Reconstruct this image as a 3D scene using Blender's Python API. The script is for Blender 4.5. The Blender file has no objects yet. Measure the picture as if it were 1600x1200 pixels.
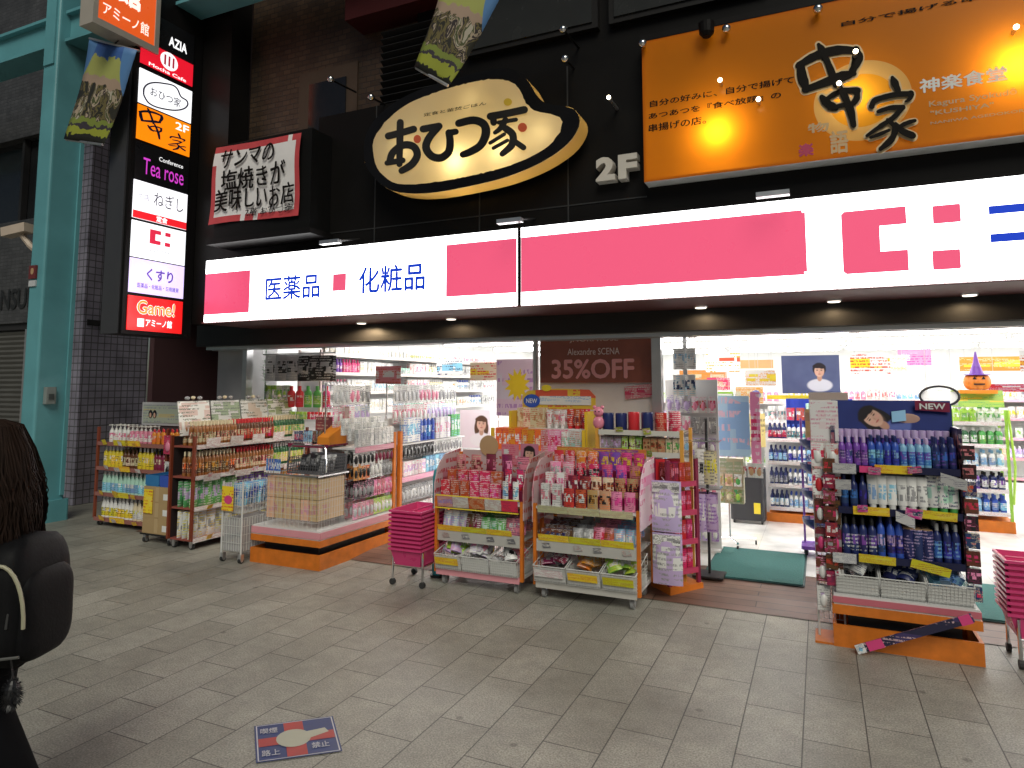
import bpy, bmesh, math, random
from mathutils import Vector, Matrix, noise
random.seed(7)
SC = bpy.context.scene
COL = SC.collection

# ------------------------------------------------------------------ camera
CF, CCX, CCY, EYE = 1052.0, 800.0, 507.0, 1.6
PITCH = math.atan(95 / CF)
YAW = math.atan(481 / math.hypot(CF, 95))
FWD = Vector((-math.sin(YAW) * math.cos(PITCH), math.cos(YAW) * math.cos(PITCH), math.sin(PITCH)))
RGT = Vector((math.cos(YAW), math.sin(YAW), 0))
UPV = RGT.cross(FWD)
EYEP = Vector((0, 0, EYE))
cam = bpy.data.cameras.new('camera')
camo = bpy.data.objects.new('camera', cam)
COL.objects.link(camo)
camo.matrix_world = Matrix(((RGT.x, UPV.x, -FWD.x, 0), (RGT.y, UPV.y, -FWD.y, 0), (RGT.z, UPV.z, -FWD.z, EYE), (0, 0, 0, 1)))
cam.sensor_width = 36
cam.lens = CF / 1600 * 36
cam.shift_y = -(600 - CCY) / 1600
cam.clip_end = 400
cam.clip_start = 0.05
SC.camera = camo

# ------------------------------------------------------------------ world, sun, exposure
w = bpy.data.worlds.new('World')
SC.world = w
w.use_nodes = True
wn = w.node_tree
sky = wn.nodes.new('ShaderNodeTexSky')
sky.sky_type = 'NISHITA'
sky.sun_disc = False
SUN_EL, SUN_AZ = math.radians(42), math.radians(152)
sky.sun_elevation = SUN_EL
sky.sun_rotation = SUN_AZ
bg = wn.nodes['Background']
wn.links.new(sky.outputs[0], bg.inputs[0])
bg.inputs[1].default_value = 0.020
sl = bpy.data.lights.new('sun', 'SUN')
sl.energy = 1.75
sl.angle = math.radians(34)
sl.color = (1.0, 0.97, 0.84)
so = bpy.data.objects.new('sun', sl)
COL.objects.link(so)
sd = Vector((math.sin(SUN_AZ) * math.cos(SUN_EL), math.cos(SUN_AZ) * math.cos(SUN_EL), math.sin(SUN_EL)))
so.rotation_euler = (-sd).to_track_quat('-Z', 'Y').to_euler()
SC.view_settings.view_transform = 'Standard'
SC.view_settings.look = 'None'
SC.view_settings.gamma = 1
SC.view_settings.exposure = 0.0

# ------------------------------------------------------------------ photo -> plane helpers (survey of the place)
def ray(px, py):
    return FWD + RGT * ((px - CCX) / CF) - UPV * ((py - CCY) / CF)
def on_y(px, py, y):
    d = ray(px, py)
    return EYEP + d * (y / d.y)
def on_x(px, py, x):
    d = ray(px, py)
    return EYEP + d * (x / d.x)
def on_z(px, py, z=0.0):
    d = ray(px, py)
    return EYEP + d * ((z - EYE) / d.z)

# ------------------------------------------------------------------ materials
MC = {}
def lin(c):
    return tuple((x / 12.92 if x <= 0.04045 else ((x + 0.055) / 1.055) ** 2.4) for x in [v / 255.0 for v in c])
def newmat(name):
    m = bpy.data.materials.new(name)
    m.use_nodes = True
    return m, m.node_tree, m.node_tree.nodes['Principled BSDF']
def pm(name, col=(0.5, 0.5, 0.5), rough=0.5, metal=0.0, emit=None, es=0.0, vary=0.12, scale=6.0, bump=0.0, alpha=1.0, trans=0.0, spec=0.5):
    """plain procedural material with a little wear"""
    if name in MC:
        return MC[name]
    m, nt, b = newmat(name)
    N, L = nt.nodes, nt.links
    tc = N.new('ShaderNodeTexCoord')
    nz = N.new('ShaderNodeTexNoise')
    nz.inputs['Scale'].default_value = scale
    nz.inputs['Detail'].default_value = 5
    L.new(tc.outputs['Object'], nz.inputs['Vector'])
    mx = N.new('ShaderNodeMix')
    mx.data_type = 'RGBA'
    mx.inputs[6].default_value = tuple(max(0, c * (1 - vary)) for c in col) + (1,)
    mx.inputs[7].default_value = tuple(min(1, c * (1 + vary)) for c in col) + (1,)
    L.new(nz.outputs[0], mx.inputs[0])
    L.new(mx.outputs[2], b.inputs['Base Color'])
    rr = N.new('ShaderNodeMapRange')
    rr.inputs[3].default_value = max(0.02, rough - 0.1)
    rr.inputs[4].default_value = min(1, rough + 0.1)
    L.new(nz.outputs[0], rr.inputs[0])
    L.new(rr.outputs[0], b.inputs['Roughness'])
    b.inputs['Metallic'].default_value = metal
    b.inputs['Specular IOR Level'].default_value = spec
    if trans:
        b.inputs['Transmission Weight'].default_value = trans
    if emit:
        b.inputs['Emission Color'].default_value = tuple(emit) + (1,)
        b.inputs['Emission Strength'].default_value = es
    if alpha < 1:
        b.inputs['Alpha'].default_value = alpha
    if bump:
        bp = N.new('ShaderNodeBump')
        bp.inputs['Strength'].default_value = bump
        bp.inputs['Distance'].default_value = 0.01
        L.new(nz.outputs[0], bp.inputs['Height'])
        L.new(bp.outputs[0], b.inputs['Normal'])
    MC[name] = m
    return m
def glow(name, col, es=1.0):
    return pm(name, tuple(c * 0.6 for c in col), 0.3, emit=col, es=es, vary=0.0)

def pack(name, c1, c2, c3, band=(0.3, 0.75), rough=0.35, sc=9.0):
    """printed packaging: ground colour, printed field, small print, per-object variation"""
    key = 'pack_' + name
    if key in MC:
        return MC[key]
    m, nt, b = newmat(key)
    N, L = nt.nodes, nt.links
    tc = N.new('ShaderNodeTexCoord')
    oi = N.new('ShaderNodeObjectInfo')
    sep = N.new('ShaderNodeSeparateXYZ')
    L.new(tc.outputs['Generated'], sep.inputs[0])
    # printed field
    a = N.new('ShaderNodeMath'); a.operation = 'GREATER_THAN'; a.inputs[1].default_value = band[0]
    c = N.new('ShaderNodeMath'); c.operation = 'LESS_THAN'; c.inputs[1].default_value = band[1]
    L.new(sep.outputs[2], a.inputs[0]); L.new(sep.outputs[2], c.inputs[0])
    ab = N.new('ShaderNodeMath'); ab.operation = 'MULTIPLY'
    L.new(a.outputs[0], ab.inputs[0]); L.new(c.outputs[0], ab.inputs[1])
    off = N.new('ShaderNodeMath'); off.operation = 'MULTIPLY'; off.inputs[1].default_value = 37.0
    L.new(oi.outputs['Random'], off.inputs[0])
    add = N.new('ShaderNodeVectorMath'); add.operation = 'ADD'
    L.new(tc.outputs['Generated'], add.inputs[0]); L.new(off.outputs[0], add.inputs[1])
    vo = N.new('ShaderNodeTexVoronoi'); vo.inputs['Scale'].default_value = sc * 0.30; vo.distance = 'CHEBYCHEV'; vo.inputs['Randomness'].default_value = .75
    L.new(add.outputs[0], vo.inputs['Vector'])
    blob = N.new('ShaderNodeMath'); blob.operation = 'LESS_THAN'; blob.inputs[1].default_value = 0.40
    L.new(vo.outputs['Distance'], blob.inputs[0])
    fld = N.new('ShaderNodeMath'); fld.operation = 'MULTIPLY'
    L.new(ab.outputs[0], fld.inputs[0]); L.new(blob.outputs[0], fld.inputs[1])
    # lines of small print, in loose paragraphs
    mp = N.new('ShaderNodeMapping'); mp.inputs['Scale'].default_value = (sc * 4.5, sc * 4.5, sc * 1.2)
    L.new(add.outputs[0], mp.inputs['Vector'])
    nz = N.new('ShaderNodeTexNoise'); nz.inputs['Scale'].default_value = 1.0; nz.inputs['Detail'].default_value = 1
    L.new(mp.outputs[0], nz.inputs['Vector'])
    t1 = N.new('ShaderNodeMath'); t1.operation = 'GREATER_THAN'; t1.inputs[1].default_value = 0.48
    L.new(nz.outputs[0], t1.inputs[0])
    s2 = N.new('ShaderNodeSeparateXYZ'); L.new(add.outputs[0], s2.inputs[0])
    fr = N.new('ShaderNodeMath'); fr.operation = 'MULTIPLY'; fr.inputs[1].default_value = sc * 1.1; L.new(s2.outputs[2], fr.inputs[0])
    fc_ = N.new('ShaderNodeMath'); fc_.operation = 'FRACT'; L.new(fr.outputs[0], fc_.inputs[0])
    ln_ = N.new('ShaderNodeMath'); ln_.operation = 'GREATER_THAN'; ln_.inputs[1].default_value = .52; L.new(fc_.outputs[0], ln_.inputs[0])
    mp2 = N.new('ShaderNodeMapping'); mp2.inputs['Scale'].default_value = (sc * .28, sc * .28, sc * .45); L.new(add.outputs[0], mp2.inputs['Vector'])
    nz2 = N.new('ShaderNodeTexNoise'); nz2.inputs['Scale'].default_value = 1.0; nz2.inputs['Detail'].default_value = 0; L.new(mp2.outputs[0], nz2.inputs['Vector'])
    pg_ = N.new('ShaderNodeMath'); pg_.operation = 'GREATER_THAN'; pg_.inputs[1].default_value = .47; L.new(nz2.outputs[0], pg_.inputs[0])
    t2 = N.new('ShaderNodeMath'); t2.operation = 'MULTIPLY'; L.new(t1.outputs[0], t2.inputs[0]); L.new(ln_.outputs[0], t2.inputs[1])
    tx = N.new('ShaderNodeMath'); tx.operation = 'MULTIPLY'; L.new(t2.outputs[0], tx.inputs[0]); L.new(pg_.outputs[0], tx.inputs[1])
    m1 = N.new('ShaderNodeMix'); m1.data_type = 'RGBA'
    m1.inputs[6].default_value = c1 + (1,); m1.inputs[7].default_value = c2 + (1,)
    L.new(fld.outputs[0], m1.inputs[0])
    m2 = N.new('ShaderNodeMix'); m2.data_type = 'RGBA'
    m2.inputs[7].default_value = c3 + (1,)
    L.new(tx.outputs[0], m2.inputs[0]); L.new(m1.outputs[2], m2.inputs[6])
    hs = N.new('ShaderNodeHueSaturation')
    hr = N.new('ShaderNodeMapRange'); hr.inputs[3].default_value = 0.47; hr.inputs[4].default_value = 0.53
    L.new(oi.outputs['Random'], hr.inputs[0]); L.new(hr.outputs[0], hs.inputs['Hue'])
    vr = N.new('ShaderNodeMapRange'); vr.inputs[3].default_value = 1.15; vr.inputs[4].default_value = 0.75
    L.new(oi.outputs['Random'], vr.inputs[0]); L.new(vr.outputs[0], hs.inputs['Value'])
    L.new(m2.outputs[2], hs.inputs['Color'])
    L.new(hs.outputs[0], b.inputs['Base Color'])
    b.inputs['Roughness'].default_value = rough
    MC[key] = m
    return m

COLR = dict(white=(.78, .78, .76), red=(.62, .03, .04), pink=(.75, .25, .36), hot=(.70, .06, .22), navy=(.02, .03, .13), blue=(.04, .10, .48),
            sky=(.25, .50, .72), purple=(.20, .07, .42), lilac=(.55, .42, .68), yellow=(.78, .62, .04), orange=(.78, .27, .03), green=(.10, .42, .10),
            lime=(.38, .62, .08), brown=(.13, .05, .02), amber=(.32, .12, .03), black=(.012, .012, .014), grey=(.32, .32, .33), cream=(.72, .62, .42),
            teal=(.03, .30, .32), tan=(.50, .32, .17), silver=(.55, .56, .58), wine=(.22, .02, .06), mint=(.42, .68, .56), skin=(.70, .43, .31), beige=(.68, .48, .28), blush=(.62, .30, .32), dgreen=(.03, .13, .05))
def K(s):
    """pack material from three colour words"""
    a, b_, c = s.split()
    return pack(s.replace(' ', '_'), COLR[a], COLR[b_], COLR[c])
def P(s, rough=0.4, metal=0.0):
    return pm('plain_' + s + ('_m' if metal else ''), COLR[s], rough, metal)

def portrait(name, bg, bg2, hair, cloth, cx, cz, r, tilt=0.0, long_hair=True):
    """a printed portrait on a flat sheet (its own metres): soft-edged areas of colour"""
    m, nt, b = newmat(name)
    N, L = nt.nodes, nt.links
    tc = N.new('ShaderNodeTexCoord')
    nz = N.new('ShaderNodeTexNoise'); nz.inputs['Scale'].default_value = 2.2 / r * .1; nz.inputs['Detail'].default_value = 3
    L.new(tc.outputs['Object'], nz.inputs[0])
    base = N.new('ShaderNodeMix'); base.data_type = 'RGBA'; base.inputs[6].default_value = bg + (1,); base.inputs[7].default_value = bg2 + (1,)
    L.new(nz.outputs[0], base.inputs[0])
    col = base.outputs[2]
    def ell(col, x, z, rx, rz, c, soft=.25, amt=1.0):
        mp = N.new('ShaderNodeMapping'); mp.vector_type = 'TEXTURE'
        ca, sa = math.cos(tilt), math.sin(tilt)
        mp.inputs['Location'].default_value = (cx + (x * ca - z * sa) * r, 0, cz + (x * sa + z * ca) * r)
        mp.inputs['Rotation'].default_value = (0, -tilt, 0)
        mp.inputs['Scale'].default_value = (rx * r, 1e3, rz * r)
        L.new(tc.outputs['Object'], mp.inputs[0])
        ln = N.new('ShaderNodeVectorMath'); ln.operation = 'LENGTH'; L.new(mp.outputs[0], ln.inputs[0])
        mr = N.new('ShaderNodeMapRange'); mr.interpolation_type = 'SMOOTHSTEP'
        mr.inputs[1].default_value = 1 + soft; mr.inputs[2].default_value = 1 - soft; mr.inputs[3].default_value = 0; mr.inputs[4].default_value = amt
        L.new(ln.outputs['Value'], mr.inputs[0])
        mx = N.new('ShaderNodeMix'); mx.data_type = 'RGBA'; mx.inputs[7].default_value = c + (1,)
        L.new(mr.outputs[0], mx.inputs[0]); L.new(col, mx.inputs[6])
        return mx.outputs[2]
    sk, sk2, lip = (.66, .42, .32), (.50, .28, .20), (.45, .10, .10)
    dk = (.05, .03, .025)
    col = ell(col, 0, .35, 1.02, 1.05, hair, .12)
    if long_hair: col = ell(col, -.75, -.6, .42, 1.1, hair, .2); col = ell(col, .75, -.6, .40, 1.05, hair, .2)
    col = ell(col, 0, -2.35, 1.9, 1.05, cloth, .12)
    col = ell(col, 0, -1.15, .36, .55, sk2, .2)
    col = ell(col, 0, 0, .74, .98, sk, .10)
    col = ell(col, .30, -.15, .38, .75, sk2, .6, .45)
    for s_ in (-1, 1):
        col = ell(col, s_ * .32, .10, .15, .065, dk, .5, .9); col = ell(col, s_ * .32, .30, .19, .04, dk, .6, .7)
        col = ell(col, s_ * .38, -.25, .2, .14, (.72, .32, .28), .9, .45)
    col = ell(col, .02, -.18, .08, .16, sk2, .8, .7)
    col = ell(col, 0, -.50, .22, .075, lip, .4, .9)
    col = ell(col, -.25, .80, .75, .34, hair, .2); col = ell(col, .45, .72, .5, .34, hair, .2)
    L.new(col, b.inputs['Base Color']); b.inputs['Roughness'].default_value = .6; b.inputs['Specular IOR Level'].default_value = .2
    return m

# ------------------------------------------------------------------ mesh builder
class MB:
    def __init__(s):
        s.v, s.f, s.m = [], [], []
    def add(s, vs, fs, m=0):
        o = len(s.v)
        s.v += [tuple(p) for p in vs]
        for f in fs:
            s.f.append(tuple(i + o for i in f)); s.m.append(m)
        return s
    def box(s, x0, y0, z0, x1, y1, z1, m=0):
        if x0 > x1: x0, x1 = x1, x0
        if y0 > y1: y0, y1 = y1, y0
        if z0 > z1: z0, z1 = z1, z0
        return s.add([(x0, y0, z0), (x1, y0, z0), (x1, y1, z0), (x0, y1, z0), (x0, y0, z1), (x1, y0, z1), (x1, y1, z1), (x0, y1, z1)],
                     [(3, 2, 1, 0), (4, 5, 6, 7), (0, 1, 5, 4), (1, 2, 6, 5), (2, 3, 7, 6), (3, 0, 4, 7)], m)
    def obox(s, c, ax, ay, az, m=0):
        c, ax, ay, az = map(Vector, (c, ax, ay, az))
        P_ = [c + ax * i + ay * j + az * k for k in (-1, 1) for i, j in ((-1, -1), (1, -1), (1, 1), (-1, 1))]
        return s.add(P_, [(3, 2, 1, 0), (4, 5, 6, 7), (0, 1, 5, 4), (1, 2, 6, 5), (2, 3, 7, 6), (3, 0, 4, 7)], m)
    def rbox(s, x0, y0, z0, x1, y1, z1, r=0.01, m=0, seg=3):
        """box with rounded vertical corners"""
        pts = []
        for cx, cy, a0 in ((x1 - r, y1 - r, 0), (x0 + r, y1 - r, 90), (x0 + r, y0 + r, 180), (x1 - r, y0 + r, 270)):
            for k in range(seg + 1):
                a = math.radians(a0 + 90 * k / seg)
                pts.append((cx + r * math.cos(a), cy + r * math.sin(a)))
        n = len(pts)
        vs = [(x, y, z0) for x, y in pts] + [(x, y, z1) for x, y in pts]
        fs = [(i, (i + 1) % n, n + (i + 1) % n, n + i) for i in range(n)] + [tuple(range(n - 1, -1, -1)), tuple(range(n, 2 * n))]
        return s.add(vs, fs, m)
    def tube(s, p0, p1, r, m=0, n=8, r1=None, caps=True):
        p0, p1 = Vector(p0), Vector(p1)
        d = (p1 - p0)
        if d.length < 1e-6: return s
        d.normalize()
        a = d.orthogonal().normalized(); b_ = d.cross(a)
        r1 = r if r1 is None else r1
        vs = []
        for p, q in ((p0, r), (p1, r1)):
            for k in range(n):
                t = 2 * math.pi * k / n
                vs.append(p + (a * math.cos(t) + b_ * math.sin(t)) * q)
        fs = [(k, (k + 1) % n, n + (k + 1) % n, n + k) for k in range(n)]
        if caps: fs += [tuple(range(n - 1, -1, -1)), tuple(range(n, 2 * n))]
        return s.add(vs, fs, m)
    def path(s, pts, r, m=0, n=6, radii=None):
        pts = [Vector(p) for p in pts]
        rings = []
        nrm = None
        for i, p in enumerate(pts):
            d = (pts[min(i + 1, len(pts) - 1)] - pts[max(i - 1, 0)]).normalized()
            if nrm is None: nrm = d.orthogonal().normalized()
            nrm = (nrm - d * nrm.dot(d))
            nrm = nrm.normalized() if nrm.length > 1e-5 else d.orthogonal().normalized()
            b_ = d.cross(nrm)
            q = radii[i] if radii else r
            rings.append([p + (nrm * math.cos(2 * math.pi * k / n) + b_ * math.sin(2 * math.pi * k / n)) * q for k in range(n)])
        vs = [v for r_ in rings for v in r_]
        fs = []
        for i in range(len(pts) - 1):
            for k in range(n):
                fs.append((i * n + k, i * n + (k + 1) % n, (i + 1) * n + (k + 1) % n, (i + 1) * n + k))
        fs += [tuple(range(n - 1, -1, -1)), tuple(range((len(pts) - 1) * n, len(pts) * n))]
        return s.add(vs, fs, m)
    def lathe(s, cx, cy, prof, m=0, n=10, sx=1.0, sy=1.0):
        vs = []
        for r, z in prof:
            for k in range(n):
                t = 2 * math.pi * k / n
                vs.append((cx + r * sx * math.cos(t), cy + r * sy * math.sin(t), z))
        fs = []
        for i in range(len(prof) - 1):
            for k in range(n):
                fs.append((i * n + k, i * n + (k + 1) % n, (i + 1) * n + (k + 1) % n, (i + 1) * n + k))
        fs += [tuple(range(n - 1, -1, -1)), tuple(range((len(prof) - 1) * n, len(prof) * n))]
        return s.add(vs, fs, m)
    def ball(s, c, rx, ry=None, rz=None, m=0, nu=12, nv=8):
        ry = rx if ry is None else ry; rz = rx if rz is None else rz
        vs = [(c[0], c[1], c[2] - rz)]
        for i in range(1, nv):
            t = math.pi * i / nv
            for k in range(nu):
                a = 2 * math.pi * k / nu
                vs.append((c[0] + rx * math.sin(t) * math.cos(a), c[1] + ry * math.sin(t) * math.sin(a), c[2] - rz * math.cos(t)))
        vs.append((c[0], c[1], c[2] + rz))
        fs = [(0, 1 + (k + 1) % nu, 1 + k) for k in range(nu)]
        for i in range(nv - 2):
            for k in range(nu):
                fs.append((1 + i * nu + k, 1 + i * nu + (k + 1) % nu, 1 + (i + 1) * nu + (k + 1) % nu, 1 + (i + 1) * nu + k))
        e = len(vs) - 1
        fs += [(e, 1 + (nv - 2) * nu + k, 1 + (nv - 2) * nu + (k + 1) % nu) for k in range(nu)]
        return s.add(vs, fs, m)
    def prism(s, pts, d, m=0, mside=None):
        """polygon of 3-D points swept along vector d"""
        pts = [Vector(p) for p in pts]; d = Vector(d); n = len(pts)
        vs = pts + [p + d for p in pts]
        s.add(vs, [tuple(range(n)), tuple(range(2 * n - 1, n - 1, -1))], m)
        return s.add(vs, [(i, n + i, n + (i + 1) % n, (i + 1) % n) for i in range(n)], m if mside is None else mside)
    def build(s, name, mats, parent=None, loc=(0, 0, 0), rotz=0.0, smooth=False, world=False):
        if not isinstance(mats, (list, tuple)): mats = [mats]
        me = s.mesh(name, mats, smooth)
        o = bpy.data.objects.new(name, me)
        COL.objects.link(o)
        if parent is not None:
            o.parent = parent
            if world:
                r = parent
                while r.parent: r = r.parent
                me.transform(Matrix.Translation(-r.location))
        else:
            o.location = loc; o.rotation_euler = (0, 0, rotz)
        return o
    def mesh(s, name, mats, smooth=False):
        me = bpy.data.meshes.new(name)
        me.from_pydata(s.v, [], s.f)
        for m in mats: me.materials.append(m)
        me.polygons.foreach_set('material_index', s.m)
        bm = bmesh.new(); bm.from_mesh(me)
        bmesh.ops.recalc_face_normals(bm, faces=bm.faces)
        bm.to_mesh(me); bm.free()
        if smooth:
            me.polygons.foreach_set('use_smooth', [True] * len(me.polygons))
            try: me.set_sharp_from_angle(angle=math.radians(45))
            except Exception: pass
        return me

def tag(o, label=None, cat=None, group=None, kind=None):
    if label: o['label'] = label
    if cat: o['category'] = cat
    if group: o['group'] = group
    if kind: o['kind'] = kind
    return o
def thing(name, label, cat, loc=(0, 0, 0), rotz=0.0, group=None):
    o = bpy.data.objects.new(name, None)
    o.empty_display_size = 0.1
    COL.objects.link(o)
    o.location = loc; o.rotation_euler = (0, 0, rotz)
    return tag(o, label, cat, group)
def lw(o, p):
    """thing-local point -> world"""
    c, s_ = math.cos(o.rotation_euler.z), math.sin(o.rotation_euler.z)
    return Vector((o.location.x + c * p[0] - s_ * p[1], o.location.y + s_ * p[0] + c * p[1], o.location.z + p[2]))

# ------------------------------------------------------------------ lettering
DG = bpy.context.evaluated_depsgraph_get
def text_verts(body, bold=0.0, sp=1.0):
    cu = bpy.data.curves.new('lettering', 'FONT')
    cu.body = body
    cu.offset = bold
    cu.space_character = sp
    cu.resolution_u = 3
    o = bpy.data.objects.new('lettering', cu)
    COL.objects.link(o)
    dg = DG(); dg.update()
    me = bpy.data.meshes.new_from_object(o.evaluated_get(dg))
    vs = [(v.co.x, v.co.y) for v in me.vertices]
    fs = [tuple(p.vertices) for p in me.polygons]
    bpy.data.objects.remove(o); bpy.data.curves.remove(cu); bpy.data.meshes.remove(me)
    return vs, fs
def letters(body, ll, u, v, wd, ht, mat, parent, name='lettering', bold=0.012, gap=0.004, keep=False, nrm=None, jig=0.0, world=True):
    """flat letters filling the box ll, ll+u*wd, ll+v*ht, lifted along the normal"""
    vs, fs = text_verts(body, 0.0)
    if not vs: return None
    x0 = min(p[0] for p in vs); x1 = max(p[0] for p in vs); y0 = min(p[1] for p in vs); y1 = max(p[1] for p in vs)
    sx = wd / max(1e-6, x1 - x0); sy = ht / max(1e-6, y1 - y0)
    if keep: sx = sy = min(sx, sy)
    u, v, ll = Vector(u), Vector(v), Vector(ll)
    n_ = u.cross(v).normalized() if nrm is None else Vector(nrm)
    mb = MB()
    b = bold * .9
    shifts = ((0, 0), (b, 0), (-b, 0), (0, b), (0, -b)) if bold > .004 else ((0, 0),)     # heavier weight: stacked thin copies
    for k, (bx, by) in enumerate(shifts):
        mb.add([ll + u * ((x - x0 + bx) * sx) + v * ((y - y0 + by) * sy) + n_ * (gap + .0003 * k) for x, y in vs], fs)
    return mb.build(name, mat, parent, world=world)
XU, ZU, YU = Vector((1, 0, 0)), Vector((0, 0, 1)), Vector((0, 1, 0))
def fac_text(body, llpx, urpx, y, mat, parent, **k):
    """letters on a facade plane between two surveyed corners"""
    a = on_y(llpx[0], llpx[1], y); b_ = on_y(urpx[0], urpx[1], y)
    return letters(body, a, XU, ZU, b_.x - a.x, b_.z - a.z, mat, parent, **k)
def fac_rect(mb, llpx, urpx, y, t=0.003, m=0, rad=0.0):
    a = on_y(llpx[0], llpx[1], y); b_ = on_y(urpx[0], urpx[1], y)
    if rad:
        pts = []
        for cx, cz, a0 in ((b_.x - rad, b_.z - rad, 0), (a.x + rad, b_.z - rad, 90), (a.x + rad, a.z + rad, 180), (b_.x - rad, a.z + rad, 270)):
            for k in range(5):
                t_ = math.radians(a0 + 22.5 * k)
                pts.append((cx + rad * math.cos(t_), y, cz + rad * math.sin(t_)))
        return mb.prism(pts, (0, -t, 0), m)
    return mb.box(a.x, y - t, a.z, b_.x, y, b_.z, m)
def smooth_line(pts, k=5):
    """Catmull-Rom through points of any dimension"""
    if len(pts) < 3: return [tuple(p) for p in pts]
    out = []
    for i in range(len(pts) - 1):
        p0, p1, p2, p3 = pts[max(i - 1, 0)], pts[i], pts[i + 1], pts[min(i + 2, len(pts) - 1)]
        for j in range(k):
            t = j / k
            out.append(tuple(0.5 * (2 * b_ + (c - a) * t + (2 * a - 5 * b_ + 4 * c - d) * t * t + (3 * b_ - a - 3 * c + d) * t ** 3) for a, b_, c, d in zip(p0, p1, p2, p3)))
    out.append(tuple(pts[-1]))
    return out
def brush(mb, strokes, fn, lift, wob=0.0):
    """brush strokes: each a list of (x, y, width) in sheet units; fn maps sheet -> world; lift is the normal"""
    lift = Vector(lift)
    for si, st in enumerate(strokes):
        raw = st
        st = smooth_line(st, 5)
        L, R = [], []
        for i, (x, y, wd) in enumerate(st):
            a = st[max(i - 1, 0)]; b_ = st[min(i + 1, len(st) - 1)]
            dx, dy = b_[0] - a[0], b_[1] - a[1]
            q = math.hypot(dx, dy) or 1
            hw = wd / 2 * (1 + wob * noise.noise((x * .05, y * .05, si)))
            L.append((x - dy / q * hw, y + dx / q * hw)); R.append((x + dy / q * hw, y - dx / q * hw))
        def cap(p, d, hw):
            ang = math.atan2(d[1], d[0])
            return [(p[0] + hw * math.cos(ang + t), p[1] + hw * math.sin(ang + t)) for t in (math.pi / 3, 0, -math.pi / 3)]
        d1 = (st[-1][0] - st[-2][0], st[-1][1] - st[-2][1]); d0 = (st[0][0] - st[1][0], st[0][1] - st[1][1])
        n = len(L)
        vs = [Vector(fn(*p)) + lift * (1 + .12 * si) for p in L + R]
        mb.add(vs, [(i, i + 1, n + i + 1, n + i) for i in range(n - 1)])
        for p, d, hw in ((st[-1], d1, st[-1][2] / 2), (st[0], d0, st[0][2] / 2)):
            ring = []
            ang = math.atan2(d[1], d[0])
            for k in range(7):
                t = math.pi / 2 - math.pi * k / 6
                ring.append(Vector(fn(p[0] + hw * math.cos(ang + t), p[1] + hw * math.sin(ang + t))) + lift * (1 + .12 * si))
            mb.add(ring, [tuple(range(7))])
    return mb
def blob(mb, fn, cx, cy, rx, ry, lift, m=0, n=20):
    mb.add([Vector(fn(cx + rx * math.cos(2 * math.pi * k / n), cy + ry * math.sin(2 * math.pi * k / n))) + Vector(lift) for k in range(n)], [tuple(range(n))], m)

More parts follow.
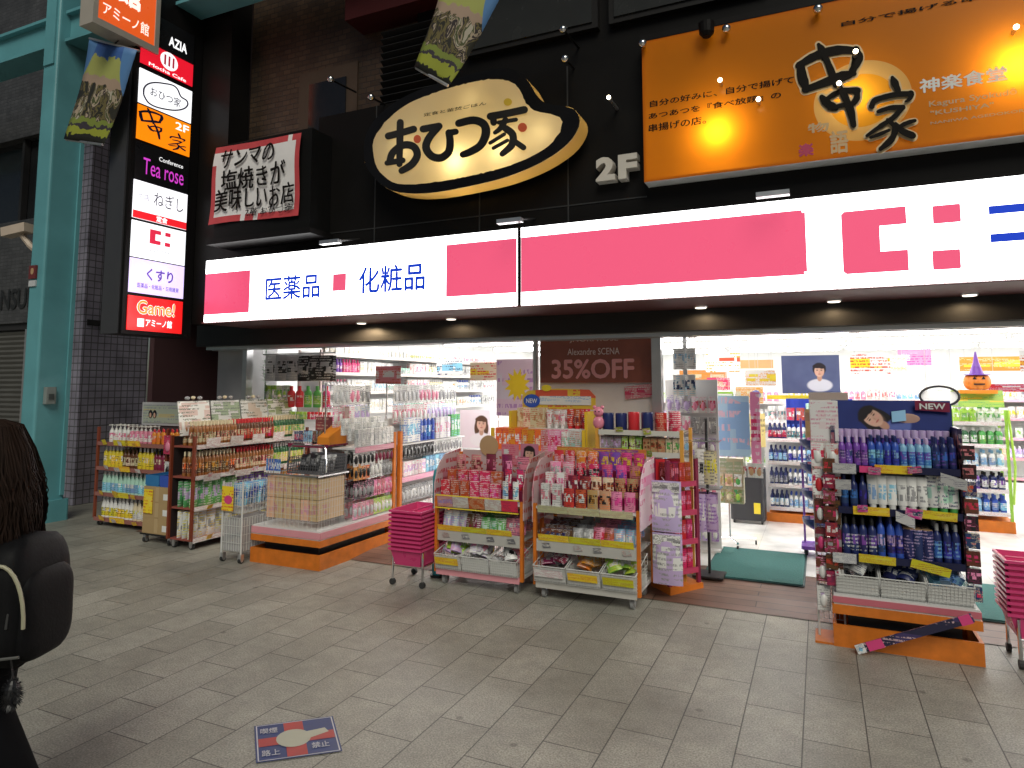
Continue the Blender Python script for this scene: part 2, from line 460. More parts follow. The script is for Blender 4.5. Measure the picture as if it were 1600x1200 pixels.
# ================================================================== SETTING
def tile_mat():
    m, nt, b = newmat('street_tiles')
    N, L = nt.nodes, nt.links
    tc = N.new('ShaderNodeTexCoord')
    sp = N.new('ShaderNodeSeparateXYZ'); L.new(tc.outputs['Object'], sp.inputs[0])
    cb = N.new('ShaderNodeCombineXYZ')
    ax = N.new('ShaderNodeMath'); ax.operation = 'ADD'; ax.inputs[1].default_value = 0.13 + 0.267 * 200
    ay = N.new('ShaderNodeMath'); ay.operation = 'ADD'; ay.inputs[1].default_value = 0.31 + 50
    L.new(sp.outputs[0], ax.inputs[0]); L.new(sp.outputs[1], ay.inputs[0])
    L.new(ay.outputs[0], cb.inputs[0]); L.new(ax.outputs[0], cb.inputs[1])
    br = N.new('ShaderNodeTexBrick')
    br.offset = 0.5; br.inputs['Scale'].default_value = 1
    br.inputs['Brick Width'].default_value = 0.505; br.inputs['Row Height'].default_value = 0.267
    br.inputs['Mortar Size'].default_value = 0.0036; br.inputs['Mortar Smooth'].default_value = 0.35
    br.inputs['Color1'].default_value = (.285, .274, .232, 1); br.inputs['Color2'].default_value = (.350, .338, .290, 1)
    br.inputs['Mortar'].default_value = (.085, .080, .070, 1)
    L.new(cb.outputs[0], br.inputs['Vector'])
    n1 = N.new('ShaderNodeTexNoise'); n1.inputs['Scale'].default_value = 120; n1.inputs['Detail'].default_value = 3
    n2 = N.new('ShaderNodeTexNoise'); n2.inputs['Scale'].default_value = 1.3; n2.inputs['Detail'].default_value = 6
    for n_ in (n1, n2): L.new(tc.outputs['Object'], n_.inputs['Vector'])
    def mul(colsock, nz, lo, hi):
        mr = N.new('ShaderNodeMapRange'); mr.inputs[1].default_value = .3; mr.inputs[2].default_value = .7
        mr.inputs[3].default_value = lo; mr.inputs[4].default_value = hi
        L.new(nz.outputs[0], mr.inputs[0])
        mx = N.new('ShaderNodeMix'); mx.data_type = 'RGBA'; mx.blend_type = 'MULTIPLY'; mx.inputs[0].default_value = 1
        L.new(colsock, mx.inputs[6]); L.new(mr.outputs[0], mx.inputs[7])
        return mx.outputs[2]
    c = mul(br.outputs[0], n1, .58, 1.36)
    n3 = N.new('ShaderNodeTexNoise'); n3.inputs['Scale'].default_value = 9; n3.inputs['Detail'].default_value = 8; n3.inputs['Roughness'].default_value = .7; L.new(tc.outputs['Object'], n3.inputs['Vector'])
    c = mul(c, n2, .70, 1.16)
    c = mul(c, n3, .80, 1.12)
    # chewing-gum spots and scuffs
    vo = N.new('ShaderNodeTexVoronoi'); vo.inputs['Scale'].default_value = 2.6
    L.new(tc.outputs['Object'], vo.inputs['Vector'])
    gp = N.new('ShaderNodeMapRange'); gp.inputs[1].default_value = .035; gp.inputs[2].default_value = .06; gp.inputs[3].default_value = .6; gp.inputs[4].default_value = 1
    L.new(vo.outputs['Distance'], gp.inputs[0])
    mx = N.new('ShaderNodeMix'); mx.data_type = 'RGBA'; mx.blend_type = 'MULTIPLY'; mx.inputs[0].default_value = 1
    L.new(c, mx.inputs[6]); L.new(gp.outputs[0], mx.inputs[7])
    L.new(mx.outputs[2], b.inputs['Base Color'])
    rr = N.new('ShaderNodeMapRange'); rr.inputs[3].default_value = .34; rr.inputs[4].default_value = .62
    L.new(n2.outputs[0], rr.inputs[0]); L.new(rr.outputs[0], b.inputs['Roughness'])
    bp = N.new('ShaderNodeBump'); bp.inputs['Strength'].default_value = .5; bp.inputs['Distance'].default_value = .003
    ad = N.new('ShaderNodeMath'); ad.operation = 'SUBTRACT'
    s1 = N.new('ShaderNodeMath'); s1.operation = 'MULTIPLY'; s1.inputs[1].default_value = .35
    L.new(n1.outputs[0], s1.inputs[0]); L.new(s1.outputs[0], ad.inputs[0]); L.new(br.outputs['Fac'], ad.inputs[1])
    L.new(ad.outputs[0], bp.inputs['Height']); L.new(bp.outputs[0], b.inputs['Normal'])
    return m
def grid_mat(name, c1, c2, mort, bw, rh, ms, rough, axes='xz', offset=0.0, bump=.5, emit=0):
    if name in MC: return MC[name]
    m, nt, b = newmat(name)
    N, L = nt.nodes, nt.links
    tc = N.new('ShaderNodeTexCoord')
    sp = N.new('ShaderNodeSeparateXYZ'); L.new(tc.outputs['Object'], sp.inputs[0])
    cb = N.new('ShaderNodeCombineXYZ')
    if axes == 'xz+y':
        ad0 = N.new('ShaderNodeMath'); L.new(sp.outputs[0], ad0.inputs[0]); L.new(sp.outputs[1], ad0.inputs[1]); src = ad0.outputs[0]
        L.new(src, cb.inputs[0]); L.new(sp.outputs[2], cb.inputs[1])
    else:
        L.new(sp.outputs['xyz'.index(axes[0])], cb.inputs[0]); L.new(sp.outputs['xyz'.index(axes[1])], cb.inputs[1])
    br = N.new('ShaderNodeTexBrick'); br.offset = offset; br.inputs['Scale'].default_value = 1
    br.inputs['Brick Width'].default_value = bw; br.inputs['Row Height'].default_value = rh
    br.inputs['Mortar Size'].default_value = ms
    br.inputs['Color1'].default_value = c1 + (1,); br.inputs['Color2'].default_value = c2 + (1,); br.inputs['Mortar'].default_value = mort + (1,)
    L.new(cb.outputs[0], br.inputs['Vector'])
    nz = N.new('ShaderNodeTexNoise'); nz.inputs['Scale'].default_value = 3; nz.inputs['Detail'].default_value = 6
    L.new(tc.outputs['Object'], nz.inputs['Vector'])
    mr = N.new('ShaderNodeMapRange'); mr.inputs[1].default_value = .3; mr.inputs[2].default_value = .7; mr.inputs[3].default_value = .7; mr.inputs[4].default_value = 1.2
    L.new(nz.outputs[0], mr.inputs[0])
    mx = N.new('ShaderNodeMix'); mx.data_type = 'RGBA'; mx.blend_type = 'MULTIPLY'; mx.inputs[0].default_value = 1
    L.new(br.outputs[0], mx.inputs[6]); L.new(mr.outputs[0], mx.inputs[7]); L.new(mx.outputs[2], b.inputs['Base Color'])
    b.inputs['Roughness'].default_value = rough
    bp = N.new('ShaderNodeBump'); bp.inputs['Strength'].default_value = bump; bp.inputs['Distance'].default_value = .006; bp.invert = True
    L.new(br.outputs['Fac'], bp.inputs['Height']); L.new(bp.outputs[0], b.inputs['Normal'])
    MC[name] = m
    return m

tag(MB().box(-45, -30, -.2, 30, 60, 0).build('street_paving', tile_mat()), kind='structure')
wood = grid_mat('threshold_boards', (.16, .085, .06), (.22, .125, .09), (.05, .03, .02), 1.2, .11, .004, .45, 'xy', .4)
rb = MB()
for y0_, z0_, y1_, z1_ in ((5.17, .004, 5.5, .03), (5.5, .03, 6.2, .03)):
    rb.add([(-6.9, y0_, z0_), (2.6, y0_, z0_), (2.6, y1_, z1_), (-6.9, y1_, z1_)], [(0, 1, 2, 3)])
tag(rb.build('threshold_ramp', wood), kind='structure')
shopfloor = grid_mat('shop_floor_tiles', (.70, .69, .66), (.76, .75, .73), (.55, .54, .52), .6, .6, .003, .22, 'xy', 0, .1)
tag(MB().box(-6.9, 6.2, -.1, 7.5, 18.5, .034).build('shop_floor', shopfloor), kind='structure')

# ---------------------------------------------------------------- the shop building
blackp = pm('black_cladding', (.0075, .0068, .0065), .42, vary=.35, scale=2, spec=.12)
dkgrey = pm('dark_soffit_paint', (.028, .027, .028), .5, spec=.25, vary=.2, scale=3)
maroon = pm('maroon_soffit', (.12, .045, .045), .45, vary=.2, scale=2)
btile = grid_mat('brown_wall_tiles', (.034, .019, .010), (.060, .035, .019), (.02, .012, .008), .11, .06, .006, .5, 'xz', .5)
whitep = pm('white_interior_paint', (.80, .80, .79), .5, vary=.04, scale=1.2)
alu = pm('brushed_aluminium', (.62, .62, .63), .32, .85, vary=.1, scale=12)
shop = thing('shop_building', 'black clad shop building with open brightly lit ground floor drugstore', 'building', (-2, 6.2, 0))
B = lambda: MB()
# upper cladding behind the signs
B().box(-6.42, 5.32, 2.28, -5.9, 5.6, 9, 0).box(-4.62, 5.32, 2.28, 3.4, 5.6, 4.36, 0).box(-5.9, 5.321, 2.28, -4.62, 5.6, 3.3, 0).build('front_cladding', blackp, shop, world=True)
B().box(-5.9, 5.62, 3.3, -3.55, 5.9, 9).build('tiled_wall', btile, shop, world=True)
B().box(-3.55, 5.5, 4.36, 3.4, 5.7, 9).build('upper_wall', blackp, shop, world=True)
sm_ = B()
for k, xx in enumerate((-3.9, -2.75, -1.9)): sm_.box(xx, 5.314, 2.97, xx + .012, 5.3195, 4.36)
sm_.box(-4.6, 5.3135, 3.12, -1.22, 5.3185, 3.13)
sm_.build('cladding_joint', pm('joint_grey', (.03, .03, .03), .4), shop, world=True)
# window recess in the brown tile
rm = pm('dark_window_glass', (.012, .012, .014), .08, vary=.2)
wn_ = B().box(-5.15, 5.60, 3.98, -4.36, 5.619, 5.05).build('window', pm('recess_brown', (.05, .03, .018), .6), shop, world=True)
B().box(-5.0, 5.585, 4.1, -4.5, 5.599, 4.9).build('pane', rm, wn_, world=True)
lv = B()
for k in range(11): lv.obox((-3.62, 5.47, 4.42 + .075 * k), (.33, 0, 0), (0, .03, -.02), (0, .003, .006))
lv.build('louvre', pm('louvre_black', (.012, .012, .013), .5, spec=.2), shop, world=True)
B().box(-3.27, 5.44, 3.4, -3.245, 5.48, 6.2).build('downpipe', dkgrey, shop, world=True)
for xx in (-2.95, -1.55):
    fr = B().box(xx, 5.43, 4.72, xx + 1.3, 5.499, 5.5).build('window', pm('window_bronze', (.014, .013, .013), .5, spec=.2), shop, world=True)
    B().box(xx + .05, 5.415, 4.77, xx + 1.25, 5.429, 5.45).build('pane', pm('upper_glass', (.03, .031, .03), .25, spec=.3), fr, world=True)
B().box(-4.3, 5.3, 5.33, -2.9, 5.62, 5.9).build('awning_box', pm('dark_red_awning', (.05, .007, .008), .6, spec=.2), shop, world=True)
# soffit and beam over the entrance
B().box(-6.05, 5.2, 2.262, 3.4, 5.95, 2.28).build('soffit', maroon, shop, world=True)
B().box(-7.0, 5.95, 2.075, 3.4, 6.2, 2.6).build('beam', dkgrey, shop, world=True)
B().box(-6.92, 6.03, 2.035, 3.4, 6.1, 2.074).box(-6.92, 6.12, 2.03, 3.4, 6.18, 2.074).build('door_track', alu, shop, world=True)
# pillars
B().box(-6.92, 6.22, 0, -6.40, 6.7, 2.35).build('pillar', pm('grey_pillar', (.42, .41, .42), .5), shop, world=True)
B().box(-2.52, 6.2, .0, -1.40, 6.6, 2.074).build('pillar', pm('white_pillar', (.80, .77, .75), .5), shop, world=True)
B().box(-1.385, 6.1, .035, -1.30, 6.2, 2.03).build('door_post', alu, shop, world=True)
B().box(-6.38, 6.1, .035, -6.31, 6.2, 2.03).build('door_post', alu, shop, world=True)
B().box(-2.56, 6.12, .035, -2.53, 6.2, 2.03).build('door_post', alu, shop, world=True)
# inside
ZC = 2.46
B().box(-7.1, 6.6, ZC, 7.5, 18.6, ZC + .1).build('ceiling', whitep, shop, world=True)
B().box(-7.1, 18.5, 0, 7.5, 18.6, ZC).build('back_wall', whitep, shop, world=True)
B().box(-7.05, 6.75, 0, -6.95, 18.5, ZC).build('side_wall', whitep, shop, world=True)
B().box(7.4, 6.2, 0, 7.5, 18.5, ZC).build('side_wall', whitep, shop, world=True)
B().box(3.4, 5.95, 0, 7.5, 6.2, 9).build('side_front', blackp, shop, world=True)
B().box(-6.42, 5.6, 9, 3.4, 18, 9.2).build('roof', blackp, shop, world=True)
B().box(-7.1, 6.2, 2.62, 7.5, 6.5, 2.72).box(-7.1, 6.2, ZC + .12, 7.5, 18.6, 2.7).build('floor_slab', blackp, shop, world=True)

# ceiling tubes: each fixture a thing with a housing and a lit tube
tubemat = glow('lit_tube', (1, .99, .97), 12.0)
def tube_light(x, y, ln, n):
    t = thing('ceiling_light', 'long white fluorescent fixture in rows on the shop ceiling', 'ceiling light', (x, y, ZC), 0, 'fluorescent fixtures on the shop ceiling')
    MB().box(-ln / 2, -.11, -.03, ln / 2, .11, 0).build('housing', whitep, t)
    mb = MB()
    mb.tube((-ln / 2 + .03, 0, -.06), (ln / 2 - .03, 0, -.06), .03, n=8)
    mb.build('tube', tubemat, t)
    mb = MB()
    for s_ in (-1, 1): MB.box(mb, s_ * (ln / 2) - .02, -.03, -.09, s_ * (ln / 2) + .02, .03, -.03)
    mb.build('end_holder', whitep, t)
    l = bpy.data.lights.new('tube_lamp', 'AREA'); l.shape = 'RECTANGLE'; l.size = ln - .1; l.size_y = .14; l.energy = 27 * ln / 2.3
    l.color = (1, .985, .96)
    lo = bpy.data.objects.new('tube_lamp', l); COL.objects.link(lo); lo.location = (0, 0, -.1); lo.parent = t
    lo.visible_camera = True
for yy in (7.4, 9.3, 11.4, 13.6, 16.2):
    for xx in (-5.5, -3.1, -.7, 1.7, 4.1, 6.3):
        tube_light(xx, yy, 2.3, 0)

# ---------------------------------------------------------------- left neighbour building with shutters
lb = thing('tiled_building', 'dark grey tiled building with closed shutters and a stair passage', 'building', (-11, 6.2, 0))
gt = grid_mat('grey_wall_tiles', (.055, .055, .058), (.078, .078, .082), (.05, .05, .052), .10, .055, .006, .5, 'xz', 0)
gp2 = grid_mat('square_grey_tiles', (.27, .25, .31), (.32, .30, .37), (.10, .10, .11), .095, .095, .007, .4, 'xz+y', 0)
B().box(-22, 6.2, 2.55, -9.55, 6.5, 4.16).box(-22, 6.2, 5.5, -9.55, 6.5, 12).box(-10.5, 6.2, 0, -9.55, 6.5, 2.55).box(-9.75, 6.2, 4.16, -9.55, 6.5, 5.5).build('wall', gt, lb, world=True)
B().box(-9.55, 5.9, 0, -9.12, 6.9, 12).build('pillar', gp2, lb, world=True)
wf = B().box(-22, 6.35, 4.16, -9.75, 6.45, 5.5).build('window', pm('black_glass', (.02, .022, .024), .15), lb, world=True)
for xx in (-11.4, -10.6, -12.6, -14): B().box(xx, 6.25, 4.16, xx + .06, 6.34, 5.5).build('mullion', dkgrey, wf, world=True)
sh = B()
for x0, x1 in ((-22, -13.4), (-13.2, -10.98), (-10.8, -10.5)):
    k = 0
    while .05 + k * .075 < 2.45:
        z = .05 + k * .075
        sh.add([(x0, 6.3, z), (x1, 6.3, z), (x1, 6.27, z + .04), (x0, 6.27, z + .04), (x1, 6.3, z + .075), (x0, 6.3, z + .075)], [(0, 1, 2, 3), (3, 2, 4, 5)])
        k += 1
sh.build('roller_shutter', pm('shutter_steel', (.13, .127, .117), .45, .3), lb, world=True)
B().box(-22, 6.24, 2.45, -10.5, 6.34, 2.549).build('shutter_box', dkgrey, lb, world=True)
B().box(-13.38, 6.22, 0, -13.22, 6.33, 2.45).build('shutter_rail', alu, lb, world=True)
B().box(-10.97, 6.22, 0, -10.85, 6.33, 2.45).build('shutter_rail', alu, lb, world=True)
letters('NANSUI', on_y(-30, 486, 6.19), XU, ZU, 1.25, .3, pm('black_letters', (.02, .02, .02), .4), lb, world=True, bold=.03)
B().box(-9.09, 6.9, 0, -8.99, 9.5, 6).build('passage_wall', pm('maroon_panel', (.11, .055, .06), .5, vary=.15, scale=2), lb, world=True)
B().box(-8.99, 8.4, 0, -7.1, 8.5, 6).build('passage_back', pm('passage_dark', (.06, .035, .035), .6), lb, world=True)
B().box(-9.12, 5.95, 2.42, -9.10, 6.5, 2.5).build('ledge', dkgrey, lb, world=True)
B().box(-7.3, 6.75, 0, -7.06, 8.4, 6).box(-9.12, 6.7, 2.9, -7.06, 6.9, 9).build('passage_lintel', pm('brown_panel', (.06, .038, .036), .5), lb, world=True)

# ---------------------------------------------------------------- arcade column and beam
teal = pm('teal_paint', (.12, .35, .39), .38, vary=.25, scale=2.5, bump=.08)
ac = thing('arcade_frame', 'turquoise painted steel arcade column and crossbeam at left edge', 'column', (-8.42, 5.06, 0))
cb_ = B()
cb_.rbox(-8.56, 4.86, 0, -8.29, 5.26, 9, .03)
cb_.build('column', teal, ac, world=True)
B().box(-8.286, 5.19, .3, -8.26, 5.235, 4.6).build('conduit', teal, ac, world=True)
B().rbox(-8.6, 4.82, 0, -8.25, 5.30, .25, .03).build('column_base', teal, ac, world=True)
B().box(-24, 5.0, 5.84, -8.561, 5.2, 6.16).box(-8.289, 5.0, 5.84, 3, 5.2, 6.16).build('beam', teal, ac, world=True)
B().box(-24, 4.93, 5.80, -8.57, 5.27, 5.838).box(-8.28, 4.93, 5.80, 3, 5.27, 5.838).box(-24, 4.93, 6.162, -8.57, 5.27, 6.2).box(-8.28, 4.93, 6.162, 3, 5.27, 6.2).build('flange', teal, ac, world=True)
B().box(-8.52, 4.84, 5.5, -8.33, 4.858, 6.5).build('joint_plate', teal, ac, world=True)
# junction box on the column, red plaque, camera
t = thing('switch_box', 'small grey switch box low on the turquoise column', 'switch box', (-8.28, 5.03, 1.42))
B().rbox(-8.29, 4.94, 1.38, -8.23, 5.06, 1.58, .01).build('case', pm('box_grey', (.22, .25, .24), .4), t, world=True)
B().box(-8.228, 4.97, 1.43, -8.222, 5.03, 1.5).build('switch', pm('switch_dark', (.05, .06, .06), .4), t, world=True)
t = thing('warning_plaque', 'small dark red plaque with a pale emblem on the column', 'plaque', (-8.44, 4.855, 2.9))
B().box(-8.53, 4.835, 2.86, -8.40, 4.857, 3.02).build('plate', pm('plaque_red', (.16, .03, .03), .4), t, world=True)
mbx = B(); blob(mbx, lambda x, y: (x, 4.834, y), -8.465, 2.95, .03, .04, (0, 0, 0)); mbx.build('emblem', P('tan'), t, world=True)
B().box(-8.53, 4.84, 2.77, -8.40, 4.857, 2.84).build('caption_plate', P('silver'), t, world=True)
t = thing('security_camera', 'beige box security camera on a bent bracket beside the turquoise column', 'security camera', (-8.57, 4.95, 3.1))
beige = pm('camera_beige', (.55, .45, .36), .4)
B().obox((-8.93, 4.9, 3.50), (.2, .02, .02), (-.02, .07, 0), (-.012, 0, .055)).build('housing', beige, t, world=True)
B().obox((-9.135, 4.89, 3.485), (.006, 0, 0), (0, .05, 0), (0, 0, .04)).build('lens_window', rm, t, world=True)
B().path([(-8.565, 4.95, 3.2), (-8.72, 4.94, 3.3), (-8.86, 4.92, 3.44)], .035).build('bracket', beige, t, world=True)
B().rbox(-8.6, 4.9, 3.1, -8.562, 5.0, 3.3, .01).build('mount', beige, t, world=True)

# ================================================================== SIGNS
FY = 5.2
whiteface = glow('lightbox_white', (1, 1, .99), 5.0)
pinkface = glow('lightbox_pink', lin((230, 88, 122)), .86)
pinkdeep = glow('lightbox_pink_deep', lin((228, 78, 114)), .86)
blueface = glow('lightbox_blue', lin((20, 60, 190)), .85)
caseblk = pm('sign_case_black', (.009, .008, .008), .45, spec=.12)
def lightbox(x0, x1, label):
    t = thing('lightbox_sign', label, 'sign', ((x0 + x1) / 2, FY + .06, 2.262), 0, 'drugstore lightbox signs over the entrance')
    B().box(x0, FY + .012, 2.264, x1, FY + .3, 2.955).build('case', caseblk, t, world=True)
    B().box(x0 + .006, FY, 2.27, x1 - .006, FY + .010, 2.945).build('face', whiteface, t, world=True)
    return t
gx = on_y(811, 400, FY).x
sx0 = on_y(320, 450, FY).x
s1 = lightbox(sx0, gx - .012, 'long white lit sign reading medicine and cosmetics in blue, left part')
s2 = lightbox(gx + .012, 3.35, 'long white lit sign with broad pink bar and pink square logo')
fac_text('医薬品', (415, 470), (500, 427), FY, blueface, s1, bold=.022)
fac_text('化粧品', (561, 459), (664, 410), FY, blueface, s1, bold=.022)
mb = B(); fac_rect(mb, (520, 455), (541, 427), FY); mb.build('pink_square', pinkface, s1, world=True)
mb = B(); a = on_y(389, 488, FY); b_ = on_y(389, 422, FY); mb.box(sx0 + .008, FY - .003, a.z, a.x, FY, b_.z); mb.build('pink_bar', pinkdeep, s1, world=True)
a = on_y(697, 464, FY); b_ = on_y(697, 383, FY)
mb = B(); mb.box(a.x, FY - .003, a.z, gx - .02, FY, b_.z); mb.build('pink_bar', pinkface, s1, world=True)
b2_ = on_y(1258, 337, FY)
mb = B(); mb.box(gx + .02, FY - .003, a.z, b2_.x - .02, FY, b_.z).box(b2_.x - .02, FY - .003, a.z + .02, b2_.x, FY, b_.z - .02); mb.build('pink_bar', pinkface, s2, world=True)
def fpts(pxs, y): return [on_y(x, yy, y) for x, yy in pxs]
mb = B()
ca, cb2 = on_y(1318, 430, FY), on_y(1415, 322, FY)
cz0, cz1, cx0, cx1 = ca.z + .005, cb2.z, ca.x, cb2.x
n0, n1 = on_y(1376, 393, FY), on_y(1376, 353, FY)
mb.prism([(cx0 + .02, FY, cz0), (cx1, FY, cz0), (cx1, FY, n0.z), (n0.x, FY, n0.z), (n0.x, FY, n1.z), (cx1, FY, n1.z), (cx1, FY, cz1), (cx0 + .02, FY, cz1), (cx0, FY, cz1 - .02), (cx0, FY, cz0 + .02)], (0, -.003, 0))
mb.build('pink_bracket', pinkface, s2, world=True)
for ll, ur in (((1458, 350), (1500, 318)), ((1458, 422), (1500, 389))):
    mb = B(); fac_rect(mb, ll, ur, FY, rad=.008); mb.build('pink_square', pinkface, s2, world=True)
mb = B()
q0, q1 = on_y(1548, 379, FY), on_y(1548, 322, FY)
th = .055
mb.box(q0.x, FY - .003, q1.z - th, q0.x + .36, FY, q1.z).box(q0.x, FY - .003, q0.z, q0.x + .36, FY, q0.z + th).box(q0.x + .36, FY - .003, q0.z - .0, q0.x + .42, FY, q1.z)
mb.build('blue_letter', blueface, s2, world=True)
# small lamp arms above the lightboxes
for px, py in ((515, 378), (795, 345), (1205, 303)):
    c = on_y(px, py, 5.0)
    t = thing('sign_lamp', 'slim grey lamp bar on an arm above the white lit sign', 'lamp', (c.x, 5.3, c.z), 0, 'lamp bars above the lightbox signs')
    B().box(c.x - .1, 4.97, c.z - .02, c.x + .12, 5.03, c.z + .015).build('lamp_bar', alu, t, world=True)
    B().tube((c.x + .1, 5.02, c.z + .01), (c.x + .1, 5.33, c.z + .08), .009).build('arm', dkgrey, t, world=True)
# soffit downlights
for i, (px, py, lit) in enumerate(((565, 501, 22), (705, 492, 5), (1095, 477, 5), (1303, 469, 5), (1515, 460, 5))):
    c = on_z(px, py, 2.258)
    c.y = min(max(c.y, 5.80), 5.86)
    c.x = on_y(px, py, c.y).x
    t = thing('downlight', ('bright warm' if lit > 15 else 'dim white') + ' round downlight under the pink sign soffit', 'downlight', (c.x, c.y, 2.262), 0, 'downlights in the soffit')
    B().lathe(c.x, c.y, [(.055, 2.252), (.06, 2.2615), (.05, 2.2618)], n=16).build('trim_ring', alu, t, world=True)
    B().lathe(c.x, c.y, [(.045, 2.2465), (.045, 2.2518)], n=16).build('lamp_disc', glow('downlight_glow', (1, .9, .75), 2.5), t, world=True)
    l = bpy.data.lights.new('spot', 'SPOT'); l.energy = lit; l.spot_size = math.radians(170); l.spot_blend = .3; l.color = (1, .72, .40); l.shadow_soft_size = .03
    lo = bpy.data.objects.new('spot', l); COL.objects.link(lo); lo.location = (0, 0, -.03); lo.parent = t

# ---------------------------------------------------------------- orange billboard
def translucent(name, col, mixd=.5, rough=.25, vary=0.05):
    if name in MC: return MC[name]
    m, nt, b = newmat(name)
    N, L = nt.nodes, nt.links
    tr = N.new('ShaderNodeBsdfTranslucent'); tr.inputs[0].default_value = col + (1,)
    b.inputs['Base Color'].default_value = col + (1,); b.inputs['Roughness'].default_value = rough
    mx = N.new('ShaderNodeMixShader'); mx.inputs[0].default_value = mixd
    L.new(b.outputs[0], mx.inputs[1]); L.new(tr.outputs[0], mx.inputs[2]); L.new(mx.outputs[0], nt.nodes['Material Output'].inputs[0])
    MC[name] = m
    return m
BY = 5.16
bb = thing('billboard', 'orange backlit restaurant billboard with black brush characters', 'billboard', (1, 5.3, 3.2))
bx0 = on_y(1005, 200, BY).x; bz0 = on_y(1005, 285, BY).z; bz1 = on_y(1005, 65, BY).z
BX1 = 4.0
film = translucent('orange_film', (.85, .26, .010), .55)
def disc_print(m, c, rx, rz, bands):
    """pale discs printed in the backlit film, set out in the sheet's own metres"""
    nt = m.node_tree; N, L = nt.nodes, nt.links
    tc = N.new('ShaderNodeTexCoord'); mp = N.new('ShaderNodeMapping'); mp.vector_type = 'TEXTURE'
    mp.inputs['Location'].default_value = c; mp.inputs['Scale'].default_value = (rx, 1, rz)
    L.new(tc.outputs['Object'], mp.inputs[0])
    sp = N.new('ShaderNodeSeparateXYZ'); L.new(mp.outputs[0], sp.inputs[0])
    cb = N.new('ShaderNodeCombineXYZ'); L.new(sp.outputs[0], cb.inputs[0]); L.new(sp.outputs[2], cb.inputs[2])
    ln = N.new('ShaderNodeVectorMath'); ln.operation = 'LENGTH'; L.new(cb.outputs[0], ln.inputs[0])
    hf = N.new('ShaderNodeMath'); hf.operation = 'MULTIPLY'; hf.inputs[1].default_value = .5; L.new(ln.outputs['Value'], hf.inputs[0])
    cr = N.new('ShaderNodeValToRGB'); cr.color_ramp.interpolation = 'CONSTANT'
    e = cr.color_ramp.elements
    e[0].color = bands[0][1] + (1,); e[1].position = bands[1][0]; e[1].color = bands[1][1] + (1,)
    for p_, c_ in bands[2:]:
        q = e.new(p_); q.color = c_ + (1,)
    L.new(hf.outputs[0], cr.inputs[0])
    for n_ in N:
        if n_.type == 'BSDF_TRANSLUCENT': L.new(cr.outputs[0], n_.inputs[0])
        if n_.type == 'BSDF_PRINCIPLED': L.new(cr.outputs[0], n_.inputs['Base Color'])
dc = on_y(980 + 945 / 2.58, 405 / 2.58, BY); dcr = on_y(980 + 1150 / 2.58, 405 / 2.58, BY); dct = on_y(980 + 945 / 2.58, 245 / 2.58, BY)
disc_print(film, tuple(dc - bb.location), dcr.x - dc.x, dct.z - dc.z, ((0, (.95, .40, .02)), (.33, (.95, .55, .18)), (.5, (.85, .26, .010))))
pn = B(); pn.add([(bx0, BY, bz0), (BX1, BY, bz0), (BX1, BY, bz1), (bx0, BY, bz1)], [(0, 1, 2, 3)]); pn.build('panel', film, bb, world=True)
cs = B()
cs.box(bx0, BY + .001, bz0, bx0 + .02, 5.49, bz1).box(BX1 - .02, BY + .001, bz0, BX1, 5.49, bz1).box(bx0 + .02, BY + .001, bz0, BX1 - .02, 5.49, bz0 + .02).box(bx0 + .02, BY + .001, bz1 - .02, BX1 - .02, 5.49, bz1).box(bx0, 5.491, bz0, BX1, 5.499, bz1)
cs.build('case', pm('case_inner_white', (.6, .6, .58), .5), bb, world=True)
B().box(bx0 - .02, BY - .004, bz1 + .001, BX1, 5.45, bz1 + .05).build('top_trim', caseblk, bb, world=True)
def plight(par, x, y, z, e, col, r=.05):
    l = bpy.data.lights.new('lamp', 'POINT'); l.energy = e; l.color = col; l.shadow_soft_size = r
    lo = bpy.data.objects.new('lamp', l); COL.objects.link(lo); lo.parent = par
    lo.location = Vector((x, y, z)) - par.location
    return lo
h1 = on_y(1120, 205, BY); h2 = on_y(1592, 100, BY); h3 = on_y(1335, 150, BY)
plight(bb, h1.x, BY + .11, h1.z, 9, (1, .85, .5)); plight(bb, h2.x, BY + .11, h2.z, 12, (1, .85, .5)); plight(bb, h3.x, BY + .12, h3.z, 3, (1, .85, .5))
la = bpy.data.lights.new('box_lamp', 'AREA'); la.shape = 'RECTANGLE'; la.size = 4.8; la.size_y = .9; la.energy = 90; la.color = (1, .85, .6)
lo = bpy.data.objects.new('box_lamp', la); COL.objects.link(lo); lo.parent = bb
lo.location = Vector(((bx0 + BX1) / 2, 5.46, (bz0 + bz1) / 2)) - bb.location; lo.rotation_euler = (math.radians(-90), 0, 0)
ink = pm('black_ink', (.010, .008, .007), .6, spec=.1)
palink = pm('pale_ink', (.62, .42, .22), .5)
whink = pm('white_ink', (.8, .78, .74), .5)
for tx, ll, ur in (('自分の好みに、自分で揚げて', (1016, 168), (1240, 119)), ('あつあつを『食べ放題』の', (1014, 187), (1220, 143)), ('串揚げの店。', (1014, 207), (1103, 181))):
    fac_text(tx, ll, ur, BY, ink, bb, bold=.02)
fac_text('自分で揚げる串カツ', (1315, 42), (1600, -22), BY, ink, bb, bold=.025)
fac_text('神楽食堂', (1438, 146), (1572, 103), BY, whink, bb, bold=.03)
fac_text('Kagura Syokudō', (1452, 170), (1588, 138), BY, palink, bb, bold=.012)
fac_text('"KUSHIYA"', (1454, 181), (1552, 160), BY, palink, bb, bold=.02)
fac_text('NANIWA AGEDOKORO', (1454, 195), (1612, 169), BY, palink, bb, bold=.012)
